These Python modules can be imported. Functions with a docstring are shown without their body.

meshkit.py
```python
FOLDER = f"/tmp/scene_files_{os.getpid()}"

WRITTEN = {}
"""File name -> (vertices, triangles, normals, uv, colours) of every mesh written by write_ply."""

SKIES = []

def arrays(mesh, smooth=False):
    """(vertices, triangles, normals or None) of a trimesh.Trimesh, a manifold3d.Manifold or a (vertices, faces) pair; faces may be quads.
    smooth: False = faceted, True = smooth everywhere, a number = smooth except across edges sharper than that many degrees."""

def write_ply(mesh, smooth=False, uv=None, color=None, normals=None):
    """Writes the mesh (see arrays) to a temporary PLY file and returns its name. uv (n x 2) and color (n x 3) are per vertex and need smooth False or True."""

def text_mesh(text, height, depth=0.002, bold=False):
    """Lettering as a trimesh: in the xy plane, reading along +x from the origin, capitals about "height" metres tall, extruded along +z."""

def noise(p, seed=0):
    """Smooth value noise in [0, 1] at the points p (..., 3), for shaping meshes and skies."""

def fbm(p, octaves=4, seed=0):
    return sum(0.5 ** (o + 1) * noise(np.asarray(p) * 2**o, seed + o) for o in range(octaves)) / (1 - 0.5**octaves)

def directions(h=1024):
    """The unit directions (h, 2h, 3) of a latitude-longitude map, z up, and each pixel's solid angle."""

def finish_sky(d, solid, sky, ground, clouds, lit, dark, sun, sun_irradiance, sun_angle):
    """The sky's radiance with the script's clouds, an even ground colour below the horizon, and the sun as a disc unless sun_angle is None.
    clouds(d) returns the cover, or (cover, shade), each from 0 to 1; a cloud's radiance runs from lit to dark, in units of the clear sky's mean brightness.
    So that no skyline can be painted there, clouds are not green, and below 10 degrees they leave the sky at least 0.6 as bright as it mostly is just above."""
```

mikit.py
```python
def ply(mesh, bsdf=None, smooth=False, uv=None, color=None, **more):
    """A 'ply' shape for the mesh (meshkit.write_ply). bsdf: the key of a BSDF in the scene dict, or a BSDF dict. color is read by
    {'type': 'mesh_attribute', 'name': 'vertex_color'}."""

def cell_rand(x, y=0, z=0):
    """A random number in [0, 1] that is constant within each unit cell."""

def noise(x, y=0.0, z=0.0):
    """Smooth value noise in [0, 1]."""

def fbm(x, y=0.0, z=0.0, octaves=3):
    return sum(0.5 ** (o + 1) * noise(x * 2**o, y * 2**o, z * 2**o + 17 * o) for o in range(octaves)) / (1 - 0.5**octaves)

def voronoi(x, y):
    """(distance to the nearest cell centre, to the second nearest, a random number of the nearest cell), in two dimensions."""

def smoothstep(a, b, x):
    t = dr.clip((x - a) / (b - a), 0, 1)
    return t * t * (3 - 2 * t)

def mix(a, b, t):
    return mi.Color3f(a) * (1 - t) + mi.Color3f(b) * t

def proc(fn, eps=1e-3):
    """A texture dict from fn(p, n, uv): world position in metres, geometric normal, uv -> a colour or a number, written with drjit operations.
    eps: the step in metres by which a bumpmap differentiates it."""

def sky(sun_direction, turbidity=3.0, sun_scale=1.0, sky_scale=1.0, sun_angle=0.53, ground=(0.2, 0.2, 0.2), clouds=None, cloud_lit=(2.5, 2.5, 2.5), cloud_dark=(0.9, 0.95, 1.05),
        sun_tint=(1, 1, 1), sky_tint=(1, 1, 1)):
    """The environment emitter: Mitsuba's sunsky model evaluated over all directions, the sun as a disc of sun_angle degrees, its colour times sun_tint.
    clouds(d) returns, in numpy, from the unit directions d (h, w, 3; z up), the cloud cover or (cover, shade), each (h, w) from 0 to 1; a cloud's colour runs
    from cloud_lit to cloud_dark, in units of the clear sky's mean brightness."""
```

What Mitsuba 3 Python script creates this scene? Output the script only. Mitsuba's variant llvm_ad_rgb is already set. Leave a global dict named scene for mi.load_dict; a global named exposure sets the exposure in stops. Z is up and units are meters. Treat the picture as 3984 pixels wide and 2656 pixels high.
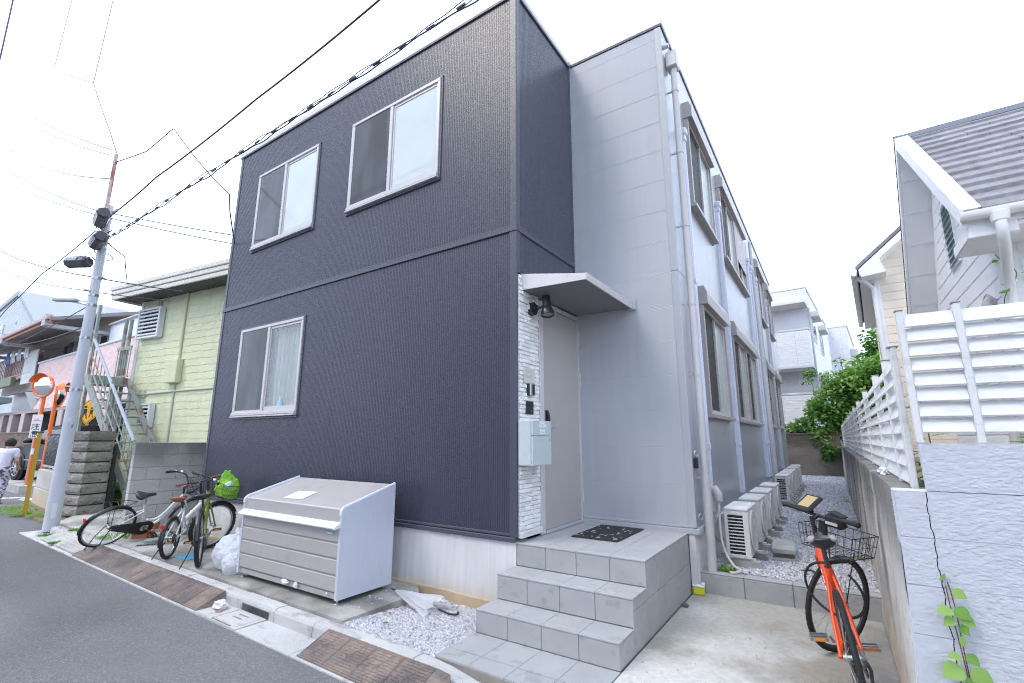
import math
import numpy as np
import trimesh
import manifold3d as m3
import mitsuba as mi
import drjit as dr
import mikit
import meshkit
from mikit import noise, fbm, voronoi, cell_rand, smoothstep, mix, proc

T = mi.ScalarTransform4f
scene, labels = {}, {}
rng = np.random.default_rng(7)
PI = math.pi

# ------------------------------------------------------------------ camera, sky, exposure
scene['camera'] = {
    'type': 'perspective', 'fov': 94.33, 'fov_axis': 'x', 'near_clip': 0.05, 'far_clip': 600.0,
    'to_world': T().look_at(origin=[2.5326, -3.8999, 1.5062],
                            target=[2.5326 - 0.54105, -3.8999 + 0.81704, 1.5062 + 0.20014], up=[0, 0, 1]),
}
scene['sky'] = mikit.sky([-0.35, -0.55, 0.76], turbidity=4.0, sun_scale=0.16, sun_angle=24.0, clouds=lambda d: 1.0,
                         cloud_lit=(2.10, 2.42, 2.98), sun_tint=(0.92, 0.98, 1.10), ground=(0.25, 0.25, 0.26))
exposure = 2.85

# ------------------------------------------------------------------ mesh helpers
def cat(ms):
    V, F, n = [], [], 0
    for v, f in ms:
        V.append(np.asarray(v, float)); F.append(np.asarray(f, int) + n); n += len(v)
    return np.vstack(V), np.vstack(F)

_C = np.array([[x, y, z] for x in (0, 1) for y in (0, 1) for z in (0, 1)], float)
_CF = np.array([[0, 1, 3], [0, 3, 2], [4, 6, 7], [4, 7, 5], [0, 4, 5], [0, 5, 1], [2, 3, 7], [2, 7, 6], [0, 2, 6], [0, 6, 4], [1, 5, 7], [1, 7, 3]])
def _chamfer_template():
    S, A = [], []
    for x in (-1, 1):
        for y in (-1, 1):
            for z in (-1, 1):
                for a in range(3):
                    S.append((x, y, z)); A.append(a)
    S, A = np.array(S, float), np.array(A)
    inset = np.ones((24, 3)); inset[np.arange(24), A] = 0
    h = trimesh.Trimesh(S * (1 - 0.3 * inset), process=False).convex_hull
    P = S * (1 - 0.3 * inset)
    idx = np.array([np.argmin(np.linalg.norm(P - v, axis=1)) for v in h.vertices])
    return S, inset, idx[h.faces]
_CS, _CI, _CT = _chamfer_template()
def box(x0, x1, y0, y1, z0, z1, c=0.0):
    if c <= 0:
        return np.array([x0, y0, z0]) + _C * np.array([x1 - x0, y1 - y0, z1 - z0]), _CF
    ctr = np.array([x0 + x1, y0 + y1, z0 + z1]) / 2
    half = np.abs(np.array([x1 - x0, y1 - y0, z1 - z0])) / 2
    c = min(c, half.min() * 0.8)
    return ctr + _CS * (half - c * _CI), _CT

def xf(m, M):
    V = np.asarray(m[0], float) @ np.asarray(M)[:3, :3].T + np.asarray(M)[:3, 3]
    F = m[1] if np.linalg.det(np.asarray(M)[:3, :3]) > 0 else np.asarray(m[1])[:, ::-1]
    return V, F
def rot(axis, deg, about=(0, 0, 0)):
    return trimesh.transformations.rotation_matrix(math.radians(deg), axis, about)
def tr(x, y, z):
    M = np.eye(4); M[:3, 3] = (x, y, z); return M
def move(m, x=0, y=0, z=0):
    return np.asarray(m[0]) + np.array([x, y, z]), m[1]
def place(m, x, y, deg, z=0):
    return xf(m, tr(x, y, z) @ rot([0, 0, 1], deg))

def tube(pts, r, n=8, cap=True, closed=False):
    P = np.asarray(pts, float); k = len(P)
    r = np.broadcast_to(np.asarray(r, float), (k,))
    if closed:
        tan = np.roll(P, -1, 0) - np.roll(P, 1, 0)
    else:
        tan = np.gradient(P, axis=0)
    tan /= np.linalg.norm(tan, axis=1, keepdims=True) + 1e-12
    a = np.array([0, 0, 1.0]) if abs(tan[0][2]) < 0.9 else np.array([1.0, 0, 0])
    u = np.cross(tan[0], a); u /= np.linalg.norm(u)
    ang = np.arange(n) * 2 * PI / n
    V = []
    for i in range(k):
        u = u - tan[i] * (u @ tan[i]); u /= np.linalg.norm(u) + 1e-12
        w = np.cross(tan[i], u)
        V.append(P[i] + r[i] * (np.cos(ang)[:, None] * u + np.sin(ang)[:, None] * w))
    V = np.vstack(V); F = []
    for i in range(k if closed else k - 1):
        a0, b0 = i * n, ((i + 1) % k) * n
        for j in range(n):
            j2 = (j + 1) % n
            F += [[a0 + j, a0 + j2, b0 + j2], [a0 + j, b0 + j2, b0 + j]]
    if cap and not closed:
        V = np.vstack([V, P[:1], P[-1:]]); c0, c1 = len(V) - 2, len(V) - 1
        for j in range(n):
            j2 = (j + 1) % n
            F += [[c0, j2, j], [c1, (k - 1) * n + j, (k - 1) * n + j2]]
    return V, np.array(F)
def cyl(p0, p1, r0, r1=None, n=16):
    """A capped cone with sharp cap edges (cap vertices apart)."""
    r1 = r0 if r1 is None else r1
    p0, p1 = np.asarray(p0, float), np.asarray(p1, float)
    d = p1 - p0; d = d / np.linalg.norm(d)
    a = np.array([0, 0, 1.0]) if abs(d[2]) < 0.9 else np.array([1.0, 0, 0])
    u = np.cross(d, a); u /= np.linalg.norm(u); w = np.cross(d, u)
    ang = np.arange(n) * 2 * PI / n
    ring = np.cos(ang)[:, None] * u + np.sin(ang)[:, None] * w
    A, B = p0 + ring * r0, p1 + ring * r1
    V = np.vstack([A, B, A, B, [p0], [p1]]); F = []
    for j in range(n):
        k = (j + 1) % n
        F += [[j, k, n + k], [j, n + k, n + j], [4 * n, 2 * n + k, 2 * n + j], [4 * n + 1, 3 * n + j, 3 * n + k]]
    return V, np.array(F)
def lathe(profile, n=32, axis='z', arc=1.0):
    """profile: (r, h) pairs turned about the axis."""
    pr_ = np.asarray(profile, float); k = len(pr_)
    m = n if arc >= 1 else n + 1
    ang = np.arange(m) * 2 * PI * arc / n
    V = np.stack([np.outer(np.cos(ang), pr_[:, 0]), np.outer(np.sin(ang), pr_[:, 0]), np.tile(pr_[:, 1], (m, 1))], -1).reshape(-1, 3)
    F = []
    for i in range(n if arc >= 1 else n):
        a, b = i * k, ((i + 1) % m) * k
        for j in range(k - 1):
            F += [[a + j, b + j, b + j + 1], [a + j, b + j + 1, a + j + 1]]
    if axis == 'y': V = V[:, [1, 2, 0]]
    if axis == 'x': V = V[:, [2, 0, 1]]
    return V, np.array(F)
def torus(R, r, n=40, m=10, squash=1.0):
    """ring about the y axis"""
    t = np.arange(m + 1) * 2 * PI / m
    return lathe(np.stack([R + r * np.cos(t), squash * r * np.sin(t)], 1), n, 'y')
def prism(poly, h0, h1, axis='z', holes=()):
    from shapely.geometry import Polygon
    p = Polygon(poly, holes)
    if not p.exterior.is_ccw: p = Polygon(list(p.exterior.coords)[::-1], holes)
    m = trimesh.creation.extrude_polygon(p, h1 - h0, engine='earcut')
    V, F = np.array(m.vertices), np.array(m.faces); V[:, 2] += h0
    if axis == 'y': V = np.stack([V[:, 0], V[:, 2], V[:, 1]], 1); F = F[:, ::-1]     # poly in (x, z)
    if axis == 'x': V = np.stack([V[:, 2], V[:, 0], V[:, 1]], 1)                      # poly in (y, z)
    return V, F
def grid(P):
    """P: (n, m, 3) points -> mesh"""
    n, m = P.shape[:2]
    i, j = np.meshgrid(np.arange(n - 1), np.arange(m - 1), indexing='ij')
    a = (i * m + j).ravel()
    return P.reshape(-1, 3), np.vstack([np.stack([a, a + m, a + m + 1], 1), np.stack([a, a + m + 1, a + 1], 1)])
def quad(a, b, c, d):
    return np.array([a, b, c, d], float), np.array([[0, 1, 2], [0, 2, 3]])
def hull_chain(joints, bones, refine=0.02, smooth=10):
    """joints: name -> (x, y, z, r); one continuous smoothed surface"""
    parts = []
    for a, b in bones:
        s = []
        for k in (a, b):
            x, y, z, r = joints[k]
            s.append(m3.Manifold.sphere(r, 16).translate([x, y, z]))
        parts.append(m3.Manifold.batch_hull(s))
    u = m3.Manifold.batch_boolean(parts, m3.OpType.Add).refine_to_length(refine)
    mm = u.to_mesh()
    t = trimesh.Trimesh(mm.vert_properties[:, :3], mm.tri_verts)
    trimesh.smoothing.filter_taubin(t, iterations=smooth)
    return np.array(t.vertices), np.array(t.faces)

# ------------------------------------------------------------------ entries
_used = {}
def numbered(name):
    n = _used.get(name, 0); _used[name] = n + 1
    return name if n == 0 else f'{name}_{n:03d}'
def thing(name, label, cat_, group=None):
    k = numbered(name)
    labels[k] = {'label': label, 'category': cat_}
    if group: labels[k]['group'] = group
    return k
def emit(key, mesh, mat, smooth=False):
    if isinstance(mat, str):
        scene[key] = mikit.ply(mesh, mat, smooth=smooth)
    else:
        kind, rgb = mat[0], mat[1:4]
        if not isinstance(smooth, bool):
            t = trimesh.graph.smooth_shade(trimesh.Trimesh(mesh[0], mesh[1], process=False), angle=math.radians(smooth), facet_minarea=None)
            mesh, smooth = (np.array(t.vertices), np.array(t.faces)), True
        scene[key] = mikit.ply(mesh, {'d': 'vc_matte', 'g': 'vc_gloss', 'm': 'vc_metal', 'l': 'vc_leaf'}[kind], smooth=smooth, color=np.tile(np.asarray(rgb, float), (len(mesh[0]), 1)))
    return key
def part(parent, name, mesh, mat, smooth=False, label=None, kind=None):
    k = numbered(f'{parent}__{name}')
    emit(k, mesh, mat, smooth)
    if label or kind:
        labels[k] = {}
        if label: labels[k]['label'] = label
        if kind: labels[k]['kind'] = kind
    return k
def single(name, mesh, mat, label, cat_, smooth=False, group=None):
    k = thing(name, label, cat_, group); emit(k, mesh, mat, smooth); return k
def struct(name, mesh, mat, smooth=False, label=None):
    k = numbered(name); emit(k, mesh, mat, smooth)
    labels[k] = {'kind': 'structure'}
    if label: labels[k]['label'] = label
    return k
def stuff(name, mesh, mat, label, cat_, smooth=False):
    k = numbered(name); emit(k, mesh, mat, smooth)
    labels[k] = {'label': label, 'category': cat_, 'kind': 'stuff'}; return k

# ------------------------------------------------------------------ materials
def mat(name, color, rough=0.6, spec=0.5, metallic=0.0, bump=None, bump_scale=1.0, eps=1e-3, clearcoat=0.0):
    c = proc(color) if callable(color) else {'type': 'rgb', 'value': list(color)}
    b = {'type': 'principled', 'base_color': c, 'roughness': rough if not callable(rough) else proc(rough), 'specular': spec, 'metallic': metallic}
    if clearcoat: b['clearcoat'] = clearcoat; b['clearcoat_gloss'] = 0.9
    if bump is not None:
        b = {'type': 'bumpmap', 'texture': proc(bump, eps), 'scale': bump_scale, 'bsdf': b}
    scene[name] = {'type': 'twosided', 'bsdf': b}
va = {'type': 'mesh_attribute', 'name': 'vertex_color'}
scene['vc_matte'] = {'type': 'twosided', 'bsdf': {'type': 'principled', 'base_color': va, 'roughness': 0.6, 'specular': 0.4}}
scene['vc_gloss'] = {'type': 'twosided', 'bsdf': {'type': 'principled', 'base_color': va, 'roughness': 0.28, 'specular': 0.5}}
scene['vc_metal'] = {'type': 'twosided', 'bsdf': {'type': 'principled', 'base_color': va, 'roughness': 0.3, 'metallic': 0.9}}
scene['vc_leaf'] = {'type': 'twosided', 'bsdf': {'type': 'principled', 'base_color': va, 'roughness': 0.45, 'specular': 0.4, 'sheen': 0.2}}

def c3(a): return mi.Color3f(*a)
def speck(p, s): return cell_rand(p.x * s, p.y * s, p.z * s)

def asphalt_c(p, n, uv):
    f = fbm(p.x * 0.7, p.y * 0.9, 0, 4)
    g = speck(p, 160.0)
    pale = smoothstep(0.93, 1.0, g)
    base = mix((0.125, 0.125, 0.132), (0.172, 0.17, 0.176), f)
    base = base * (0.8 + 0.4 * noise(p.x * 90, p.y * 90))
    patch = smoothstep(0.5, 0.62, fbm(p.x * 0.25 + 3, p.y * 0.5, 0, 3))
    return mix(base * (1 - 0.18 * patch), (0.36, 0.36, 0.37), pale * 0.5)
mat('asphalt', asphalt_c, 0.8, 0.3, bump=lambda p, n, uv: noise(p.x * 110, p.y * 110) + 0.6 * noise(p.x * 55, p.y * 55, 3), bump_scale=0.004, eps=0.002)
def concrete_c(p, n, uv):
    f = fbm(p.x * 2.3, p.y * 2.3, p.z * 2.3, 4)
    s = fbm(p.x * 9, p.y * 9, p.z * 9 + 5, 3)
    c = mix((0.26, 0.255, 0.245), (0.42, 0.41, 0.39), smoothstep(0.25, 0.75, f))
    c = c * (0.85 + 0.3 * s)
    return mix(c, (0.16, 0.15, 0.135), smoothstep(0.6, 0.85, fbm(p.x * 4 + 9, p.y * 4, p.z * 4, 3)) * 0.5)
mat('concrete', concrete_c, 0.85, 0.25, bump=lambda p, n, uv: fbm(p.x * 60, p.y * 60, p.z * 60, 2), bump_scale=0.004, eps=0.002)
def slab_c(p, n, uv):
    f = fbm(p.x * 1.8 + 4, p.y * 2.4, p.z, 4)
    c = mix((0.20, 0.192, 0.175), (0.37, 0.36, 0.335), smoothstep(0.3, 0.72, f))
    wet = smoothstep(0.55, 0.75, fbm(p.x * 1.4, p.y * 3 + 7, 2, 3))
    rust = smoothstep(0.62, 0.8, fbm(p.x * 3 + 20, p.y * 3, 4, 3))
    c = mix(c, (0.22, 0.19, 0.13), rust * 0.5)
    return c * (1 - 0.35 * wet) * (0.88 + 0.24 * noise(p.x * 70, p.y * 70, p.z * 70))
mat('slab_concrete', slab_c, 0.8, 0.3, bump=lambda p, n, uv: fbm(p.x * 50, p.y * 50, p.z * 50, 2), bump_scale=0.004, eps=0.002)
def drive_c(p, n, uv):
    f = fbm(p.x * 1.1 + 4, p.y * 1.1, 0, 4)
    c = mix((0.33, 0.315, 0.285), (0.50, 0.49, 0.46), smoothstep(0.3, 0.7, f))
    c = mix(c, (0.26, 0.235, 0.195), smoothstep(0.55, 0.75, fbm(p.x * 2.5, p.y * 2.5 + 3, 1, 4)) * 0.65)
    return c * (0.86 + 0.28 * fbm(p.x * 40, p.y * 40, 0, 3))
mat('drive_concrete', drive_c, 0.85, 0.25, bump=lambda p, n, uv: fbm(p.x * 70, p.y * 70, 0, 2), bump_scale=0.004, eps=0.002)
def plinth_c(p, n, uv):
    f = fbm(p.x * 1.5, p.y * 1.5, p.z * 1.2, 4)
    streak = fbm(p.x * 22, p.y * 22, p.z * 1.3, 3)
    c = mix((0.56, 0.55, 0.55), (0.68, 0.67, 0.67), f) * (0.88 + 0.22 * streak)
    low = smoothstep(0.17, -0.03, p.z + 0.16 * (fbm(p.x * 5, p.y * 5, 2, 3) - 0.5))
    return mix(c, (0.52, 0.42, 0.30), low * 0.6)
mat('plinth_concrete', plinth_c, 0.85, 0.25, bump=lambda p, n, uv: fbm(p.x * 90, p.y * 90, p.z * 20, 2), bump_scale=0.002, eps=0.002)
mat('footing_concrete', lambda p, n, uv: mix((0.42, 0.31, 0.19), (0.56, 0.46, 0.33), fbm(p.x * 6, p.y * 6, p.z * 6, 4)), 0.9, 0.2, bump=lambda p, n, uv: fbm(p.x * 60, p.y * 60, p.z * 60, 2), bump_scale=0.004)
def kerb_c(p, n, uv):
    f = fbm(p.x * 3, p.y * 6, p.z * 6, 4)
    c = mix((0.36, 0.36, 0.355), (0.5, 0.5, 0.495), f)
    d = smoothstep(0.55, 0.75, fbm(p.x * 7, p.y * 14, p.z * 10 + 3, 3))
    return mix(c, (0.2, 0.195, 0.18), d * 0.5) * (0.9 + 0.2 * speck(p, 220.0))
mat('kerb_concrete', kerb_c, 0.85, 0.25, bump=lambda p, n, uv: fbm(p.x * 80, p.y * 80, p.z * 80, 2), bump_scale=0.003)
def tile_c(p, n, uv):
    f = fbm(p.x * 5, p.y * 5, p.z * 5, 4)
    c = mix((0.285, 0.29, 0.295), (0.355, 0.36, 0.365), f)
    k = smoothstep(0.6, 0.8, fbm(p.x * 13 + 4, p.y * 13, p.z * 13, 3))
    return mix(c, (0.19, 0.19, 0.18), k * 0.4)
mat('grey_tile', tile_c, lambda p, n, uv: 0.42 + 0.2 * fbm(p.x * 9, p.y * 9, p.z * 9, 2), 0.5)
mat('grout', lambda p, n, uv: mix((0.16, 0.14, 0.125), (0.3, 0.27, 0.245), fbm(p.x * 9, p.y * 9, p.z * 9, 3)), 0.9, 0.2)
def rust_c(p, n, uv):
    f = fbm(p.x * 4, p.y * 9, p.z * 4, 4)
    c = mix((0.15, 0.125, 0.115), (0.235, 0.18, 0.155), smoothstep(0.3, 0.7, f))
    c = mix(c, (0.085, 0.075, 0.075), smoothstep(0.45, 0.7, fbm(p.x * 2.2 + 8, p.y * 5, 1, 3)) * 0.7)
    return c * (0.8 + 0.4 * noise(p.x * 60, p.y * 60, p.z * 60))
mat('rusty_iron', rust_c, 0.72, 0.4, bump=lambda p, n, uv: fbm(p.x * 90, p.y * 90, p.z * 90, 2), bump_scale=0.002)
def clad_c(p, n, uv):
    f = fbm(p.x * 1.3, p.y * 1.3, p.z * 0.7, 3)
    s = fbm(p.x * 30, p.y * 30, p.z * 1.5, 2)
    c = mix((0.039, 0.042, 0.064), (0.047, 0.051, 0.076), f)
    return c * (0.9 + 0.2 * s)
mat('dark_cladding', clad_c, 0.36, 0.55)
mat('dark_trim', (0.062, 0.067, 0.09), 0.36, 0.5)
def grey_c(p, n, uv):
    f = fbm(p.x * 1.1, p.y * 1.1, p.z * 1.1, 3)
    s = fbm(p.x * 18, p.y * 18, p.z * 0.8, 2)
    return mix((0.375, 0.39, 0.42), (0.41, 0.425, 0.455), f) * (0.95 + 0.1 * s)
def grey_b(p, n, uv):
    return 0.5 + 0.5 * dr.sin(p.z * (2 * PI / 0.0175))
mat('grey_siding', grey_c, 0.33, 0.55, bump=grey_b, bump_scale=0.0022, eps=0.0015)
mat('grey_side_metal', grey_c, 0.32, 0.55, metallic=0.35)
mat('side_frost', lambda p, n, uv: mix((0.30, 0.34, 0.325), (0.38, 0.42, 0.40), fbm(p.x * 2, p.y * 4, p.z * 1.2, 3)), 0.3, 0.5)
mat('grey_trim', (0.385, 0.40, 0.425), 0.32, 0.5)
mat('taupe_alu', (0.36, 0.325, 0.32), 0.36, 0.5, metallic=0.3)
mat('frame_alu', (0.49, 0.465, 0.47), 0.34, 0.5, metallic=0.2)
mat('door_paint', lambda p, n, uv: mix((0.355, 0.335, 0.325), (0.385, 0.365, 0.355), fbm(p.x * 2, p.y * 2, p.z * 2, 3)), 0.38, 0.5)
mat('canopy_paint', (0.60, 0.575, 0.58), 0.42, 0.5)
mat('white_tile', lambda p, n, uv: mix((0.62, 0.62, 0.61), (0.8, 0.8, 0.79), cell_rand(p.y * 9, p.z * 26, 1)) * (0.93 + 0.14 * fbm(p.x * 40, p.y * 40, p.z * 40, 2)), 0.55, 0.4)
mat('pipe_paint', lambda p, n, uv: mix((0.47, 0.45, 0.455), (0.54, 0.515, 0.52), fbm(p.x * 4, p.y * 4, p.z * 1.5, 3)), 0.4, 0.5)
mat('duct_cover', lambda p, n, uv: mix((0.53, 0.56, 0.66), (0.6, 0.63, 0.73), fbm(p.x * 4, p.y * 4, p.z * 1.5, 3)), 0.38, 0.5)
mat('glass_dark', (0.012, 0.014, 0.016), 0.04, 0.9)
scene['pane'] = {'type': 'thindielectric', 'int_ior': 1.52}
mat('insect_screen', lambda p, n, uv: mix((0.010, 0.011, 0.012), (0.055, 0.06, 0.07), smoothstep(0.35, 0.65, fbm(p.x * 3.5, p.y * 5, p.z * 0.7, 3))), 0.10, 0.45)
mat('room_dark', (0.02, 0.021, 0.024), 0.9, 0.1)
mat('curtain', lambda p, n, uv: mix((0.20, 0.23, 0.212), (0.26, 0.29, 0.27), 0.5 + 0.5 * dr.sin(p.x * 31 + 3 * dr.sin(p.x * 13))), 0.9, 0.1)
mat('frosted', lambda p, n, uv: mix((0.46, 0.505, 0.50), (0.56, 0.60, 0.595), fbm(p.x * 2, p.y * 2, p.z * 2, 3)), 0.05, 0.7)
def bin_c(p, n, uv):
    s = fbm(p.x * 40, p.y * 3, p.z * 3, 3)
    d = smoothstep(0.55, 0.8, fbm(p.x * 6, p.y * 6, p.z * 3 + 2, 4))
    return mix((0.39, 0.368, 0.362), (0.41, 0.388, 0.382), s) * (1 - 0.06 * d)
mat('bin_taupe', bin_c, 0.42, 0.5, metallic=0.15)
def bin_side_c(p, n, uv):
    c = mix((0.50, 0.515, 0.59), (0.53, 0.545, 0.62), fbm(p.x * 2, p.y * 30, p.z * 3, 3))
    k = smoothstep(0.74, 0.84, fbm(p.x * 3, p.y * 40, p.z * 5 + 2, 3))
    return mix(c, (0.4, 0.4, 0.47), k * 0.4)
mat('bin_side', bin_side_c, 0.42, 0.5, metallic=0.1)
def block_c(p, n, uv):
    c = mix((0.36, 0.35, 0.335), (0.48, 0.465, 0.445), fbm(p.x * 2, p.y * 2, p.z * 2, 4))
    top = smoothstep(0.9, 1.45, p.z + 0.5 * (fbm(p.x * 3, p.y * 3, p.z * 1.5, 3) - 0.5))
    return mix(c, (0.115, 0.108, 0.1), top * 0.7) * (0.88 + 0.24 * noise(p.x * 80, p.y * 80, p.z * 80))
mat('block_grey', block_c, 0.9, 0.2, bump=lambda p, n, uv: fbm(p.x * 60, p.y * 60, p.z * 60, 2), bump_scale=0.004)
def blue_c(p, n, uv):
    c = mix((0.455, 0.47, 0.525), (0.51, 0.525, 0.58), fbm(p.x * 2, p.y * 2, p.z * 2, 4))
    return c * (0.95 + 0.1 * noise(p.x * 40, p.y * 40, p.z * 40))
def blue_b(p, n, uv):
    a = p.x + 0.3 * p.y
    f = fbm(a * 75 + 1.2 * noise(a * 60, p.z * 60), p.z * 120, p.y * 75, 3)
    return smoothstep(0.3, 0.66, f)
mat('blue_render', blue_c, 0.7, 0.35, bump=blue_b, bump_scale=0.0019, eps=0.0015)
def retain_c(p, n, uv):
    streak = fbm(p.y * 3.2 - p.z * 0.35, p.z * 0.45, 1, 4)
    c = mix((0.19, 0.185, 0.175), (0.43, 0.415, 0.39), smoothstep(0.25, 0.72, streak))
    dark = smoothstep(0.7, 1.25, p.z + 0.6 * (fbm(p.y * 1.6, p.z * 0.8, 3, 3) - 0.5))
    c = mix(c, (0.095, 0.092, 0.09), dark * 0.75)
    low = smoothstep(0.42, 0.05, p.z + 0.3 * (fbm(p.y * 1.2, p.z, 8, 3) - 0.5))
    return mix(c, (0.42, 0.33, 0.22), low * 0.65) * (0.86 + 0.28 * noise(p.x * 50, p.y * 50, p.z * 20))
mat('retaining_concrete', retain_c, 0.9, 0.2, bump=lambda p, n, uv: fbm(p.x * 40, p.y * 40, p.z * 12, 3), bump_scale=0.006)
def fence_c(p, n, uv):
    c = mix((0.59, 0.595, 0.60), (0.66, 0.665, 0.67), fbm(p.x * 5, p.y * 5, p.z * 5, 3))
    d = smoothstep(0.55, 0.78, fbm(p.x * 7 + 3, p.y * 7, p.z * 22, 4))
    return mix(c, (0.33, 0.34, 0.29), d * 0.3)
mat('fence_white', fence_c, 0.5, 0.4)
mat('ac_shell', lambda p, n, uv: mix((0.60, 0.575, 0.56), (0.69, 0.66, 0.645), fbm(p.x * 3, p.y * 3, p.z * 3, 3)) * (1 - 0.22 * smoothstep(0.5, 0.75, fbm(p.x * 9, p.y * 28, p.z * 2, 3)) * smoothstep(0.76, 0.785, p.z)), 0.5, 0.4)
def shingle_c(p, n, uv):
    c = mix((0.19, 0.19, 0.205), (0.25, 0.25, 0.265), cell_rand(p.x * 3.3, p.z * 9, 1))
    return c * (0.75 + 0.5 * fbm(p.x * 20, p.y * 20, p.z * 20, 3))
mat('roof_shingle', shingle_c, 0.75, 0.25)
mat('clean_white', lambda p, n, uv: mix((0.76, 0.77, 0.785), (0.82, 0.83, 0.845), fbm(p.x * 3, p.y * 3, p.z * 3, 3)), 0.5, 0.4)
mat('car_paint', (0.005, 0.005, 0.006), 0.1, 0.06)
mat('white_siding', lambda p, n, uv: mix((0.80, 0.815, 0.835), (0.85, 0.865, 0.885), fbm(p.x * 4, p.y * 4, p.z * 4, 3)), 0.7, 0.3, bump=lambda p, n, uv: fbm(p.x * 40, p.y * 40, p.z * 40, 2), bump_scale=0.006)
mat('cream_siding', lambda p, n, uv: mix((0.78, 0.69, 0.58), (0.83, 0.75, 0.64), fbm(p.x * 5, p.y * 5, p.z * 5, 3)), 0.7, 0.3, bump=lambda p, n, uv: fbm(p.x * 40, p.y * 40, p.z * 40, 2), bump_scale=0.004)
mat('apartment_siding', lambda p, n, uv: mix((0.60, 0.61, 0.65), (0.72, 0.73, 0.76), fbm(p.x * 3, p.y * 3, p.z * 16, 3)), 0.7, 0.3)
def green_c(p, n, uv):
    c = mix((0.58, 0.605, 0.41), (0.66, 0.68, 0.47), fbm(p.x * 1.3, p.y * 1.3, p.z * 1.3, 4))
    return c * (0.9 + 0.2 * fbm(p.x * 12, p.y * 12, p.z * 3, 3))
mat('green_siding', green_c, 0.65, 0.35)
def stair_c(p, n, uv):
    r = smoothstep(0.54, 0.7, fbm(p.x * 8, p.y * 8, p.z * 5, 4))
    return mix(mix((0.25, 0.295, 0.285), (0.33, 0.37, 0.345), fbm(p.x * 3, p.y * 3, p.z * 3, 3)), (0.25, 0.15, 0.10), r * 0.9)
mat('stair_paint', stair_c, 0.6, 0.4)
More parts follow.
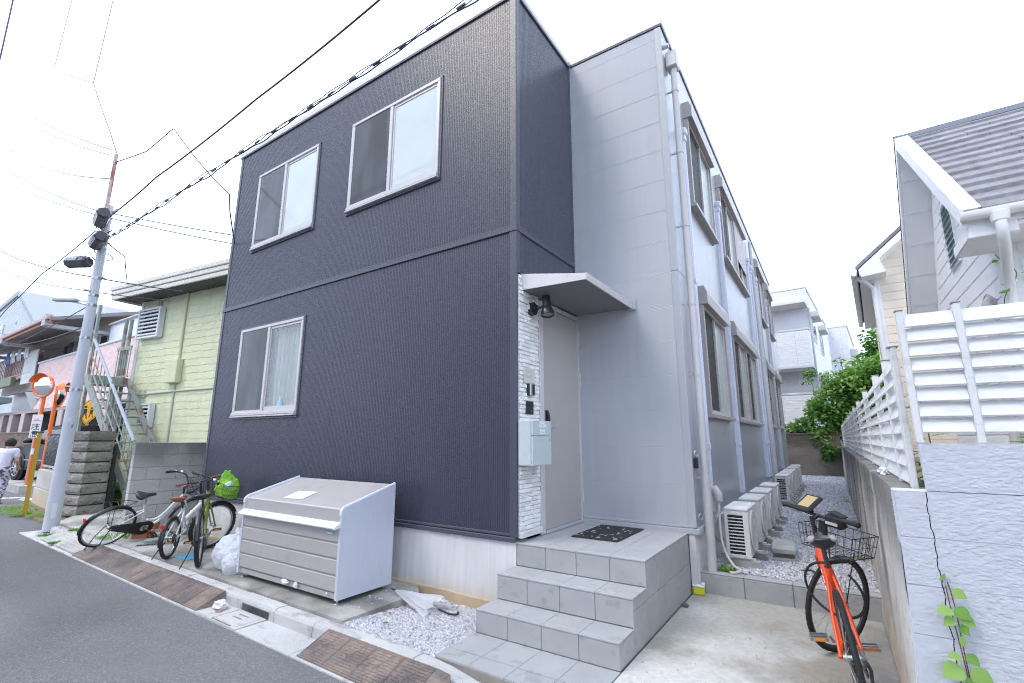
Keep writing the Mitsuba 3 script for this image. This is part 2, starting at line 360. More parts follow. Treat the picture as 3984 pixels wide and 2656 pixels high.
def stone_c(p, n, uv):
    c = mix((0.18, 0.165, 0.15), (0.36, 0.335, 0.30), fbm(p.x * 6, p.y * 6, p.z * 7, 4))
    c = mix(c, (0.07, 0.065, 0.06), smoothstep(0.62, 0.75, fbm(p.x * 20, p.y * 20, p.z * 20, 3)) * 0.7)
    top = smoothstep(1.1, 1.6, p.z + 0.4 * (fbm(p.x * 5, p.y * 5, p.z * 3, 3) - 0.5))
    return mix(c, (0.09, 0.085, 0.08), top * 0.5)
mat('rough_stone', stone_c, 0.95, 0.2, bump=lambda p, n, uv: fbm(p.x * 25, p.y * 25, p.z * 25, 3), bump_scale=0.02)
mat('pole_concrete', lambda p, n, uv: mix((0.46, 0.48, 0.54), (0.54, 0.56, 0.62), fbm(p.x * 6, p.y * 6, p.z * 1.2, 4)), 0.8, 0.3)
mat('pole_rust', lambda p, n, uv: mix((0.30, 0.115, 0.07), (0.5, 0.4, 0.38), smoothstep(0.4, 0.65, fbm(p.x * 20, p.y * 20, p.z * 5, 3))), 0.8, 0.3)
def pink_c(p, n, uv):
    row = dr.floor(p.z * 9)
    joint = smoothstep(0.86, 0.93, p.z * 9 - row)
    c = mix((0.58, 0.40, 0.40), (0.68, 0.49, 0.48), cell_rand(p.x * 3 + 0.5 * (row - 2 * dr.floor(row / 2)), p.z * 9, 2))
    return mix(c, (0.62, 0.56, 0.56), joint * 0.8)
mat('pink_tile', pink_c, 0.55, 0.4)
def brown_tile_c(p, n, uv):
    row = dr.floor(p.z * 8); joint = smoothstep(0.88, 0.94, p.z * 8 - row)
    return mix(mix((0.10, 0.065, 0.055), (0.17, 0.11, 0.09), cell_rand(p.x * 4, p.z * 8, 2)), (0.2, 0.17, 0.16), joint * 0.6)
mat('brown_tile', brown_tile_c, 0.7, 0.3)
def earth_c(p, n, uv):
    return mix((0.16, 0.125, 0.085), (0.30, 0.25, 0.18), fbm(p.x * 9, p.y * 9, p.z * 9, 4)) * (0.8 + 0.4 * noise(p.x * 90, p.y * 90, 1))
mat('earth', earth_c, 0.95, 0.1, bump=lambda p, n, uv: fbm(p.x * 40, p.y * 40, 0, 3), bump_scale=0.02)
mat('gravel_base', lambda p, n, uv: mix((0.25, 0.25, 0.27), (0.5, 0.5, 0.53), voronoi(p.x * 45, p.y * 45)[2]), 0.9, 0.2, bump=lambda p, n, uv: voronoi(p.x * 45, p.y * 45)[0], bump_scale=0.01, eps=0.003)
mat('end_block', lambda p, n, uv: mix(mix((0.21, 0.18, 0.15), (0.36, 0.32, 0.27), fbm(p.x * 3, p.y * 3, p.z * 3, 4)), (0.09, 0.08, 0.07), smoothstep(1.15, 1.55, p.z + 0.5 * (fbm(p.x * 2, 1, p.z * 2, 3) - 0.5)) * 0.7), 0.9, 0.2, bump=lambda p, n, uv: fbm(p.x * 50, p.y * 50, p.z * 50, 2), bump_scale=0.004)
def thin_mat(name, color, rough, spec_trans, diff_trans):
    scene[name] = {'type': 'principledthin', 'base_color': {'type': 'rgb', 'value': list(color)}, 'roughness': rough, 'spec_trans': spec_trans, 'diff_trans': diff_trans, 'eta': 1.4}
thin_mat('clear_vinyl', (0.92, 0.93, 0.95), 0.22, 0.30, 1.1)
thin_mat('bag_plastic', (0.92, 0.93, 0.95), 0.3, 0.15, 0.9)
thin_mat('lime_plastic', (0.42, 0.74, 0.12), 0.35, 0.05, 0.8)
thin_mat('leaf_mid', (0.19, 0.36, 0.09), 0.45, 0.0, 0.7)
thin_mat('leaf_light', (0.29, 0.46, 0.13), 0.45, 0.0, 0.7)
thin_mat('leaf_dark', (0.10, 0.22, 0.06), 0.45, 0.0, 0.6)
mat('mirror', (0.85, 0.87, 0.9), 0.03, 0.5, metallic=1.0)
# ================================================================== the dark and grey house
HOUSE = thing('apartment_house', 'flat roofed house with charcoal ribbed cladding and a light grey wing beside it', 'house')
XL, LY, XR, ZT, ZB, ZF = -6.071, 1.368, 1.289, 6.648, 3.673, 0.59
YE = 13.9                                    # far end of the wing
RP = 0.027                                   # rib pitch of the cladding

def ribs(a0, a1, z0, z1, to3):
    """one ribbed sheet between a0 and a1 (along the wall), z0 and z1; to3(a, depth, z) -> point; depth goes out of the wall"""
    prof = [(0.0, 0.0), (0.26, 0.0), (0.34, 0.0038), (0.92, 0.0038), (1.0 - 1e-6, 0.0)]
    k0, k1 = math.floor(a0 / RP), math.ceil(a1 / RP)
    A = np.array([(k + u) * RP for k in range(k0, k1 + 1) for u, _ in prof])
    Dp = np.array([d for k in range(k0, k1 + 1) for _, d in prof])
    keep = (A >= a0) & (A <= a1)
    A, Dp = np.concatenate([[a0], A[keep], [a1]]), np.concatenate([[np.interp(a0, A, Dp)], Dp[keep], [np.interp(a1, A, Dp)]])
    n = len(A)
    V = np.array([to3(a, d, z) for z in (z0, z1) for a, d in zip(A, Dp)])
    i = np.arange(n - 1)
    return V, np.vstack([np.stack([i, i + 1, i + 1 + n], 1), np.stack([i, i + 1 + n, i + n], 1)])

front3 = lambda a, d, z: (a, -d, z)
WU = [(-5.333, -3.636, 4.609, 6.012), (-2.831, -1.118, 4.609, 6.012)]
WLo = [(-5.336, -3.628, 1.823, 3.232)]
def sheet_with_holes(x0, x1, z0, z1, holes, f3):
    out, x = [], x0
    for (a, b, c, d) in sorted(holes):
        out += [ribs(x, a, z0, z1, f3), ribs(a, b, z0, c, f3), ribs(a, b, d, z1, f3)]
        x = b
    out.append(ribs(x, x1, z0, z1, f3))
    return cat(out)
fu = sheet_with_holes(XL + 0.06, -0.075, ZB + 0.045, ZT - 0.02, WU, front3)
fl = sheet_with_holes(XL + 0.06, -0.075, ZF + 0.05, ZB - 0.03, WLo, front3)
part(HOUSE, 'front_cladding', fu, 'dark_cladding', label='charcoal vertically ribbed cladding of the upper floor')
part(HOUSE, 'front_cladding', fl, 'dark_cladding', label='charcoal vertically ribbed cladding of the ground floor')
side3 = lambda a, d, z: (d, a, z)
flip = lambda m: (m[0], m[1][:, ::-1])
part(HOUSE, 'return_cladding', flip(ribs(0.07, LY - 0.03, ZB + 0.045, ZT - 0.02, side3)), 'dark_cladding')
part(HOUSE, 'return_cladding', flip(ribs(0.07, LY - 0.03, 3.17, ZB - 0.03, side3)), 'dark_cladding')
part(HOUSE, 'corner_trim', cat([box(-0.075, 0.012, -0.014, 0.002, ZF + 0.02, ZT - 0.02, 0.004), box(0.0, 0.013, 0.002, 0.07, 3.19, ZT - 0.02, 0.004),
                                box(0.0, 0.013, 0.002, 0.018, ZF + 0.02, 3.19, 0.003)]), 'dark_trim')
part(HOUSE, 'corner_trim', cat([box(XL - 0.012, XL + 0.06, -0.013, 0.002, ZF, ZT - 0.02, 0.004), box(XL - 0.013, XL, 0.003, 1.6, ZF, ZT - 0.02)]), 'dark_trim')
part(HOUSE, 'corner_trim', box(0.0, 0.016, LY - 0.032, LY, 3.19, ZT - 0.02, 0.003), 'dark_trim')
part(HOUSE, 'band_flashing', cat([box(XL - 0.006, 0.02, -0.024, 0.001, ZB - 0.03, ZB + 0.022, 0.004), box(XL + 0.05, -0.07, -0.012, 0.001, ZB + 0.026, ZB + 0.047, 0.003)]), 'dark_trim')
part(HOUSE, 'band_flashing', cat([box(0.0, 0.022, -0.02, LY - 0.005, ZB - 0.03, ZB + 0.022, 0.004), box(0.0, 0.014, 0.06, LY - 0.03, ZB + 0.026, ZB + 0.047, 0.003)]), 'dark_trim')
part(HOUSE, 'base_flashing', cat([box(XL, -0.001, -0.034, 0.0, ZF - 0.022, ZF + 0.02, 0.004), box(XL + 0.05, -0.07, -0.016, 0.001, ZF + 0.026, ZF + 0.05, 0.003)]), 'dark_trim')
part(HOUSE, 'coping', cat([box(XL - 0.03, 0.03, -0.03, 0.16, ZT - 0.03, ZT + 0.05, 0.008), box(-0.12, 0.03, 0.163, LY - 0.035, ZT - 0.03, ZT + 0.05, 0.008),
                           box(-0.12, XR + 0.022, LY - 0.032, LY + 0.12, ZT - 0.03, ZT + 0.053, 0.008), box(XR - 0.12, XR + 0.022, LY + 0.123, YE, ZT - 0.03, ZT + 0.05, 0.008),
                           box(XL - 0.03, XL + 0.1, 0.163, 9.0, ZT - 0.03, ZT + 0.05, 0.008)]), 'frame_alu')
part(HOUSE, 'coping_drip', cat([box(XL - 0.025, 0.022, -0.024, 0.0, ZT - 0.045, ZT - 0.032), box(0.0, 0.022, 0.002, LY - 0.03, ZT - 0.045, ZT - 0.032),
                                box(0.024, XR + 0.014, LY - 0.024, LY, ZT - 0.045, ZT - 0.032), box(XR, XR + 0.014, LY + 0.002, YE, ZT - 0.045, ZT - 0.032)]), 'dark_trim')
# body behind the sheets (left side wall, roof, backing)
part(HOUSE, 'roof', prism([(XL + 0.02, 0.1), (-0.06, 0.1), (-0.06, LY + 0.06), (XR - 0.06, LY + 0.06), (XR - 0.06, YE), (XL + 0.02, YE)], ZT - 0.25, ZT - 0.2), 'grey_trim')
part(HOUSE, 'left_wall', box(XL - 0.010, XL + 0.03, 0.6, YE, 0.3, ZT - 0.04), 'dark_cladding')
part(HOUSE, 'rear_wall', box(XL + 0.03, XR - 0.05, YE - 0.05, YE - 0.01, 0.3, ZT - 0.04), 'dark_cladding')
# foundation
part(HOUSE, 'foundation', cat([box(XL + 0.02, -0.006, 0.0, 0.2, 0.03, ZF - 0.023), box(XL + 0.02, XL + 0.2, 0.2, YE, -0.1, ZF - 0.023),
                               box(1.208, XR - 0.02, LY - 0.03, LY + 0.2, -0.1, ZF - 0.03), box(XR - 0.16, XR - 0.02, LY + 0.2, YE, 0.0, ZF - 0.03)]), 'plinth_concrete')
fx = np.linspace(XL + 0.02, -0.006, 160)
fz = 0.034 + 0.022 * (meshkit.fbm(np.stack([fx * 3.1, fx * 0, fx * 0], 1), 4) - 0.5) - 0.012 * np.clip((fx + 1.3) / 1.3, 0, 1)
P = np.stack([np.stack([fx, fx * 0 - 0.0, fx * 0 - 0.2], 1), np.stack([fx, fx * 0 - 0.014, fx * 0 - 0.2], 1), np.stack([fx, fx * 0 - 0.014, fz], 1), np.stack([fx, fx * 0 + 0.01, fz + 0.012], 1)], 1)
part(HOUSE, 'footing', grid(P), 'footing_concrete', label='exposed yellowish footing below the plinth')

# ---------------- front windows
def front_window(x0, x1, z0, z1, upper):
    w = numbered(f'{HOUSE}__window')
    f, xm, t = 0.045, (x0 + x1) / 2 - 0.02, 0.0
    part(w, 'frame', cat([box(x0, x1, -0.035, 0.04, z1 - f, z1, 0.005), box(x0, x0 + f, -0.034, 0.04, z0 + 0.02, z1 - f, 0.004), box(x1 - f, x1, -0.034, 0.04, z0 + 0.02, z1 - f, 0.004),
                          box(x0, x1, -0.05, 0.04, z0 + 0.028, z0 + 0.075, 0.005), box(x0 - 0.006, x1 + 0.006, -0.06, 0.03, z0, z0 + 0.022, 0.004)]), 'frame_alu')
    part(w, 'sill', box(x0 - 0.03, x1 + 0.03, -0.026, 0.0, z0 - 0.03, z0 - 0.006, 0.003), 'dark_trim')
    part(w, 'head_trim', cat([box(x0 - 0.03, x1 + 0.03, -0.018, 0.0, z1 + 0.002, z1 + 0.03, 0.003), box(x1 + 0.002, x1 + 0.03, -0.017, 0.0, z0, z1, 0.003)]), 'dark_trim')
    # left sash with insect screen (outside), right sash with glass
    s = 0.035
    part(w, 'screen_frame', cat([box(x0 + f, x0 + f + s * 0.5, -0.03, -0.012, z0 + 0.075, z1 - f), box(xm - s, xm + s * 0.6, -0.032, -0.010, z0 + 0.075, z1 - f, 0.003),
                                 box(x0 + f, xm, -0.029, -0.012, z0 + 0.075, z0 + 0.105)]), 'frame_alu')
    part(w, 'insect_screen', box(x0 + f + 0.01, xm - s + 0.004, -0.023, -0.020, z0 + 0.10, z1 - f), 'insect_screen')
    part(w, 'sash', cat([box(xm + s * 0.7, xm + s * 1.4, -0.016, 0.008, z0 + 0.075, z1 - f), box(x1 - f - 0.018, x1 - f, -0.016, 0.008, z0 + 0.075, z1 - f),
                         box(xm + s * 1.4, x1 - f - 0.018, -0.016, 0.008, z0 + 0.075, z0 + 0.145, 0.003), box(xm + s * 1.4, x1 - f - 0.018, -0.016, 0.008, z1 - f - 0.035, z1 - f)]), 'frame_alu')
    a, b, c, d = xm + s * 1.3, x1 - f - 0.01, z0 + 0.14, z1 - f - 0.03
    if upper:
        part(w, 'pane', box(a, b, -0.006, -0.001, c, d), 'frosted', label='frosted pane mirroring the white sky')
    else:
        part(w, 'pane', quad((a, -0.004, c), (b, -0.004, c), (b, -0.004, d), (a, -0.004, d)), 'pane')
        cx = np.linspace(xm - 0.05, x1, 120)
        cy = 0.085 + 0.010 * np.sin(cx * 40 + 2 * np.sin(cx * 9))
        Pc = np.stack([np.stack([cx, cy, cx * 0 + z], 1) for z in (z0 + 0.05, z1 - 0.02)], 1)
        part(w, 'curtain', grid(Pc), 'curtain', smooth=True)
    part(w, 'room_back', cat([box(x0, x1, 0.5, 0.52, z0 - 0.1, z1 + 0.1), box(x0, x0 + 0.01, 0.04, 0.5, z0, z1), box(x1 - 0.01, x1, 0.04, 0.5, z0, z1),
                              box(x0, x1, 0.04, 0.5, z0 - 0.01, z0), box(x0, x1, 0.04, 0.5, z1, z1 + 0.01)]), 'room_dark')
    return w
for q in WU: front_window(*q, True)
w3 = front_window(*WLo[0], False)
for k_ in ('__window', '__window_001', '__window_002'): pass
# blue bottle on the sill inside the lower window
bot = lathe([(0, 0), (0.032, 0.0), (0.035, 0.01), (0.035, 0.12), (0.03, 0.145), (0.014, 0.165), (0.014, 0.185), (0.016, 0.186), (0.016, 0.205), (0, 0.207)], 18)
single('water_bottle', move(bot, -4.13, 0.035, 1.90), ('g', 0.16, 0.42, 0.55), 'small blue bottle standing inside the ground floor window of the dark house', 'bottle', smooth=40)

# ---------------- grey recessed wall (faces the street)
for i in range(16):
    z0 = ZF + 0.055 if i == 0 else 1.03 + (i - 1) * 0.3862
    z1 = min(1.03 + i * 0.3862 - 0.0025, ZT - 0.055)
    if z1 - z0 < 0.05: continue
    part(HOUSE, 'siding_panel', box(0.018, XR - 0.075, LY - 0.012, LY + 0.02, z0, z1, 0.0015), 'grey_siding')
part(HOUSE, 'siding_backing', box(0.02, XR - 0.03, LY - 0.0102, LY + 0.03, ZF, ZT - 0.06), 'grey_trim')
part(HOUSE, 'corner_trim', cat([box(XR - 0.075, XR + 0.002, LY - 0.022, LY + 0.0, ZF + 0.03, 3.36, 0.004), box(XR - 0.075, XR + 0.002, LY - 0.022, LY + 0.0, 3.365, ZT - 0.058, 0.004)]), 'grey_trim')
part(HOUSE, 'base_flashing', cat([box(0.05, XR + 0.03, LY - 0.05, LY + 0.01, ZF - 0.03, ZF + 0.022, 0.004), box(0.05, XR - 0.07, LY - 0.026, LY + 0.01, ZF + 0.026, ZF + 0.052, 0.003),
                                  box(XR - 0.02, XR + 0.035, LY + 0.013, YE, ZF - 0.03, ZF + 0.03, 0.004)]), 'grey_trim')
# ---------------- grey side wall, panels of 0.9 m with narrow joints
yj = [LY + 0.003] + [LY + 0.9 * k for k in range(1, 14)] + [YE]
for a, b in zip(yj[:-1], yj[1:]):
    for z0, z1 in ((ZF + 0.034, 3.36), (3.366, ZT - 0.058)):
        part(HOUSE, 'side_panel', box(XR - 0.03, XR, a, b - 0.004, z0, z1, 0.002), 'grey_side_metal')
part(HOUSE, 'siding_backing', box(XR - 0.06, XR - 0.031, LY + 0.05, YE, ZF, ZT - 0.06), 'grey_trim')

# ---------------- side windows with roller shutter boxes
X1 = XR
def side_window(y0, y1, z0, z1, shutter=0.0, screen_left=0.36):
    w = numbered(f'{HOUSE}__window'); o = 0.065
    part(w, 'shutter_box', prism([(X1, z1), (X1 + 0.125, z1), (X1 + 0.125, z1 + 0.15), (X1 + 0.09, z1 + 0.24), (X1, z1 + 0.24)], y0 - 0.06, y1 + 0.06, 'y'), 'taupe_alu')
    part(w, 'frame', cat([box(X1, X1 + o, y0 - 0.05, y0, z0, z1, 0.004), box(X1, X1 + o, y1, y1 + 0.05, z0, z1, 0.004), box(X1, X1 + o - 0.004, y0, y1, z1 - 0.05, z1, 0.004),
                          box(X1, X1 + o + 0.03, y0 - 0.06, y1 + 0.06, z0 - 0.05, z0, 0.005), box(X1, X1 + 0.02, y0 - 0.03, y1 + 0.03, z0 - 0.075, z0 - 0.053)]), 'taupe_alu')
    ym = y0 + (y1 - y0) * 0.5
    zb = z1 - shutter
    part(w, 'sash', cat([box(X1, X1 + 0.05, ym - 0.02, ym + 0.025, z0, z1 - 0.05), box(X1, X1 + 0.04, y1 - 0.055, y1, z0, z1 - 0.05), box(X1, X1 + 0.04, ym + 0.025, y1 - 0.055, z0, z0 + 0.07),
                         box(X1, X1 + 0.05, y0, y0 + 0.03, z0, z1 - 0.05), box(X1, X1 + 0.05, y0 + 0.03, ym - 0.02, z0, z0 + 0.05)]), 'frame_alu')
    part(w, 'pane', box(X1 + 0.02, X1 + 0.024, y0 + 0.03, ym - 0.02, z0 + 0.05, z1 - 0.05), ('d', 0.03, 0.031, 0.034))
    part(w, 'pane', box(X1 + 0.012, X1 + 0.016, ym + 0.025, y1 - 0.055, z0 + 0.07, z1 - 0.05), 'side_frost')
    if shutter:
        n = int(shutter / 0.05)
        for i in range(n):
            part(w, 'shutter_slat', box(X1 + 0.052, X1 + 0.068, y0, y1, z1 - 0.05 * (i + 1), z1 - 0.05 * i - 0.005, 0.003), 'taupe_alu')
for (y0, y1, sh) in ((2.30, 3.70, 0), (4.52, 5.90, 0), (6.02, 7.15, 0.85), (9.3, 10.75, 0), (11.6, 12.95, 0)):
    side_window(y0, y1, 4.56, 5.83, sh)
for (y0, y1) in ((2.30, 3.70), (4.52, 5.80), (5.92, 7.22), (9.3, 10.8), (11.5, 12.95)):
    side_window(y0, y1, 1.80, 3.17)
# ---------------- rain pipes and duct covers on the side wall
def pipe_run(y, x, z0, z1, r, name, m, cuffs=(), label=None):
    k = part(HOUSE, name, cat([cyl((x, y, z0), (x, y, z1), r, n=20)]), m, smooth=40, label=label)
    for z in cuffs:
        part(k, 'bracket', cat([cyl((x, y, z - 0.02), (x, y, z + 0.02), r + 0.006, n=20), box(X1, x, y - 0.01, y + 0.01, z - 0.008, z + 0.008)]), m, smooth=40)
    return k
dp = pipe_run(1.53, 1.372, 0.12, 6.1, 0.038, 'downpipe', 'pipe_paint', (1.1, 2.2, 3.0, 3.95, 4.9, 5.75), label='taupe downpipe at the corner of the grey wing')
part(dp, 'hopper', cat([box(1.30, 1.43, 1.45, 1.62, 6.06, 6.28, 0.012), cyl((1.29, 1.42, 6.33), (1.36, 1.42, 6.33), 0.03)]), 'pipe_paint')
part(dp, 'lower_sleeve', cyl((1.372, 1.53, 0.1), (1.372, 1.53, 1.1), 0.046, n=20), 'pipe_paint', smooth=40)
pipe_run(8.35, 1.36, 0.2, 6.2, 0.036, 'downpipe', 'pipe_paint', (2.2, 4.2))
pipe_run(9.0, 1.36, 0.2, 5.5, 0.03, 'downpipe', 'pipe_paint', (2.2, 4.2))
def duct(y, z0, z1, joints=()):
    x0, x1, hw = X1 + 0.001, X1 + 0.075, 0.036
    prof = [(x0, y - hw), (x1 - 0.02, y - hw), (x1, y - hw + 0.02), (x1, y + hw - 0.02), (x1 - 0.02, y + hw), (x0, y + hw)]
    k = part(HOUSE, 'duct_cover', prism(prof, z0, z1), 'duct_cover')
    part(k, 'cap', cat([box(x0, x1 + 0.03, y - hw - 0.014, y + hw + 0.014, z1 - 0.01, z1 + 0.10, 0.02), box(x0, x1 + 0.012, y - hw - 0.007, y + hw + 0.007, z1 - 0.09, z1 - 0.013, 0.01)]), 'duct_cover')
    for z in joints:
        part(k, 'joint', cat([box(x0, x1 + 0.006, y - hw - 0.006, y + hw + 0.006, z - 0.035, z + 0.035, 0.006), box(x1 + 0.004, x1 + 0.009, y - 0.008, y + 0.012, z - 0.006, z + 0.004)]), 'duct_cover')
for (y, z1, js) in ((1.92, 5.36, (3.38, 1.42)), (4.17, 5.32, (3.3, 1.42)), (7.62, 5.45, (3.3, 1.42)), (8.05, 5.4, (3.3, 1.42)), (8.95, 5.35, (3.3, 1.42)), (11.2, 5.35, (3.3, 1.42))):
    duct(y, 0.72, z1, js)
part(HOUSE, 'lower_pipe', tube([(1.33, 1.98, 0.7), (1.33, 1.99, 0.5), (1.37, 2.0, 0.42), (1.40, 2.02, 0.40)], 0.03, 12), 'pipe_paint', smooth=True)
part(HOUSE, 'pipe_elbow', tube([(1.30, 1.93, 0.86), (1.34, 1.915, 0.93), (1.385, 1.90, 0.95), (1.41, 1.895, 0.91), (1.415, 1.893, 0.83)], [0.045, 0.05, 0.05, 0.048, 0.046], 14), 'pipe_paint', smooth=True)
for z in (1.35, 0.72):
    part(HOUSE, 'outdoor_tap' if z > 1 else 'wall_hook', cat([torus(0.028, 0.007, 20, 8), ]) if False else move(xf(torus(0.028, 0.007, 20, 8), rot([0, 0, 1], 60)), X1 + 0.03, LY + 0.06, z), ('m', 0.6, 0.6, 0.62), smooth=True)
# black padlock like tag under the upper ring
single('key_box', box(X1 + 0.005, X1 + 0.045, LY + 0.03, LY + 0.085, 1.20, 1.31, 0.008), ('g', 0.02, 0.02, 0.022), 'small black key box hanging from a ring beside the corner downpipe', 'key box')

# ---------------- tile strip beside the door
ts = numbered(f'{HOUSE}__tile_strip')
emit(ts, box(0.0, 0.012, 0.021, 0.405, 0.655, 3.17), 'white_tile')
r2 = np.random.default_rng(3)
nr = 60; hz = (3.17 - 0.66) / nr
for i in range(nr):
    ys = [0.022, 0.13, 0.268, 0.402] if i % 2 == 0 else [0.022, 0.072, 0.20, 0.335, 0.402]
    z0 = 0.66 + i * hz
    for a, b in zip(ys[:-1], ys[1:]):
        d = 0.022 + r2.uniform(0, 0.014)
        t = (r2.uniform(-0.003, 0.003))
        m = box(0.010, d, a + 0.001, b - 0.001, z0 + 0.0025, z0 + hz - 0.003, 0.004)
        if z0 > 3.02 and b > 0.08: continue
        part(ts, 'tile', m, 'white_tile')
part(HOUSE, 'strip_sill', box(0.0, 0.05, 0.02, 0.405, 0.60, 0.655, 0.004), 'fence_white')

# ---------------- door
dr_ = numbered(f'{HOUSE}__door')
part(dr_, 'frame', cat([box(0.0, 0.035, 0.408, 0.49, 0.572, 2.99, 0.004), box(0.0, 0.035, 1.365, 1.355 + 0.0, 0.572, 2.99) if False else box(0.0, 0.04, 1.363, LY - 0.027, 0.572, 2.99), box(0.0, 0.034, 0.49, 1.363, 2.945, 2.99, 0.003)]), 'pipe_paint')
part(dr_, 'leaf', box(0.0, 0.022, 0.494, 1.358, 0.60, 2.935, 0.004), 'door_paint')
part(dr_, 'threshold', box(0.0, 0.05, 0.492, 1.36, 0.570, 0.597, 0.003), 'grey_trim')
part(dr_, 'gap_shadow', box(0.0, 0.003, 0.49, 1.363, 0.597, 2.945), 'room_dark')
for z in (2.72, 2.20, 0.86):
    part(dr_, 'hinge', cat([cyl((0.046, 1.352, z - 0.085), (0.046, 1.352, z - 0.003), 0.009), cyl((0.046, 1.352, z + 0.003), (0.046, 1.352, z + 0.085), 0.009)]), 'pipe_paint', smooth=40)
part(dr_, 'lock', prism([(0.022, 1.68), (0.06, 1.68), (0.055, 1.74), (0.036, 1.80), (0.022, 1.80)], 0.53, 0.575, 'y'), ('g', 0.015, 0.015, 0.016), label='black electronic lock with a slanted face')
part(dr_, 'handle', cat([cyl((0.02, 0.555, 1.62), (0.075, 0.555, 1.62), 0.011), cyl((0.075, 0.545, 1.62), (0.075, 0.66, 1.62), 0.010)]), ('m', 0.6, 0.6, 0.6), smooth=40)
# ---------------- canopy
cn = numbered(f'{HOUSE}__canopy')
emit(cn, prism([(0.013, 3.01), (0.735, 2.992), (0.745, 3.052), (0.013, 3.185)], 0.075, LY - 0.03, 'y'), 'canopy_paint')
part(cn, 'edge_strip', cat([box(0.74, 0.752, 0.07, LY - 0.03, 2.985, 3.06, 0.003)]), 'frame_alu')
part(cn, 'wall_bracket', box(0.69, 0.79, LY - 0.05, LY - 0.014, 2.975, 3.095, 0.004), 'grey_trim')
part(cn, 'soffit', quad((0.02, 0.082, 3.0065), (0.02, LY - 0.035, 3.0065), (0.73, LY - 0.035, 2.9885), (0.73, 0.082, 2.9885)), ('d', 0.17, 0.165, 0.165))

# ================================================================== things mounted by the door
lp = thing('wall_lamp', 'black spotlight with round base under the entrance canopy', 'lamp')
part(lp, 'base', cat([cyl((0.02, 0.24, 2.84), (0.075, 0.24, 2.84), 0.072, 0.068, 28), cyl((0.075, 0.24, 2.84), (0.10, 0.24, 2.84), 0.04, n=20)]), ('g', 0.022, 0.022, 0.025), smooth=40)
part(lp, 'sticker', box(0.03, 0.06, 0.163, 0.1675, 2.82, 2.87), ('d', 0.6, 0.6, 0.6))
part(lp, 'arm', tube([(0.09, 0.24, 2.84), (0.13, 0.25, 2.845), (0.165, 0.262, 2.855)], 0.014, 10), ('g', 0.025, 0.025, 0.028), smooth=True)
hd = lathe([(0.0, 0.10), (0.038, 0.10), (0.044, 0.09), (0.044, -0.01), (0.05, -0.04), (0.068, -0.075), (0.07, -0.12), (0.066, -0.125), (0.062, -0.118), (0.056, -0.112)], 32)
H = tr(0.205, 0.27, 2.87) @ rot([0, 1, 0], -8) @ rot([1, 0, 0], -6)
part(lp, 'shade', xf(hd, H), ('g', 0.025, 0.025, 0.028), smooth=40)
part(lp, 'lens', xf(lathe([(0.0, -0.111), (0.058, -0.111)], 32), H), ('g', 0.20, 0.20, 0.21))
mb = thing('mailbox', 'pale grey green steel letterbox fixed to the white tile strip beside the door', 'letterbox')
part(mb, 'body', box(0.028, 0.168, -0.012, 0.345, 1.255, 1.675, 0.006), ('d', 0.45, 0.50, 0.515))
part(mb, 'flap', box(0.17, 0.192, -0.010, 0.343, 1.532, 1.675, 0.004), ('d', 0.43, 0.48, 0.50))
part(mb, 'door', box(0.17, 0.192, -0.010, 0.343, 1.255, 1.527, 0.004), ('d', 0.44, 0.49, 0.505))
for (a, b, c, d) in ((0.12, 0.215, 1.642, 1.668), (0.10, 0.235, 1.612, 1.640), (0.125, 0.21, 1.568, 1.594), (0.115, 0.225, 1.548, 1.562)):
    l = part(mb, 'sticker', box(0.1915, 0.1935, a, b, c, d), ('d', 0.75, 0.76, 0.78))
    part(l, 'print', cat([box(0.1934, 0.1942, a + 0.008, b - 0.01 - 0.02 * (j % 2), d - 0.006 - 0.008 * j, d - 0.0035 - 0.008 * j) for j in range(max(1, int((d - c) / 0.0085)))]), ('d', 0.35, 0.36, 0.4))
part(mb, 'knob', cyl((0.19, 0.30, 1.50), (0.2, 0.30, 1.50), 0.008), ('m', 0.5, 0.5, 0.5))
np_ = thing('notice_plate', 'white notice plate with small grey writing above the door intercom', 'notice')
part(np_, 'plate', box(0.03, 0.036, 0.085, 0.30, 2.052, 2.208, 0.002), ('d', 0.56, 0.53, 0.49))
part(np_, 'print', cat([box(0.0358, 0.0368, 0.13, 0.245, 2.172, 2.176), box(0.0358, 0.0368, 0.125, 0.25, 2.160, 2.164), box(0.0358, 0.0368, 0.105, 0.265, 2.132, 2.136),
                        box(0.0358, 0.0368, 0.105, 0.27, 2.120, 2.124), box(0.0358, 0.0368, 0.105, 0.215, 2.108, 2.112)]), ('d', 0.38, 0.36, 0.35))
ic = thing('intercom', 'silver door intercom with dark camera panel below the notice plate', 'intercom')
part(ic, 'back_box', box(0.025, 0.06, 0.145, 0.225, 1.925, 2.045, 0.004), ('g', 0.02, 0.02, 0.022))
part(ic, 'faceplate', box(0.06, 0.078, 0.148, 0.235, 1.922, 2.05, 0.005), ('m', 0.5, 0.5, 0.52))
part(ic, 'camera_panel', box(0.0775, 0.081, 0.178, 0.218, 1.935, 2.038, 0.001), ('g', 0.012, 0.012, 0.014))
part(ic, 'lens', cyl((0.08, 0.198, 2.02), (0.083, 0.198, 2.02), 0.009), ('g', 0.10, 0.10, 0.12))
rd = thing('card_reader', 'flat black card reader on the white tile strip above the letterbox', 'card reader')
part(rd, 'body', box(0.025, 0.042, 0.125, 0.262, 1.742, 1.872, 0.004), ('g', 0.014, 0.014, 0.015))
part(rd, 'sensor', cyl((0.0415, 0.215, 1.775), (0.044, 0.215, 1.775), 0.007), ('m', 0.4, 0.4, 0.4))
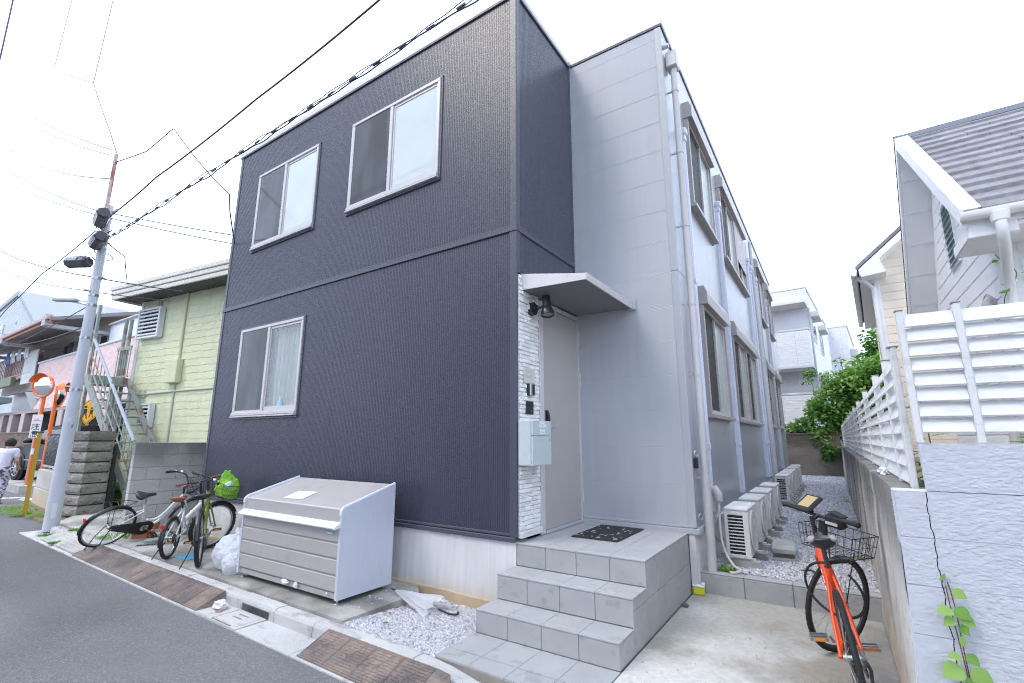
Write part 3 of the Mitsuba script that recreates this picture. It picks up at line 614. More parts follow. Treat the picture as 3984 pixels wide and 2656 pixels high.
# ================================================================== ground, street, kerbs, paving
SROT = -1.15                                  # the street runs at a slight angle to the house
st = lambda m: place(m, 0, 0, SROT)
GY = lambda x, yl: yl + x * math.tan(math.radians(SROT))
struct('ground', box(-160, 160, -120, 240, -0.6, -0.30), 'earth')
ux, uy = np.linspace(-75, 25, 120), np.linspace(-26, -1.488, 50)
Xg, Yg = np.meshgrid(ux, uy, indexing='ij')
Yg = np.where(Xg < -9.7, -26 + (Yg + 26) * (25.4 / 24.512), Yg)      # past the gutter the asphalt runs on to the verge
Zg = -0.128 + 0.012 * (meshkit.fbm(np.stack([Xg * 0.4, Yg * 0.4, Xg * 0], -1), 3) - 0.5) - 0.01 * np.exp(-((Yg + 1.49) / 0.4) ** 2)
Vr, Fr = grid(np.stack([Xg, Yg, Zg], -1))
struct('road', st((Vr, Fr)), 'asphalt')
# the crossing street on the left, beyond the corner plot
struct('crossing_road', box(-75, -14.6, -1.45, 1.3, -0.24, -0.124), 'asphalt')
# gutter strip of concrete between asphalt and kerb
gx = [-9.6, -6.7, -5.1, -3.5, -2.475, -1.94, -1.1, 0.3, 2.2, 4.4, 6.5]
gk = 'gutter'; labels[gk] = {'kind': 'structure'}
for a, b in zip(gx[:-1], gx[1:]):
    if abs(a + 2.475) < 1e-6: continue
    part(gk, 'segment', st(box(a + 0.003, b - 0.003, -1.49, -1.20, -0.22, -0.121, 0.006)), 'kerb_concrete')
kk = 'kerb'; labels[kk] = {'kind': 'structure'}
def kerb_prof(zt=-0.012, zb=-0.2):
    return [(-1.075, zb), (-1.075, zt), (-1.165, zt), (-1.187, zt - 0.008), (-1.2, zt - 0.028), (-1.212, zb)]
edges = [-9.05, -8.45, -7.85, -7.25, -6.66, -6.06, -5.46, -4.87, -4.27, -3.67, -3.07, -2.49, -1.84, -1.25, -0.66, -0.08]
for a, b in zip(edges[:-1], edges[1:]):
    z = -0.012 + 0.004 * math.sin(a * 7)
    m = prism(kerb_prof(z), a + 0.003, b - 0.003, 'x')
    if a == -2.49:                            # inlet block: an opening at the foot
        A = prism(kerb_prof(z), a + 0.003, a + 0.08, 'x'); B = prism(kerb_prof(z), b - 0.08, b - 0.003, 'x')
        Cc = prism([(-1.075, -0.055), (-1.075, z), (-1.165, z), (-1.187, z - 0.008), (-1.2, z - 0.028), (-1.203, -0.055)], a + 0.08, b - 0.08, 'x')
        m = cat([A, B, Cc, box(a + 0.08, b - 0.08, -1.095, -1.075, -0.2, -0.056)])
    part(kk, 'block', st(m), 'kerb_concrete')
# the last block dips towards the driveway
Pd = []
for x, dz in ((-0.077, 0.0), (0.2, -0.02), (0.45, -0.06), (0.62, -0.085), (2.9, -0.085)):
    Pd.append([(x, y, z + (dz if z > -0.15 else 0)) for y, z in kerb_prof() + [(-1.075, -0.2)]])
part(kk, 'dropped_block', st(grid(np.array(Pd))), 'kerb_concrete')
# concrete slab in front of the dark house, with the driveway to the right
SLAB = np.array([(-6.55, GY(-6.55, -1.07)), (-1.055, GY(-1.055, -1.07)), (-1.045, -0.16), (-1.22, -0.002), (-6.12, -0.002), (-6.35, -0.45)])
struct('concrete_slab', prism(SLAB, -0.2, 0.012), 'slab_concrete')
struct('driveway', prism([(1.208, -1.02), (1.208, 1.445), (2.80, 1.445), (2.80, -3.0), (5.0, -3.0), (5.0, -1.5), (3.2, -1.5), (3.2, -1.1)] if False else
                         [(1.208, -1.06), (2.9, -1.13), (2.9, 1.445), (1.208, 1.445)], -0.2, -0.002), 'drive_concrete')
# left of the slab: worn apron up to the neighbour's gate
struct('apron', prism([(-9.6, -0.82), (-7.95, -0.90), (-6.56, -0.98), (-6.56, 0.3), (-9.0, 2.4), (-12.6, 1.9), (-11.2, 0.2), (-10.3, -0.4)], -0.2, -0.008), 'concrete')
struct('verge', prism([(-14.2, -0.62), (-9.4, -0.86), (-6.56, -1.0), (-6.3, -0.6), (-6.3, 0.4), (-9.0, 3.0), (-13.6, 2.5), (-14.7, 0.8), (-14.75, -0.1)], -0.28, -0.085), 'earth')
# alley gravel bed and front gravel bed (base)
struct('gravel_bed', box(1.2, 2.95, 1.47, 17.2, -0.2, 0.175), 'gravel_base')
struct('gravel_bed', prism([(-1.058, GY(-1.05, -1.07)), (0.0, -1.07), (0.0, -0.004), (-1.24, -0.004), (-1.05, -0.16)], -0.2, -0.085), 'gravel_base')
struct('garden_soil', box(2.95, 60, -0.9, 30, -0.3, 1.15), 'earth')

# pebbles
ico = trimesh.creation.icosahedron()
IV, IF = np.array(ico.vertices), np.array(ico.faces)
def pebbles(pts, size, seed):
    r = np.random.default_rng(seed); n = len(pts)
    S = r.uniform(0.55, 1.25, (n, 1, 3)) * r.uniform(0.6, 1.25, (n, 1, 1)) * size
    J = 1 + r.uniform(-0.25, 0.25, (n, 12, 1))
    q = r.normal(size=(n, 4)); q /= np.linalg.norm(q, axis=1, keepdims=True)
    w, x, y, z = q.T
    R = np.stack([1 - 2 * (y * y + z * z), 2 * (x * y - z * w), 2 * (x * z + y * w), 2 * (x * y + z * w), 1 - 2 * (x * x + z * z), 2 * (y * z - x * w),
                  2 * (x * z - y * w), 2 * (y * z + x * w), 1 - 2 * (x * x + y * y)], 1).reshape(n, 3, 3)
    V = np.einsum('nij,nkj->nki', R, IV[None] * S * J) + pts[:, None]
    F = IF[None] + (np.arange(n) * 12)[:, None, None]
    g = r.choice([0.36, 0.46, 0.53, 0.60, 0.66], n, p=[0.14, 0.26, 0.28, 0.22, 0.10])[:, None] * np.array([0.98, 0.98, 1.04])
    warm = r.random(n) < 0.05
    g[warm] *= np.array([1.0, 0.86, 0.72])
    return V.reshape(-1, 3), F.reshape(-1, 3), np.repeat(g, 12, 0)
def pebble_stuff(name, pts, size, seed, label):
    V, F, c = pebbles(pts, size, seed)
    k = numbered(name)
    scene[k] = mikit.ply((V, F), 'vc_matte', smooth=False, color=c)
    labels[k] = {'label': label, 'category': 'gravel', 'kind': 'stuff'}
from shapely.geometry import Polygon as _Pg, Point as _Pt
def in_poly(poly, n, seed):
    r = np.random.default_rng(seed); P = np.array(poly); lo, hi = P.min(0), P.max(0)
    q = r.uniform(lo, hi, (n, 2)); import matplotlib.path as mp
    return q[mp.Path(P).contains_points(q)]
def in_poly(poly, n, seed):
    r = np.random.default_rng(seed); P = np.array(poly, float); lo, hi = P.min(0), P.max(0)
    q = r.uniform(lo, hi, (n, 2)); ins = np.zeros(n, bool)
    for i in range(len(P)):
        a, b = P[i], P[i - 1]
        c = ((a[1] > q[:, 1]) != (b[1] > q[:, 1])) & (q[:, 0] < (b[0] - a[0]) * (q[:, 1] - a[1]) / (b[1] - a[1] + 1e-12) + a[0])
        ins ^= c
    return q[ins]
FG = [(-1.06, GY(-1.05, -1.075)), (0.0, -1.08), (0.0, -0.01), (-1.16, -0.01), (-1.03, -0.16)]
q = in_poly(FG, 14000, 1)
slope = np.clip(-(q[:, 1] + 0.15) / 0.9, 0, 1)
zz = -0.085 + 0.06 * slope + 0.02 * meshkit.fbm(np.column_stack([q * 3, q[:, :1] * 0]), 3)
pebble_stuff('front_gravel', np.column_stack([q, zz + rng.uniform(-0.004, 0.012, len(q))]), 0.0086, 2, 'pale grey crushed gravel in the small bed between slab and steps')
q = in_poly([(1.30, 1.60), (2.73, 1.60), (2.72, 5.0), (1.30, 5.0)], 21000, 3)
pebble_stuff('alley_gravel', np.column_stack([q, 0.18 + 0.02 * meshkit.fbm(np.column_stack([q * 2, q[:, :1] * 0]), 3) + rng.uniform(-0.004, 0.008, len(q))]), 0.0115, 4, 'grey crushed gravel covering the near part of the alley')
q = in_poly([(1.30, 5.0), (2.72, 5.0), (2.71, 16.8), (1.30, 16.8)], 21000, 5)
pebble_stuff('alley_gravel', np.column_stack([q, 0.18 + 0.02 * meshkit.fbm(np.column_stack([q * 2, q[:, :1] * 0]), 3) + rng.uniform(-0.004, 0.008, len(q))]), 0.02, 6, 'grey crushed gravel covering the far part of the alley')

# tiled kerb between driveway and alley gravel
tk = 'tiled_kerb'; labels[tk] = {'kind': 'structure'}
part(tk, 'core', box(1.27, 2.745, 1.46, 1.58, -0.1, 0.186), 'grout')
for i in range(4):
    x0 = 1.262 + 0.408 * i; x1 = min(x0 + 0.403, 2.745)
    part(tk, 'tile', box(x0, x1, 1.448, 1.462, -0.05, 0.178, 0.003), 'grey_tile')
    part(tk, 'tile', box(x0, x1, 1.449, 1.585, 0.181, 0.192, 0.003), 'grey_tile')

# ================================================================== entrance steps
ES = thing('entrance_steps', 'three grey tiled steps and landing in front of the taupe entrance door', 'steps')
H1, H2, H3 = 0.172, 0.371, 0.566
YA, YB, G = -0.598, -0.306, 0.004
part(ES, 'core', cat([box(0.006, 1.194, YA + 0.012, 1.36, -0.15, H1 - 0.010), box(0.006, 1.194, YB + 0.012, 1.36, H1 - 0.010, H2 - 0.010), box(0.006, 1.194, 0.012, 1.36, H2 - 0.010, H3 - 0.010)]), 'grout')
def nosing_tile(x0, x1, y0, y1, z):
    """a tread tile with fine grooves along its front edge"""
    prof = [(y0, z - 0.012), (y0, z - 0.003), (y0 + 0.004, z)]
    for k in range(5):
        g0 = y0 + 0.014 + k * 0.011
        prof += [(g0, z), (g0 + 0.0015, z - 0.0022), (g0 + 0.0045, z - 0.0022), (g0 + 0.006, z)]
    prof += [(y1, z), (y1, z - 0.012)]
    return prism(prof, x0, x1, 'x')
for (yf, yb, zt, zb) in ((YA, YB, H1, 0.0), (YB, 0.0, H2, H1), (0.0, 0.30, H3, H2)):
    for i in range(4):
        x0, x1 = 0.3 * i + G / 2, 0.3 * (i + 1) - G / 2
        if i == 3: x1 = 1.2
        if i == 0: x0 = 0.0
        part(ES, 'tread_tile', nosing_tile(x0, x1, yf, yb - G, zt), 'grey_tile')
        part(ES, 'riser_tile', box(x0, x1 - (0.002 if i == 3 else 0), yf + 0.002, yf + 0.013, zb + 0.003, zt - 0.0155, 0.002), 'grey_tile')
for j, (y0, y1) in enumerate(((0.30, 0.60), (0.60, 0.90), (0.90, 1.20), (1.20, 1.355))):
    for i in range(4):
        x0, x1 = 0.3 * i + G / 2, 0.3 * (i + 1) - G / 2
        part(ES, 'landing_tile', box(max(x0, 0.04) if j > 0 else x0, x1 if i < 3 else 1.2, y0, y1 - G, H3 - 0.012, H3, 0.002), 'grey_tile')
ycols = [YA] + [YB + 0.3 * k for k in range(0, 6)] + [1.36]
ycols = [-0.598, -0.306, 0.0, 0.30, 0.60, 0.90, 1.20, 1.358]
for a, b in zip(ycols[:-1], ycols[1:]):
    top = H1 if a < YB - 0.01 else H2 if a < -0.01 else H3
    cuts = [0.0, min(0.283, top)] + ([top] if top > 0.30 else [])
    for z0, z1 in zip(cuts[:-1], cuts[1:]):
        zt_ = z1 - (0.0155 if abs(z1 - top) < 1e-6 else 0.002)
        part(ES, 'side_tile', box(1.188, 1.1985, a + 0.003, b - 0.002, z0 + 0.002, zt_, 0.002), 'grey_tile')
# tile paving at the foot of the steps
tp = 'tile_paving'; labels[tp] = {'kind': 'structure'}
part(tp, 'bed', prism([(0.004, -1.072), (1.2, GY(1.2, -1.072)), (1.2, YA + 0.01), (0.004, YA + 0.01)], -0.2, -0.006), 'grout')
for (y0, y1) in ((-0.918, YA - 0.002), (None, -0.923)):
    for i in range(4):
        x0, x1 = 0.004 + 0.3 * i, 0.3 * (i + 1)
        pl_ = [(x0, y0 if y0 else GY(x0, -1.072)), (x1, y0 if y0 else GY(x1, -1.072)), (x1, y1), (x0, y1)]
        part(tp, 'tile', prism(pl_, -0.012, 0.001), 'grey_tile')
# door mat
mt = thing('door_mat', 'black rubber door mat with white flecks on the tiled landing', 'mat')
part(mt, 'rubber', box(0.30, 0.775, 0.515, 1.265, H3 + 0.002, H3 + 0.012, 0.004), ('d', 0.018, 0.018, 0.02))
r3 = np.random.default_rng(11); fl = []
for _ in range(48):
    x, y, a, l, w = r3.uniform(0.32, 0.755), r3.uniform(0.535, 1.245), r3.uniform(0, 180), r3.uniform(0.004, 0.020), r3.uniform(0.002, 0.006)
    fl.append(place(box(-l, l, -w, w, H3 + 0.0122, H3 + 0.0135), x, y, a))
part(mt, 'flecks', cat(fl), ('d', 0.55, 0.55, 0.56), kind='stuff')

# ================================================================== kerb ramps of rusty iron, drain covers
def ramp_panel(key, x0, x1, seed, emblem):
    """one cast plate of a kerb ramp, sloping from the kerb to the asphalt"""
    r = np.random.default_rng(seed)
    L_, y0, y1 = x1 - x0, -1.462, -1.205
    zf, zb_ = -0.108, -0.004
    zs = lambda y: zf + (zb_ - zf) * (y - y0) / (y1 - y0)
    sl = math.degrees(math.atan2(zb_ - zf, y1 - y0))
    M = tr(x0, y0, zf) @ rot([1, 0, 0], sl); W_ = math.hypot(y1 - y0, zb_ - zf)
    pl_ = box(0.003, L_ - 0.003, 0, W_, -0.016, 0.0, 0.003)
    k = part(key, 'plate', st(xf(pl_, M)), 'rusty_iron')
    ms = [box(0.004, 0.012, 0.004, W_ - 0.004, 0.0, 0.004), box(L_ - 0.012, L_ - 0.004, 0.004, W_ - 0.004, 0.0, 0.004), box(0.012, L_ - 0.012, 0.004, 0.012, 0.0, 0.004), box(0.012, L_ - 0.012, W_ - 0.012, W_ - 0.004, 0, 0.004)]
    n = 11
    for j in range(n):
        yy_ = 0.024 + (W_ - 0.048) * j / (n - 1)
        off = 0.02 * (j % 2)
        for a, b in ((0.02, 0.085), (0.098, 0.165), (0.178, 0.235), (0.245, L_ - 0.022)):
            a2, b2 = min(a + off, L_ - 0.03), min(b + off, L_ - 0.018)
            if abs((a2 + b2) / 2 - L_ / 2) < 0.045 and abs(yy_ - W_ / 2) < 0.035 and emblem: continue
            if b2 > a2 + 0.01: ms.append(box(a2, b2, yy_ - 0.0032, yy_ + 0.0032, 0, 0.0045))
    if emblem:
        for dx, dy in ((-0.022, -0.006), (0.0, 0.008), (0.022, -0.006)):
            ms.append(xf(xf(torus(0.011, 0.0028, 16, 6), rot([1, 0, 0], 90)), tr(L_ / 2 + dx, W_ / 2 + dy, 0.002)))
        ms.append(xf(box(-W_ * 0.44, W_ * 0.44, -0.0025, 0.0025, 0, 0.004), tr(L_ * 0.5, W_ / 2, 0) @ rot([0, 0, 1], 66)))
    part(k, 'tread_bars', st(xf(cat(ms), M)), 'rusty_iron')
    return k
kr = thing('kerb_ramp', 'short rusty iron kerb ramp of five plates in front of the entrance steps', 'kerb ramp')
for i in range(4): ramp_panel(kr, -1.02 + 0.298 * i, -1.02 + 0.298 * (i + 1), 40 + i, True)
xe = -1.02 + 0.298 * 4
ce = [(xe, -1.205, -0.004), (xe, -1.462, -0.108), (xe + 0.30, -1.462, -0.114), (xe + 0.12, -1.205, -0.014)]
cp = np.array(ce); low = cp - np.array([0, 0, 0.016])
part(kr, 'end_plate', st((np.vstack([cp, low]), np.array([[0, 1, 2], [0, 2, 3], [4, 6, 5], [4, 7, 6], [0, 4, 5], [0, 5, 1], [1, 5, 6], [1, 6, 2], [2, 6, 7], [2, 7, 3], [3, 7, 4], [3, 4, 0]]))), 'rusty_iron')
arcs = []
for k in range(6):
    rr = 0.05 + 0.04 * k
    pts = []
    for t in np.linspace(-70, 10, 12):
        x, y = xe + 0.02 + rr * math.cos(math.radians(t)), -1.22 + rr * math.sin(math.radians(t))
        if y < -1.455 or y > -1.215: continue
        if x > xe + 0.12 + (0.18) * (-1.205 - y) / 0.257 - 0.01: continue
        zc = -0.004 + (y + 1.205) / 0.257 * 0.104 - 0.012 * (x - xe) / 0.2
        pts.append((x, y, zc + 0.002))
    if len(pts) > 2: arcs.append(tube(pts, 0.003, 6))
if arcs: part(kr, 'tread_arcs', st(cat(arcs)), 'rusty_iron')
part(kr, 'front_rail', st(box(-1.03, xe + 0.3, -1.474, -1.462, -0.121, -0.106, 0.003)), 'rusty_iron')
kr2 = thing('kerb_ramp', 'long rusty iron kerb ramp beside the parked bicycles', 'kerb ramp')
for i in range(13): ramp_panel(kr2, -6.62 + 0.2985 * i, -6.62 + 0.2985 * (i + 1), 60 + i, False)
part(kr2, 'end_cheek', st(prism([(-1.462, -0.121), (-1.205, -0.121), (-1.205, -0.022), (-1.462, -0.124 + 0.004)], -2.742, -2.737, 'x')), 'rusty_iron')
part(kr2, 'bolt_lug', st(box(-2.737, -2.715, -1.30, -1.275, -0.12, -0.10, 0.003)), 'rusty_iron')
part(kr2, 'front_rail', st(box(-6.63, -2.74, -1.474, -1.463, -0.121, -0.106, 0.003)), 'rusty_iron')
dc = thing('drain_cover', 'concrete gutter drain cover with two long slots beside the kerb inlet', 'drain cover')
cov = prism([(-2.47, -1.487), (-1.945, -1.487), (-1.945, -1.205), (-2.47, -1.205)], -0.19, -0.117, holes=[[(-2.26, -1.30), (-2.24, -1.30), (-2.10, -1.255), (-2.115, -1.24)][::-1], [(-2.14, -1.345), (-2.12, -1.345), (-2.02, -1.285), (-2.035, -1.272)][::-1]] if False else
            [[(-2.30, -1.325), (-2.13, -1.325), (-2.13, -1.345), (-2.30, -1.345)], [(-2.30, -1.265), (-2.13, -1.265), (-2.13, -1.285), (-2.30, -1.285)]])
part(dc, 'lid', st(cov), 'kerb_concrete')
part(dc, 'frame', st(cat([box(-2.42, -2.405, -1.455, -1.225, -0.1168, -0.112), box(-2.0, -1.99, -1.455, -1.225, -0.1168, -0.1135), box(-2.405, -2.0, -1.455, -1.445, -0.1168, -0.113)])), 'kerb_concrete')
part(dc, 'front_joint', st(box(-2.40, -2.06, -1.478, -1.466, -0.1168, -0.1135)), 'rusty_iron')
part(dc, 'pit', st(box(-2.46, -1.95, -1.48, -1.08, -0.3, -0.193)), 'room_dark')
# striped grey ramp on the far left
kr3 = thing('kerb_ramp', 'worn grey ribbed kerb ramp on the left of the parked bicycles', 'kerb ramp')
for i in range(5):
    x0 = -8.45 + 0.36 * i
    pr_ = [(-1.40, -0.12), (-1.16, -0.03), (-1.16, -0.115), (-1.40, -0.124)]
    a = part(kr3, 'plate', st(prism([(-1.45, -0.125), (-1.45, -0.10), (-1.15, -0.01), (-1.15, -0.125)], x0 + 0.003, x0 + 0.357, 'x')), 'concrete')
    part(a, 'ridges', st(cat([box(x0 + 0.02, x0 + 0.34, -1.44 + 0.055 * j, -1.425 + 0.055 * j, -0.105 + 0.0165 * j, -0.091 + 0.0165 * j) for j in range(6)])), 'block_grey')

# ================================================================== small things lying on slab and gravel
gr = thing('slab_grating', 'narrow dark drain grating let into the slab beside the folding bicycle', 'grating')
gm = lambda m: place(m, -5.75, -0.68, 55)
part(gr, 'trough', gm(box(-0.22, 0.22, -0.045, 0.045, 0.0125, 0.015)), ('d', 0.02, 0.02, 0.02))
part(gr, 'frame', gm(cat([box(-0.22, 0.22, 0.038, 0.046, 0.013, 0.019), box(-0.22, 0.22, -0.046, -0.038, 0.013, 0.019)])), ('m', 0.3, 0.3, 0.3))
for i in range(6): part(gr, 'bar', gm(box(-0.19 + i * 0.07, -0.18 + i * 0.07, -0.038, 0.038, 0.013, 0.018)), ('m', 0.2, 0.2, 0.2))
cc = thing('cleanout_cap', 'round grey cleanout cap standing on the slab by the bicycles', 'cap')
part(cc, 'body', cyl((-5.93, -0.66, 0.012), (-5.93, -0.66, 0.055), 0.085, 0.08, 28), ('d', 0.24, 0.25, 0.245), smooth=40)
part(cc, 'lid', lathe([(0.0, 0.066), (0.05, 0.066), (0.06, 0.06), (0.086, 0.06), (0.088, 0.052), (0.082, 0.05)], 28) if False else move(lathe([(0.088, 0.046), (0.088, 0.056), (0.082, 0.062), (0.05, 0.062), (0.045, 0.058), (0.0, 0.058)], 28), -5.93, -0.66, 0), ('d', 0.28, 0.29, 0.285), smooth=40)
single('blue_mat', place(box(-0.17, 0.17, -0.11, 0.11, 0.0125, 0.02, 0.003), -4.55, -0.735, 6), ('g', 0.10, 0.36, 0.58), 'light blue flat plastic sheet lying on the slab under the green bicycle', 'plastic sheet')
yt = thing('yellow_tin', 'dented yellow box with white lid left in the corner beside the steps', 'box')
ytm = lambda m: place(m, 1.262, 1.375, 8)
part(yt, 'body', ytm(box(-0.052, 0.052, -0.055, 0.055, 0.0, 0.082, 0.012)), ('g', 0.62, 0.60, 0.03))
part(yt, 'lid', ytm(xf(box(-0.056, 0.056, -0.062, 0.062, 0.0, 0.014, 0.006), tr(0, 0, 0.084) @ rot([1, 0, 0], 7) @ rot([0, 1, 0], 4))), ('g', 0.72, 0.73, 0.72))
part(yt, 'string', ytm(xf(cat([xf(box(-0.065, 0.065, -0.0012, 0.0012, 0.0145, 0.016), rot([0, 0, 1], a_)) for a_ in (35, 60, -40)]), tr(0, 0, 0.084) @ rot([1, 0, 0], 7) @ rot([0, 1, 0], 4))), ('d', 0.06, 0.06, 0.07))
cb = thing('concrete_block', 'hollow concrete block lying on the gravel beside the first air conditioner', 'concrete block')
cbm = lambda m: place(m, 1.93, 2.63, 4)
part(cb, 'upper_slab', cbm(box(-0.115, 0.115, -0.30, 0.28, 0.275, 0.325, 0.006)), 'concrete')
part(cb, 'lower_slab', cbm(box(-0.11, 0.11, -0.29, 0.26, 0.18, 0.225, 0.006)), 'concrete')
part(cb, 'web', cbm(cat([box(-0.10, 0.10, y, y + 0.035, 0.226, 0.274) for y in (-0.20, -0.03, 0.14)])), 'concrete')
# clear vinyl umbrella lying against the slab edge
um = thing('vinyl_umbrella', 'folded clear vinyl umbrella with black handle lying on the front gravel', 'umbrella')
p0, p1 = np.array([-1.27, -0.32, 0.055]), np.array([-0.47, -0.335, -0.035])
ax = (p1 - p0) / np.linalg.norm(p1 - p0)
u_ = np.cross(ax, [0, 0, 1]); u_ /= np.linalg.norm(u_); w_ = np.cross(u_, ax)
part(um, 'tip', cyl(p0, p0 + ax * 0.07, 0.005, 0.008), ('g', 0.02, 0.02, 0.02), smooth=40)
rows = []
for t in np.linspace(0, 1, 14):
    c = p0 + ax * (0.07 + 0.56 * t); R0 = 0.012 + 0.10 * t ** 0.8
    ring = []
    for k in range(48):
        a = 2 * PI * k / 48
        rr = R0 * (1 + 0.32 * math.cos(8 * a + 3 * t) * min(1, 2 * t) + 0.12 * math.sin(3 * a + 9 * t))
        pt = c + u_ * rr * 1.2 * math.cos(a) + w_ * rr * 0.62 * math.sin(a)
        gz = -0.085 + 0.06 * min(max(-(pt[1] + 0.15) / 0.9, 0), 1) + 0.018 if pt[0] > -1.04 else 0.016
        pt[2] = max(pt[2], gz + 0.004)
        ring.append(pt)
    rows.append(ring + ring[:1])
part(um, 'canopy', grid(np.array(rows)), 'clear_vinyl', smooth=True)
for k in range(6):
    a = 2 * PI * k / 6 + 0.2
    part(um, 'rib', tube([p0 + ax * 0.09, p0 + ax * (0.66) + u_ * 0.11 * math.cos(a) + w_ * max(0.055 * math.sin(a), -0.02)], 0.0025, 6), ('g', 0.4, 0.4, 0.42), smooth=True)
part(um, 'shaft', cyl(p0 + ax * 0.07, p1 - ax * 0.10, 0.004), ('m', 0.55, 0.55, 0.56), smooth=40)
hk = [p1 - ax * 0.17, p1 - ax * 0.09, p1 - ax * 0.03] + [p1 + ax * (0.0 + 0.035 * math.sin(t)) + w_ * 0.008 + u_ * (-0.035 * (1 - math.cos(t))) for t in np.linspace(0.1, 2.9, 12)]
part(um, 'handle', tube(hk, 0.0085, 10), ('g', 0.015, 0.015, 0.016), smooth=True)
# leaves and litter on the gravel
r4 = np.random.default_rng(21)
def dry_leaf(x, y, z, s, col, rz):
    P = np.array([(-1, 0, 0.1), (-0.4, 0.5, 0.25), (0.4, 0.45, 0.2), (1, 0, 0.05), (0.4, -0.45, 0.25), (-0.4, -0.5, 0.15), (0, 0, -0.02)]) * s
    F = np.array([[6, 0, 5], [6, 5, 4], [6, 4, 3], [6, 3, 2], [6, 2, 1], [6, 1, 0]])
    return place((P, F), x, y, rz, z)
nd = 0
lv = []
for i in range(17):
    if i < 11: x, y = -1.0 + abs(r4.normal(0, 0.04)), r4.uniform(-0.75, -0.22)
    else: x, y = r4.uniform(-0.95, -0.05), r4.uniform(-0.95, -0.1)
    s = r4.uniform(0.009, 0.018)
    lv.append(dry_leaf(x, y, -0.05 + 0.06 * np.clip(-(y + .15) / .9, 0, 1), s, None, r4.uniform(0, 360)))
stuff('dry_leaves', cat(lv), ('d', 0.22, 0.10, 0.06), 'scattered reddish brown dry leaves on the front gravel bed', 'leaves')
single('green_leaf', dry_leaf(-0.74, -0.86, 0.0, 0.03, None, 40), ('l', 0.06, 0.16, 0.05), 'single dark green leaf lying on the front gravel', 'leaf')
tw = [(2.12, 2.0, 0.205), (2.2, 1.98, 0.222), (2.27, 1.93, 0.212), (2.33, 1.90, 0.21), (2.36, 1.86, 0.205)]
single('stick', tube(tw, [0.004, 0.009, 0.007, 0.008, 0.003], 7), ('d', 0.04, 0.035, 0.03), 'short dark twig lying on the alley gravel beside the orange bicycle', 'twig', smooth=True)
def crumple(c, s, seed, sub=3, amp=0.5):
    m = trimesh.creation.icosphere(subdivisions=sub); V = np.array(m.vertices)
    n = meshkit.fbm(V * 2.2 + seed * 7.1, 4, seed) - 0.5
    V = V * (1 + amp * n[:, None] * 2); V = V * np.array(s)
    V[:, 2] = np.maximum(V[:, 2], -0.72 * s[2])
    return V + np.array(c), np.array(m.faces)
single('crumpled_glove', st(crumple((-2.60, -1.31, -0.085), (0.075, 0.05, 0.04), 5, 4, 0.75)), ('d', 0.62, 0.62, 0.64), 'crumpled white cloth glove in the gutter at the end of the long ramp', 'glove', smooth=True)
single('brick_scrap', st(place(box(-0.03, 0.03, -0.015, 0.015, 0, 0.012, 0.003), -2.52, -1.36, 40, -0.12)), ('d', 0.42, 0.2, 0.12), 'small reddish scrap in the gutter beside the crumpled glove', 'scrap')
single('round_stone', crumple((1.24, 0.92, 0.012), (0.03, 0.022, 0.018), 9, 3, 0.3), ('d', 0.10, 0.11, 0.11), 'small dark stone on the driveway at the foot of the steps', 'stone', smooth=True)
r5 = np.random.default_rng(5)
stuff('driveway_grit', cat([crumple((r5.uniform(1.25, 2.65), r5.uniform(-0.95, 1.4), 0.001), np.array([1, .8, .6]) * r5.uniform(0.002, 0.007), k, 1, 0.4) for k in range(130)]), ('d', 0.33, 0.31, 0.28), 'loose grit scattered over the concrete driveway', 'grit')
stuff('slab_debris', cat([crumple((r5.uniform(-1.4, -1.1), r5.uniform(-0.9, -0.2), 0.016), np.array([1, .8, .6]) * r5.uniform(0.003, 0.011), k + 300, 1, 0.4) for k in range(22)]), ('d', 0.55, 0.55, 0.55), 'small white crumbs on the slab beside the refuse bin', 'crumbs')
# ================================================================== refuse bin
BN = thing('refuse_bin', 'large taupe steel refuse bin with sloping lid and lilac grey sides on the slab', 'refuse bin')
bx0, bx1, byf, byb = -3.115, -1.375, -0.88, -0.225
side = [(byf, 0.062), (byb, 0.062), (byb, 1.035), (byf + 0.035, 0.862), (byf + 0.008, 0.852), (byf, 0.83)]
part(BN, 'side_panel', prism(side, bx0, bx0 + 0.032, 'x'), 'bin_side')
part(BN, 'side_panel', prism(side, bx1 - 0.032, bx1, 'x'), 'bin_side')
a_ = math.atan2(1.035 - 0.862, byb - byf - 0.035)
lid = [(byf + 0.03, 0.855), (byb + 0.0, 1.030), (byb, 1.018), (byf + 0.03, 0.843)]
part(BN, 'lid', prism(lid, bx0 + 0.034, bx1 - 0.034, 'x'), 'bin_taupe')
part(BN, 'lid_edge', cat([tube([(bx0 + 0.034, byf + 0.02, 0.846), (bx1 - 0.034, byf + 0.02, 0.846)], 0.013, 10)]), 'frame_alu', smooth=40)
for xx in (bx0 + 0.016, bx1 - 0.016):
    part(BN, 'edge_cap', tube([(xx, byf + 0.004, 0.80), (xx, byf + 0.008, 0.838), (xx, byf + 0.03, 0.864), (xx, byb, 1.037)], 0.017, 8), 'duct_cover', smooth=40)
part(BN, 'fascia', box(bx0 + 0.034, bx1 - 0.034, byf + 0.01, byf + 0.03, 0.735, 0.843), 'bin_taupe')
part(BN, 'handle_rail', cat([prism([(byf + 0.008, 0.735), (byf - 0.055, 0.700), (byf - 0.062, 0.690), (byf - 0.058, 0.680), (byf + 0.008, 0.695)], bx0 + 0.012, bx1 - 0.035, 'x')] +
                            [box(bx0 + 0.012, bx1 - 0.036, byf - 0.012 - 0.016 * k, byf - 0.009 - 0.016 * k, 0.718 - 0.009 * k, 0.7285 - 0.009 * k) for k in range(3)]), 'fence_white')
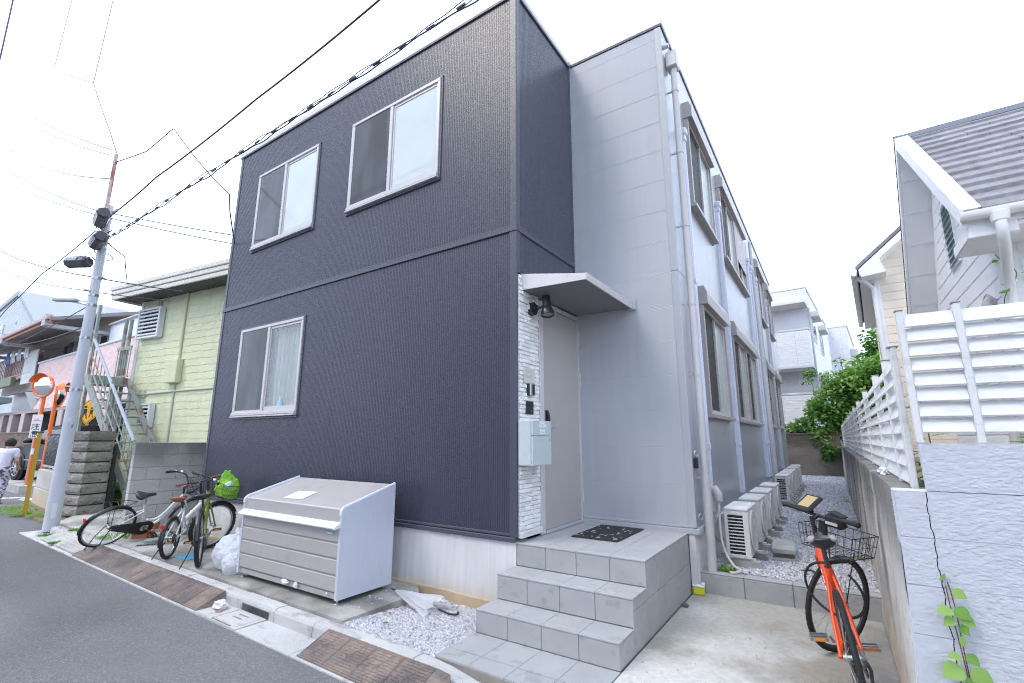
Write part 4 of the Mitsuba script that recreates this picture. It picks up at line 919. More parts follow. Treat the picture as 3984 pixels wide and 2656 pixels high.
part(BN, 'rail_end', prism([(byf + 0.010, 0.738), (byf - 0.058, 0.702), (byf - 0.066, 0.690), (byf - 0.060, 0.676), (byf + 0.01, 0.690)], bx1 - 0.0345, bx1 - 0.012, 'x'), 'fence_white')
zs = [0.700, 0.545, 0.405, 0.262, 0.118]
for k in range(4):
    part(BN, 'front_slat', cat([box(bx0 + 0.035, bx1 - 0.033, byf + 0.004, byf + 0.02, zs[k + 1] + 0.012, zs[k] - 0.004, 0.005)]), 'bin_taupe')
part(BN, 'front_backing', box(bx0 + 0.035, bx1 - 0.033, byf + 0.016, byf + 0.03, 0.12, 0.73), 'taupe_alu')
part(BN, 'bottom_rail', cat([box(bx0 + 0.035, bx1 - 0.033, byf + 0.02, byf + 0.05, 0.062, 0.112, 0.004)]), 'bin_taupe')
part(BN, 'rear_panel', box(bx0 + 0.034, bx1 - 0.034, byb - 0.012, byb - 0.002, 0.062, 1.015), 'bin_taupe')
part(BN, 'floor', box(bx0 + 0.034, bx1 - 0.034, byf + 0.05, byb - 0.012, 0.062, 0.07), 'room_dark')
for (x, y) in ((bx0 + 0.06, byf + 0.05), (bx1 - 0.05, byf + 0.05), (bx0 + 0.06, byb - 0.06), (bx1 - 0.05, byb - 0.06)):
    part(BN, 'foot', cat([cyl((x, y, 0.02), (x, y, 0.07), 0.008), move(lathe([(0.03, 0.013), (0.03, 0.02), (0.018, 0.03), (0.0, 0.032)], 20), x, y, 0)]), ('m', 0.62, 0.62, 0.58), smooth=40)
part(BN, 'lock', cat([box(-2.30, -2.22, byf - 0.018, byf + 0.004, 0.672, 0.684, 0.003), cyl((-2.26, byf - 0.008, 0.655), (-2.26, byf - 0.008, 0.672), 0.012)]), ('m', 0.5, 0.5, 0.5))
bd = part(BN, 'badge', box(-1.60, -1.475, byf + 0.0015, byf + 0.0045, 0.612, 0.646, 0.001), ('m', 0.30, 0.34, 0.42))
tm = meshkit.text_mesh('INABA', 0.020, 0.0012, True)
tw_ = np.array(tm.vertices)[:, 0].max()
part(bd, 'lettering', xf(xf((np.array(tm.vertices) * np.array([0.108 / tw_, 1, 1]), np.array(tm.faces)), rot([1, 0, 0], 90)), tr(-1.592, byf + 0.001, 0.619)), ('d', 0.75, 0.78, 0.82))
Ml = tr(-2.34, byf + 0.10, 0.8785) @ rot([1, 0, 0], math.degrees(math.atan2(1.030 - 0.855, byb - byf - 0.03))) @ rot([0, 0, 1], 3)
nt = part(BN, 'notice', xf(box(-0.15, 0.15, 0.0, 0.20, 0.0, 0.003), Ml), ('d', 0.74, 0.76, 0.76))
part(nt, 'print', xf(cat([box(-0.10 + 0.012 * (k % 3), 0.11 - 0.03 * (k % 2), 0.035 + 0.032 * k, 0.05 + 0.032 * k, 0.0028, 0.0036) for k in range(5)]), Ml), ('d', 0.66, 0.42, 0.46))
part(BN, 'stuck_paper', cat([crumple((-2.18, byf - 0.005, 0.105), (0.05, 0.018, 0.022), 12, 3, 0.8), crumple((-2.0, byf - 0.005, 0.10), (0.025, 0.012, 0.03), 13, 3, 0.8), crumple((-1.52, byf + 0.0, 0.105), (0.012, 0.01, 0.01), 14, 2, 0.5)]), ('d', 0.66, 0.66, 0.67), smooth=True)

# ================================================================== rubbish bags
def rubbish_bag(c, s, seed, nape):
    m = trimesh.creation.icosphere(subdivisions=5); V = np.array(m.vertices)
    a = np.arctan2(V[:, 1], V[:, 0])
    fold = 0.5 + 0.5 * np.sin(13 * a + 6 * meshkit.noise(V * 3 + seed, seed))
    up = np.clip(V[:, 2], 0, 1)
    n = meshkit.fbm(V * 2.5 + seed, 4, seed) - 0.5
    ridge = np.abs(meshkit.noise(V * 5 + seed * 3, seed) - 0.5)
    r = 1 + 0.35 * n - 0.10 * fold * up - 0.16 * ridge
    r = r * (1 - 0.22 * up ** 2)
    V = V * r[:, None] * np.array(s)
    V[:, 2] = np.maximum(V[:, 2], -0.66 * s[2] + 0.01 * n)
    V = V + np.array(c)
    return V, np.array(m.faces)
rb = thing('rubbish_bag', 'large translucent white rubbish bag leaning against the left end of the bin', 'rubbish bag')
part(rb, 'film', rubbish_bag((-3.57, -0.66, 0.185), (0.26, 0.25, 0.255), 3, True), 'bag_plastic', smooth=True)
part(rb, 'knot', crumple((-3.57, -0.66, 0.40), (0.03, 0.03, 0.05), 4, 3, 0.8), 'bag_plastic', smooth=True)
part(rb, 'contents', cat([crumple((-3.56 + 0.09 * math.cos(k * 2.4), -0.66 + 0.08 * math.sin(k * 2.4), 0.15 + 0.02 * (k % 3)), (0.08, 0.08, 0.07), 30 + k, 3, 0.6) for k in range(5)]), ('d', 0.66, 0.69, 0.74), smooth=True)
rb = thing('rubbish_bag', 'small tied white rubbish bag with dark scraps in front of the large bag', 'rubbish bag')
part(rb, 'film', rubbish_bag((-3.33, -0.80, 0.11), (0.145, 0.12, 0.15), 8, True), 'bag_plastic', smooth=True)
part(rb, 'contents', cat([crumple((-3.30, -0.80, 0.12), (0.05, 0.05, 0.04), 40, 3, 0.6), crumple((-3.34, -0.74, 0.09), (0.05, 0.05, 0.05), 41, 3, 0.6)]), ('d', 0.10, 0.10, 0.16), smooth=True)

# ================================================================== air conditioners in the alley
def air_conditioner(y, label, detail):
    ac = thing('air_conditioner', label, 'air conditioner', 'air conditioner units along the alley')
    x0, x1, z0, z1, L_ = 1.47, 1.70, 0.285, 0.785, 0.62
    part(ac, 'shell', cat([box(x0 + 0.012, x1 - 0.004, y + 0.012, y + L_ - 0.005, z0, z1 - 0.03, 0.006)]), 'ac_shell')
    part(ac, 'top', box(x0 - 0.004, x1 + 0.004, y - 0.004, y + L_, z1 - 0.035, z1, 0.012), 'ac_shell')
    fr = [box(x0, x0 + 0.03, y, y + 0.012, z0 + 0.005, z1 - 0.035), box(x1 - 0.05, x1, y, y + 0.012, z0 + 0.005, z1 - 0.035),
          box(x0 + 0.03, x1 - 0.05, y, y + 0.012, z1 - 0.075, z1 - 0.035), box(x0 + 0.03, x1 - 0.05, y, y + 0.012, z0 + 0.005, z0 + 0.035)]
    part(ac, 'end_frame', cat(fr), 'ac_shell')
    part(ac, 'coil', box(x0 + 0.03, x1 - 0.05, y + 0.010, y + 0.0118, z0 + 0.035, z1 - 0.075), ('d', 0.012, 0.012, 0.013))
    if detail:
        n = 11; h = (z1 - 0.075 - z0 - 0.035) / 12
        for i in range(n):
            zc = z0 + 0.035 + h * (i + 1)
            part(ac, 'louvre', box(x0 + 0.03, x1 - 0.05, y + 0.001, y + 0.009, zc - 0.0055, zc + 0.0055, 0.002), 'ac_shell')
        part(ac, 'grip', box(x0 + 0.07, x1 - 0.09, y - 0.006, y + 0.002, z1 - 0.068, z1 - 0.05, 0.004), 'ac_shell')
        part(ac, 'screw', cat([cyl((x, y - 0.003, z), (x, y, z), 0.005, n=10) for x in (x0 + 0.03, x1 - 0.06) for z in (z1 - 0.045, z0 + 0.018)]), ('m', 0.5, 0.5, 0.5))
        # fan grille on the alley side
        cy, cz, R_ = y + 0.27, (z0 + z1) / 2 - 0.005, 0.20
        part(ac, 'fan_ring', move(lathe([(R_, 0.0), (R_ + 0.012, 0.012), (R_, 0.02), (R_ - 0.01, 0.012)], 36, 'x'), x1 - 0.004, cy, cz), 'ac_shell', smooth=True)
        part(ac, 'fan_recess', move(lathe([(0.0, 0.001), (R_, 0.001)], 36, 'x'), x1 - 0.002, cy, cz), ('d', 0.03, 0.03, 0.032))
        part(ac, 'fan_guard', cat([box(x1 + 0.006, x1 + 0.010, cy - math.sqrt(max(R_ ** 2 - (0.03 * k) ** 2, 0)), cy + math.sqrt(max(R_ ** 2 - (0.03 * k) ** 2, 0)), cz + 0.03 * k - 0.002, cz + 0.03 * k + 0.002) for k in range(-6, 7)] +
                                  [box(x1 + 0.005, x1 + 0.012, cy + 0.05 * k - 0.003, cy + 0.05 * k + 0.003, cz - math.sqrt(R_ ** 2 - (0.05 * k) ** 2), cz + math.sqrt(R_ ** 2 - (0.05 * k) ** 2)) for k in range(-3, 4)]), 'ac_shell')
    for yy in (y + 0.06, y + 0.50):
        part(ac, 'foot_block', prism([(x0 - 0.06, 0.19), (x1 + 0.10, 0.19), (x1 + 0.075, 0.262), (x0 - 0.04, 0.262)], yy - 0.045, yy + 0.045, 'y'), 'concrete')
        part(ac, 'foot_bar', box(x0 - 0.02, x1 + 0.03, yy - 0.02, yy + 0.02, 0.263, 0.284), 'ac_shell')
    return ac
ACY = [1.82, 2.78, 3.77, 4.82, 7.28, 8.20, 9.10, 10.25, 11.4]
WHICH = ['nearest to the steps', 'second from the steps', 'third from the steps', 'fourth from the steps', 'first of the far row', 'second of the far row', 'third of the far row', 'fourth of the far row', 'farthest along the alley']
for i, (y, w) in enumerate(zip(ACY, WHICH)):
    air_conditioner(y, f'white air conditioner unit on concrete feet along the grey wall, {w}', i < 6)
hs = [(1.415, 1.893, 0.84), (1.42, 1.85, 0.75), (1.425, 1.80, 0.62), (1.44, 1.74, 0.48), (1.48, 1.68, 0.36), (1.545, 1.62, 0.27), (1.60, 1.59, 0.235), (1.63, 1.585, 0.225), (1.61, 1.55, 0.212), (1.54, 1.53, 0.205)]
from scipy.interpolate import CubicSpline as _CS3
def spline(pts, n):
    P = np.array(pts, float); d = np.concatenate([[0], np.cumsum(np.linalg.norm(np.diff(P, axis=0), axis=1))])
    return _CS3(d, P)(np.linspace(0, d[-1], n))
single('drain_hose', tube(spline(hs, 40), 0.0125, 10), ('d', 0.50, 0.485, 0.43), 'beige insulated hose running from the wall elbow down to the gravel', 'hose', smooth=True)

# ================================================================== bicycles
def spokes(R, n, hubw, r=0.0012):
    ms = []
    for k in range(n):
        a = 2 * PI * k / n; s = 1 if k % 2 else -1; b = a + (0.35 if (k // 2) % 2 else -0.35)
        ms.append(cyl((0.018 * math.cos(b), s * hubw, 0.018 * math.sin(b)), (R * math.cos(a), 0, R * math.sin(a)), r, n=4))
    return cat(ms)
def wheel(key, R, tyre_r, M, rim_col, tyre_col=(0.018, 0.018, 0.019), knobs=False):
    t = torus(R - tyre_r, tyre_r, 56, 10)
    part(key, 'tyre', xf(t, M), ('d',) + tyre_col, smooth=True)
    if knobs:
        kn = []
        for k in range(44):
            for s in (-0.5, 0.5):
                a = 2 * PI * (k + 0.25 * (s > 0)) / 44
                kn.append(xf(box(-0.006, 0.006, -0.006, 0.006, -0.003, 0.004), rot([0, 1, 0], -math.degrees(a)) @ tr(0, 0, 0) @ tr(R - 0.003, s * tyre_r, 0) @ rot([0, 1, 0], 90)))
        part(key, 'tread_knobs', xf(cat(kn), M), ('d', 0.02, 0.02, 0.02), kind='stuff')
    part(key, 'rim', xf(lathe([(R - 2 * tyre_r + 0.004, -0.011), (R - 2 * tyre_r - 0.012, -0.008), (R - 2 * tyre_r - 0.014, 0.0), (R - 2 * tyre_r - 0.012, 0.008), (R - 2 * tyre_r + 0.004, 0.011)], 56, 'y'), M), ('g',) + rim_col if rim_col[0] < 0.1 else ('m',) + rim_col, smooth=True)
    part(key, 'spokes', xf(spokes(R - 2 * tyre_r - 0.012, 32, 0.028), M), ('m', 0.55, 0.55, 0.56), kind='stuff')
    part(key, 'hub', xf(cat([cyl((0, -0.045, 0), (0, 0.045, 0), 0.014, n=14), cyl((0, -0.034, 0), (0, -0.026, 0), 0.024, n=16), cyl((0, 0.026, 0), (0, 0.034, 0), 0.024, n=16)]), M), ('m', 0.5, 0.5, 0.5), smooth=40)
def fender(R, a0, a1, w=0.03, t=0.0):
    P = []
    for a in np.linspace(math.radians(a0), math.radians(a1), 28):
        P.append([(R * math.cos(a) * (1 - 0.0) + dz * math.cos(a), dy, R * math.sin(a) + dz * math.sin(a)) for dy, dz in ((-w, -0.012), (-w * 0.6, 0.0), (0, 0.004), (w * 0.6, 0.0), (w, -0.012))])
    return grid(np.array(P))
def saddle_mesh(L_=0.26, W_=0.16, h=0.05):
    P = []
    for t in np.concatenate([[0, 0.01, 0.03, 0.06], np.linspace(0.1, 0.9, 13), [0.94, 0.97, 0.99, 1.0]]):   # 0 rear -> 1 nose
        w = W_ / 2 * (1 - smooth01((t - 0.15) / 0.55)) + 0.022 * smooth01((t - 0.15) / 0.55)
        e_ = math.sqrt(max(1 - (1 - min(t / 0.18, 1)) ** 2, 0.0)) * math.sqrt(max(1 - max((t - 0.9) / 0.1, 0) ** 2, 0.0)); w *= e_
        z = 0.012 * (1 - t) ** 2 + 0.006 * t
        ring = []
        for a in np.linspace(0, 2 * PI, 15):
            ring.append((-L_ / 2 + L_ * t, w * math.cos(a), z + (0.016 if math.sin(a) > 0 else h * (1 - 0.55 * t)) * e_ ** 0.6 * math.sin(a)))
        P.append(ring)
    return grid(np.array(P))
def smooth01(t):
    t = min(max(t, 0), 1); return t * t * (3 - 2 * t)
def wire_basket(W_, D_, Hh, taper=0.85, nx=6, nz=3):
    """open basket, centre of the bottom at the origin; x forward"""
    ms = []
    def pt(u, v, h):
        s = taper + (1 - taper) * h / Hh
        return (u * D_ / 2 * s, v * W_ / 2 * s, h)
    loop = [(-1, -1), (1, -1), (1, 1), (-1, 1)]
    for k in range(nz + 1):
        h = Hh * k / nz; r = 0.0035 if k in (0, nz) else 0.002
        c = [pt(u, v, h) for u, v in loop]
        for i in range(4): ms.append(cyl(c[i], c[(i + 1) % 4], r, n=6))
    for i in range(nx + 1):
        u = -1 + 2 * i / nx
        for v in (-1, 1):
            ms.append(cyl(pt(u, v, 0), pt(u, v, Hh), 0.002, n=5)); ms.append(cyl(pt(v, u, 0), pt(v, u, Hh), 0.002, n=5))
        ms.append(cyl(pt(u, -1, 0), pt(u, 1, 0), 0.002, n=5)); ms.append(cyl(pt(-1, u, 0), pt(1, u, 0), 0.002, n=5))
    return cat(ms)

def bicycle(name, label, g):
    """g: r, wb, bb, sad, ht (head tube top), gx, gz, gw, pose (x, y, z, heading, lean, steer), colours and options"""
    b = thing(name, label, 'bicycle')
    x, y, z, h, lean, steer = g['pose']
    Mw = tr(x, y, z) @ rot([0, 0, 1], h) @ rot([1, 0, 0], lean)
    r, wb = g['r'], g['wb']; bb = np.array([g['bb'][0], 0, g['bb'][1]]); sad = np.array([g['sad'][0], 0, g['sad'][1]]); ht = np.array([g['ht'][0], 0, g['ht'][1]])
    ha = math.radians(71); axd = np.array([-math.cos(ha), 0, math.sin(ha)])
    hb = ht - axd * g.get('hl', 0.13)
    Ms = Mw @ tr(*ht) @ trimesh.transformations.rotation_matrix(math.radians(steer), axd) @ tr(*(-ht))
    fc, kind = g['frame'], g.get('kind', 'diamond'); fr_mat = ('g',) + fc
    rh = np.array([0, 0, r]); s_dir = (sad - bb) / np.linalg.norm(sad - bb); st_top = bb + s_dir * g.get('stl', 0.50)
    tb = []
    w = lambda p, dy: np.array([p[0], dy, p[2]])
    R_ = g.get('tube', 0.016)
    if kind == 'diamond':
        tb += [tube([st_top - s_dir * 0.03, ht - axd * 0.03], R_, 12), tube([bb, hb + axd * 0.03], R_ * 1.3, 12), tube([bb, st_top], R_, 12)]
        top = st_top - s_dir * 0.05
    elif kind == 'step':
        c1 = [hb + axd * 0.10, hb + np.array([-0.14, 0, -0.10]), bb + np.array([0.16, 0, 0.10]), bb + np.array([0.02, 0, 0.10])]
        c2 = [hb + axd * 0.03, hb + np.array([-0.13, 0, -0.16]), bb + np.array([0.17, 0, 0.02]), bb]
        tb += [tube(spline(c1, 16), R_, 12), tube(spline(c2, 16), R_ * 1.1, 12), tube([bb, st_top], R_, 12)]
        top = st_top - s_dir * 0.12
    else:
        mid = (bb + s_dir * 0.12)
        tb += [tube([mid + np.array([-0.03, 0, 0.02]), hb + axd * 0.03], R_ * 1.7, 12), tube([bb, st_top], R_ * 1.1, 12), tube([bb, mid + np.array([0.14, 0, 0.075])], R_, 10)]
        mp = (mid + hb) / 2
        tb.append(box(mp[0] - 0.02, mp[0] + 0.02, -0.034, 0.034, mp[2] - 0.045, mp[2] + 0.045, 0.006))
        top = st_top - s_dir * 0.05
    for s in (-1, 1):
        tb += [tube([w(bb + np.array([-0.03, 0, 0]), 0.02 * s), w(rh + np.array([0.10, 0, -0.005]), 0.045 * s), w(rh, 0.055 * s)], R_ * 0.62, 8),
               tube([w(top, 0.016 * s), w(rh + (top - rh) * 0.55, 0.04 * s), w(rh, 0.055 * s)], R_ * 0.5, 8)]
    tb.append(cyl((bb[0], -0.035, bb[2]), (bb[0], 0.035, bb[2]), 0.022, n=16))
    tb.append(cyl(hb, ht, R_ * 1.15, n=16))
    part(b, 'frame', xf(cat(tb), Mw), fr_mat, smooth=True)
    # wheels
    rw = numbered(f'{b}__rear_wheel'); wheel(rw, r, g.get('tyre', 0.018), Mw @ tr(*rh), g['rim'], knobs=g.get('knobs', False))
    fw = numbered(f'{b}__front_wheel'); wheel(fw, r, g.get('tyre', 0.018), Ms @ tr(wb, 0, r), g['rim'], knobs=g.get('knobs', False))
    fh = np.array([wb, 0, r]); crown = hb - axd * 0.03
    crown = np.array([crown[0], 0, max(crown[2], 2 * r + 0.02)])
    fk = [tube([hb, crown], 0.016, 10)]
    for s in (-1, 1):
        fk.append(tube([crown, w(crown - axd * 0.03, 0.04 * s), w(fh + (crown - fh) * 0.45, 0.05 * s), w(fh, 0.052 * s)], [0.013, 0.013, 0.011, 0.009], 8))
    part(b, 'fork', xf(cat(fk), Ms), ('g',) + g.get('fork', fc), smooth=True)
    # saddle
    part(b, 'seat_post', xf(cyl(st_top - s_dir * 0.02, sad - s_dir * 0.045, 0.0135, n=12), Mw), ('g', 0.05, 0.05, 0.055) if g.get('dark_post') else ('m', 0.5, 0.5, 0.5), smooth=40)
    sk = part(b, 'saddle', xf(saddle_mesh(0.27, g.get('sw', 0.17), 0.06), Mw @ tr(*sad)), ('g',) + g['saddle'], smooth=True)
    if g.get('saddle_wings'):
        for s in (-1, 1): part(sk, 'pad', xf(crumple((0, 0, 0), (0.048, 0.024, 0.017), 77 + s, 3, 0.05), Mw @ tr(sad[0] - 0.095, 0.058 * s, sad[2] + 0.012) @ rot([1, 0, 0], -28 * s)), ('d', 0.27, 0.265, 0.25), smooth=True)
    part(sk, 'rails', xf(cat([tube([sad + np.array([-0.09, 0.02 * s, -0.02]), sad + np.array([-0.02, 0.02 * s, -0.045]), sad + np.array([0.08, 0.015 * s, -0.02])], 0.0035, 6) for s in (-1, 1)]), Mw), ('m', 0.4, 0.4, 0.4), smooth=True)
    # handlebar
    gx, gz, gw = g['gx'], g['gz'], g['gw']; stem = ht + axd * g.get('stem', 0.06)
    cl = np.array([stem[0] + g.get('reach', 0.05), 0, max(stem[2], g.get('clz', stem[2]))])
    part(b, 'stem', xf(cat([cyl(ht - axd * 0.01, stem + axd * 0.02, 0.015, n=12), tube([stem, cl], 0.014, 10)]), Ms), ('g', 0.025, 0.025, 0.027) if g.get('dark_bar', True) else ('m', 0.5, 0.5, 0.5), smooth=True)
    if g.get('swept'):
        prof = lambda s: [cl, cl + np.array([0.02, 0.06 * s, 0.02]), np.array([cl[0] + 0.02, 0.16 * s, gz - 0.01]), np.array([gx + 0.14, gw * 0.95 * s, gz]), np.array([gx, gw * s, gz])]
    else:
        prof = lambda s: [cl, cl + np.array([0.0, 0.06 * s, 0.0]), np.array([(cl[0] + gx) / 2, 0.13 * s, gz - 0.004]), np.array([gx + 0.01, gw * 0.75 * s, gz]), np.array([gx, gw * s, gz])]
    hbk = part(b, 'handlebar', xf(cat([tube(spline(prof(s), 18), 0.0115, 10) for s in (-1, 1)]), Ms), ('g', 0.025, 0.025, 0.027) if g.get('dark_bar', True) else ('m', 0.55, 0.55, 0.55), smooth=True)
    for s in (1, -1):
        e = spline(prof(s), 30)
        gl_ = g.get('gripl', 0.12); L2 = np.cumsum(np.linalg.norm(np.diff(e[::-1], axis=0), axis=1)); n_ = int(np.argmax(L2 > gl_)) + 1
        seg = e[-n_ - 1:]
        part(hbk, 'grip', xf(tube(seg, np.linspace(0.0155, 0.0185, len(seg)), 12), Ms), ('d',) + g['grip'], smooth=40)
        q0 = e[-n_ - 2]
        part(hbk, 'brake_lever', xf(tube([q0, q0 + np.array([0.035, 0.0, -0.02]), q0 + np.array([0.045, 0.05 * s, -0.03]), q0 + np.array([0.035, 0.10 * s, -0.032])], [0.009, 0.007, 0.005, 0.005], 8), Ms), ('m', 0.35, 0.35, 0.36), smooth=True)
        mid = [q0 + np.array([0.02, 0, -0.01]), q0 + np.array([0.10, -0.05 * s, 0.02]), np.array([ht[0] + 0.08, 0.03 * s, ht[2]]), np.array([wb - 0.12, 0.02, 2 * r + 0.06])]
        part(b, 'cable', xf(tube(spline(mid, 20), 0.0028, 6), Ms), ('d', 0.025, 0.025, 0.025) if not g.get('pale_cable') else ('d', 0.5, 0.5, 0.5), smooth=True)
    # crank, chain ring, pedals, chain
    ca = math.radians(g.get('crank', 20))
    part(b, 'chainring', xf(cat([lathe([(g.get('cr', 0.085), -0.002), (g.get('cr', 0.085) + 0.004, 0), (g.get('cr', 0.085), 0.002), (g.get('cr', 0.085) - 0.02, 0.002), (g.get('cr', 0.085) - 0.02, -0.002), (g.get('cr', 0.085), -0.002)], 36, 'y')] + [xf(box(0, 0.075, -0.002, 0.002, -0.008, 0.008), rot([0, 1, 0], a)) for a in (0, 72, 144, 216, 288)]), Mw @ tr(bb[0], -0.048, bb[2])), ('m', 0.3, 0.3, 0.31))
    for s in (-1, 1):
        dx, dz = 0.165 * math.cos(ca) * -s, 0.165 * math.sin(ca) * -s
        e0, e1 = np.array([bb[0], 0.06 * s, bb[2]]), np.array([bb[0] + dx, 0.075 * s, bb[2] + dz])
        part(b, 'crank', xf(tube([e0, e1], [0.011, 0.008], 8), Mw), ('m', 0.4, 0.4, 0.4), smooth=True)
        pd = [box(-0.045, 0.045, -0.05, -0.038, -0.010, 0.010, 0.003), box(-0.045, 0.045, 0.038, 0.05, -0.010, 0.010, 0.003), box(-0.045, -0.035, -0.038, 0.038, -0.010, 0.010), box(0.035, 0.045, -0.038, 0.038, -0.010, 0.010), box(-0.01, 0.01, -0.038, 0.038, -0.008, 0.008)]
        pk = part(b, 'pedal', xf(cat(pd), Mw @ tr(e1[0], e1[1] + 0.062 * s, e1[2])), ('g', 0.03, 0.03, 0.032) if not g.get('metal_pedal') else ('m', 0.4, 0.4, 0.4))
        part(pk, 'reflector', xf(cat([box(-0.048, -0.0455, -0.032, 0.032, -0.008, 0.008), box(0.0455, 0.048, -0.032, 0.032, -0.008, 0.008)]), Mw @ tr(e1[0], e1[1] + 0.062 * s, e1[2])), ('g', 0.62, 0.22, 0.02))
    if g.get('chaincase'):
        cc_ = [(bb[0] + 0.13 * math.cos(t), bb[2] + 0.115 * math.sin(t)) for t in np.linspace(-1.9, 1.9, 16)] + [(0.0, r + 0.06), (-0.03, r + 0.02), (0.02, r - 0.03)]
        part(b, 'chain_case', xf(prism(cc_, -0.064, -0.05, 'y', holes=[[(bb[0] + 0.06 * math.cos(t), bb[2] + 0.055 * math.sin(t)) for t in np.linspace(0, 2 * PI, 14)[:-1]]]), Mw), ('g', 0.02, 0.02, 0.022))
    else:
        ch = [(bb[0], bb[2] + 0.08), (0.0, r + 0.035)], [(bb[0], bb[2] - 0.08), (0.02, r - 0.10)]
        part(b, 'chain', xf(cat([tube([(p[0], -0.048, p[1]), (q_[0], -0.048, q_[1])], 0.004, 6) for p, q_ in ch]), Mw), ('m', 0.16, 0.15, 0.14), smooth=True)
        cs = part(b, 'cassette', xf(cat([cyl((0, -0.040 - 0.004 * k, r), (0, -0.0425 - 0.004 * k, r), 0.055 - 0.005 * k, n=24) for k in range(6)]), Mw), ('m', 0.2, 0.19, 0.18), smooth=40)
        part(b, 'derailleur', xf(cat([cyl((0.02, -0.055, r - 0.075), (0.02, -0.045, r - 0.075), 0.02, n=14), cyl((0.03, -0.055, r - 0.15), (0.03, -0.045, r - 0.15), 0.02, n=14), tube([(0.0, -0.06, r - 0.02), (0.01, -0.07, r - 0.06), (0.025, -0.06, r - 0.15)], 0.009, 8)]), Mw), ('g', 0.04, 0.04, 0.045), smooth=40)
    if g.get('fenders'):
        a0, a1 = g['fenders']
        part(b, 'rear_fender', xf(fender(r + 0.012, a0, a1), Mw @ tr(*rh)), ('g',) + g.get('fender_col', (0.02, 0.02, 0.022)), smooth=True)
        part(b, 'front_fender', xf(fender(r + 0.012, 30, g.get('ff', 170)), Ms @ tr(wb, 0, r)), ('g',) + g.get('fender_col', (0.02, 0.02, 0.022)), smooth=True)
    if g.get('rear_light'):
        lx, lz = g['rear_light']
        part(b, 'rear_reflector', xf(cat([cyl((lx, 0, lz), (lx - 0.018, 0, lz), 0.026, 0.024, 20)]), Mw), ('g', 0.62, 0.02, 0.015), smooth=40)
    if g.get('rack'):
        zt = 2 * r + 0.06
        rk = [tube([(0.22, 0.0, zt), (0.10, 0.055, zt), (-0.18, 0.055, zt), (-0.21, 0.0, zt), (-0.18, -0.055, zt), (0.10, -0.055, zt), (0.22, 0, zt)], 0.005, 8)]
        rk += [cyl((xx, -0.055, zt), (xx, 0.055, zt), 0.004, n=6) for xx in (-0.12, -0.03, 0.06)]
        rk += [cyl((-0.08, 0.055 * s, zt), (0, 0.06 * s, r), 0.004, n=6) for s in (-1, 1)]
        part(b, 'carrier', xf(cat(rk), Mw), ('g', 0.06, 0.035, 0.03), smooth=True)
    if g.get('stand') == 'double':
        part(b, 'stand', xf(cat([tube([(0.0, 0.06 * s, r), (-0.06, 0.09 * s, 0.12), (-0.13, 0.05 * s, -0.06)], 0.007, 8) for s in (-1, 1)] + [cyl((-0.13, -0.05, -0.06), (-0.13, 0.05, -0.06), 0.007, n=8)]), Mw), ('g', 0.03, 0.03, 0.03), smooth=True)
    elif g.get('stand') == 'side':
        part(b, 'stand', xf(tube([(0.10, 0.05, r - 0.02), (0.07, 0.13, 0.12), (0.06, 0.20, -0.015)], 0.007, 8), Mw), ('g', 0.05, 0.03, 0.03), smooth=True)
    if g.get('bell'):
        e = spline(prof(g['bell']), 30); q0 = e[-14]
        part(hbk, 'bell', xf(move(lathe([(0.026, 0.0), (0.026, 0.01), (0.018, 0.02), (0.0, 0.024)], 20), *(q0 + np.array([0, 0, 0.012]))), Ms), ('m', 0.75, 0.75, 0.76), smooth=True)
    return b, Mw, Ms
BLK = (0.02, 0.02, 0.022)
# orange cross bicycle by the right wall
ob, Mo, Mos = bicycle('bicycle', 'orange flat bar bicycle with wire front basket and phone holder beside the retaining wall', dict(
    r=0.335, wb=1.04, bb=(0.43, 0.27), sad=(0.19, 0.915), ht=(0.80, 0.83), gx=0.82, gz=0.98, gw=0.28, pose=(2.53, -0.466, 0.0, 95.7, -6.7, -42.8),
    frame=(0.80, 0.085, 0.018), rim=(0.05, 0.05, 0.05), tyre=0.016, saddle=(0.02, 0.02, 0.022), saddle_wings=True, grip=(0.022, 0.022, 0.024), tube=0.019, stl=0.50, dark_post=True, stem=0.12, reach=0.06, clz=0.97,
    crank=-25, metal_pedal=True, fork=(0.75, 0.08, 0.018), pale_cable=True, sw=0.15))
fM = Mo
part(ob, 'decal', xf(cat([tube([np.array([0.43 + 0.37 * t, 0.0225, 0.30 + 0.42 * t]), np.array([0.43 + 0.37 * (t + .045), 0.0225, 0.30 + 0.42 * (t + .045) + 0.006 * (-1) ** k])], 0.003, 5) for k, t in enumerate(np.linspace(0.35, 0.72, 7))]), fM), ('d', 0.75, 0.75, 0.75))
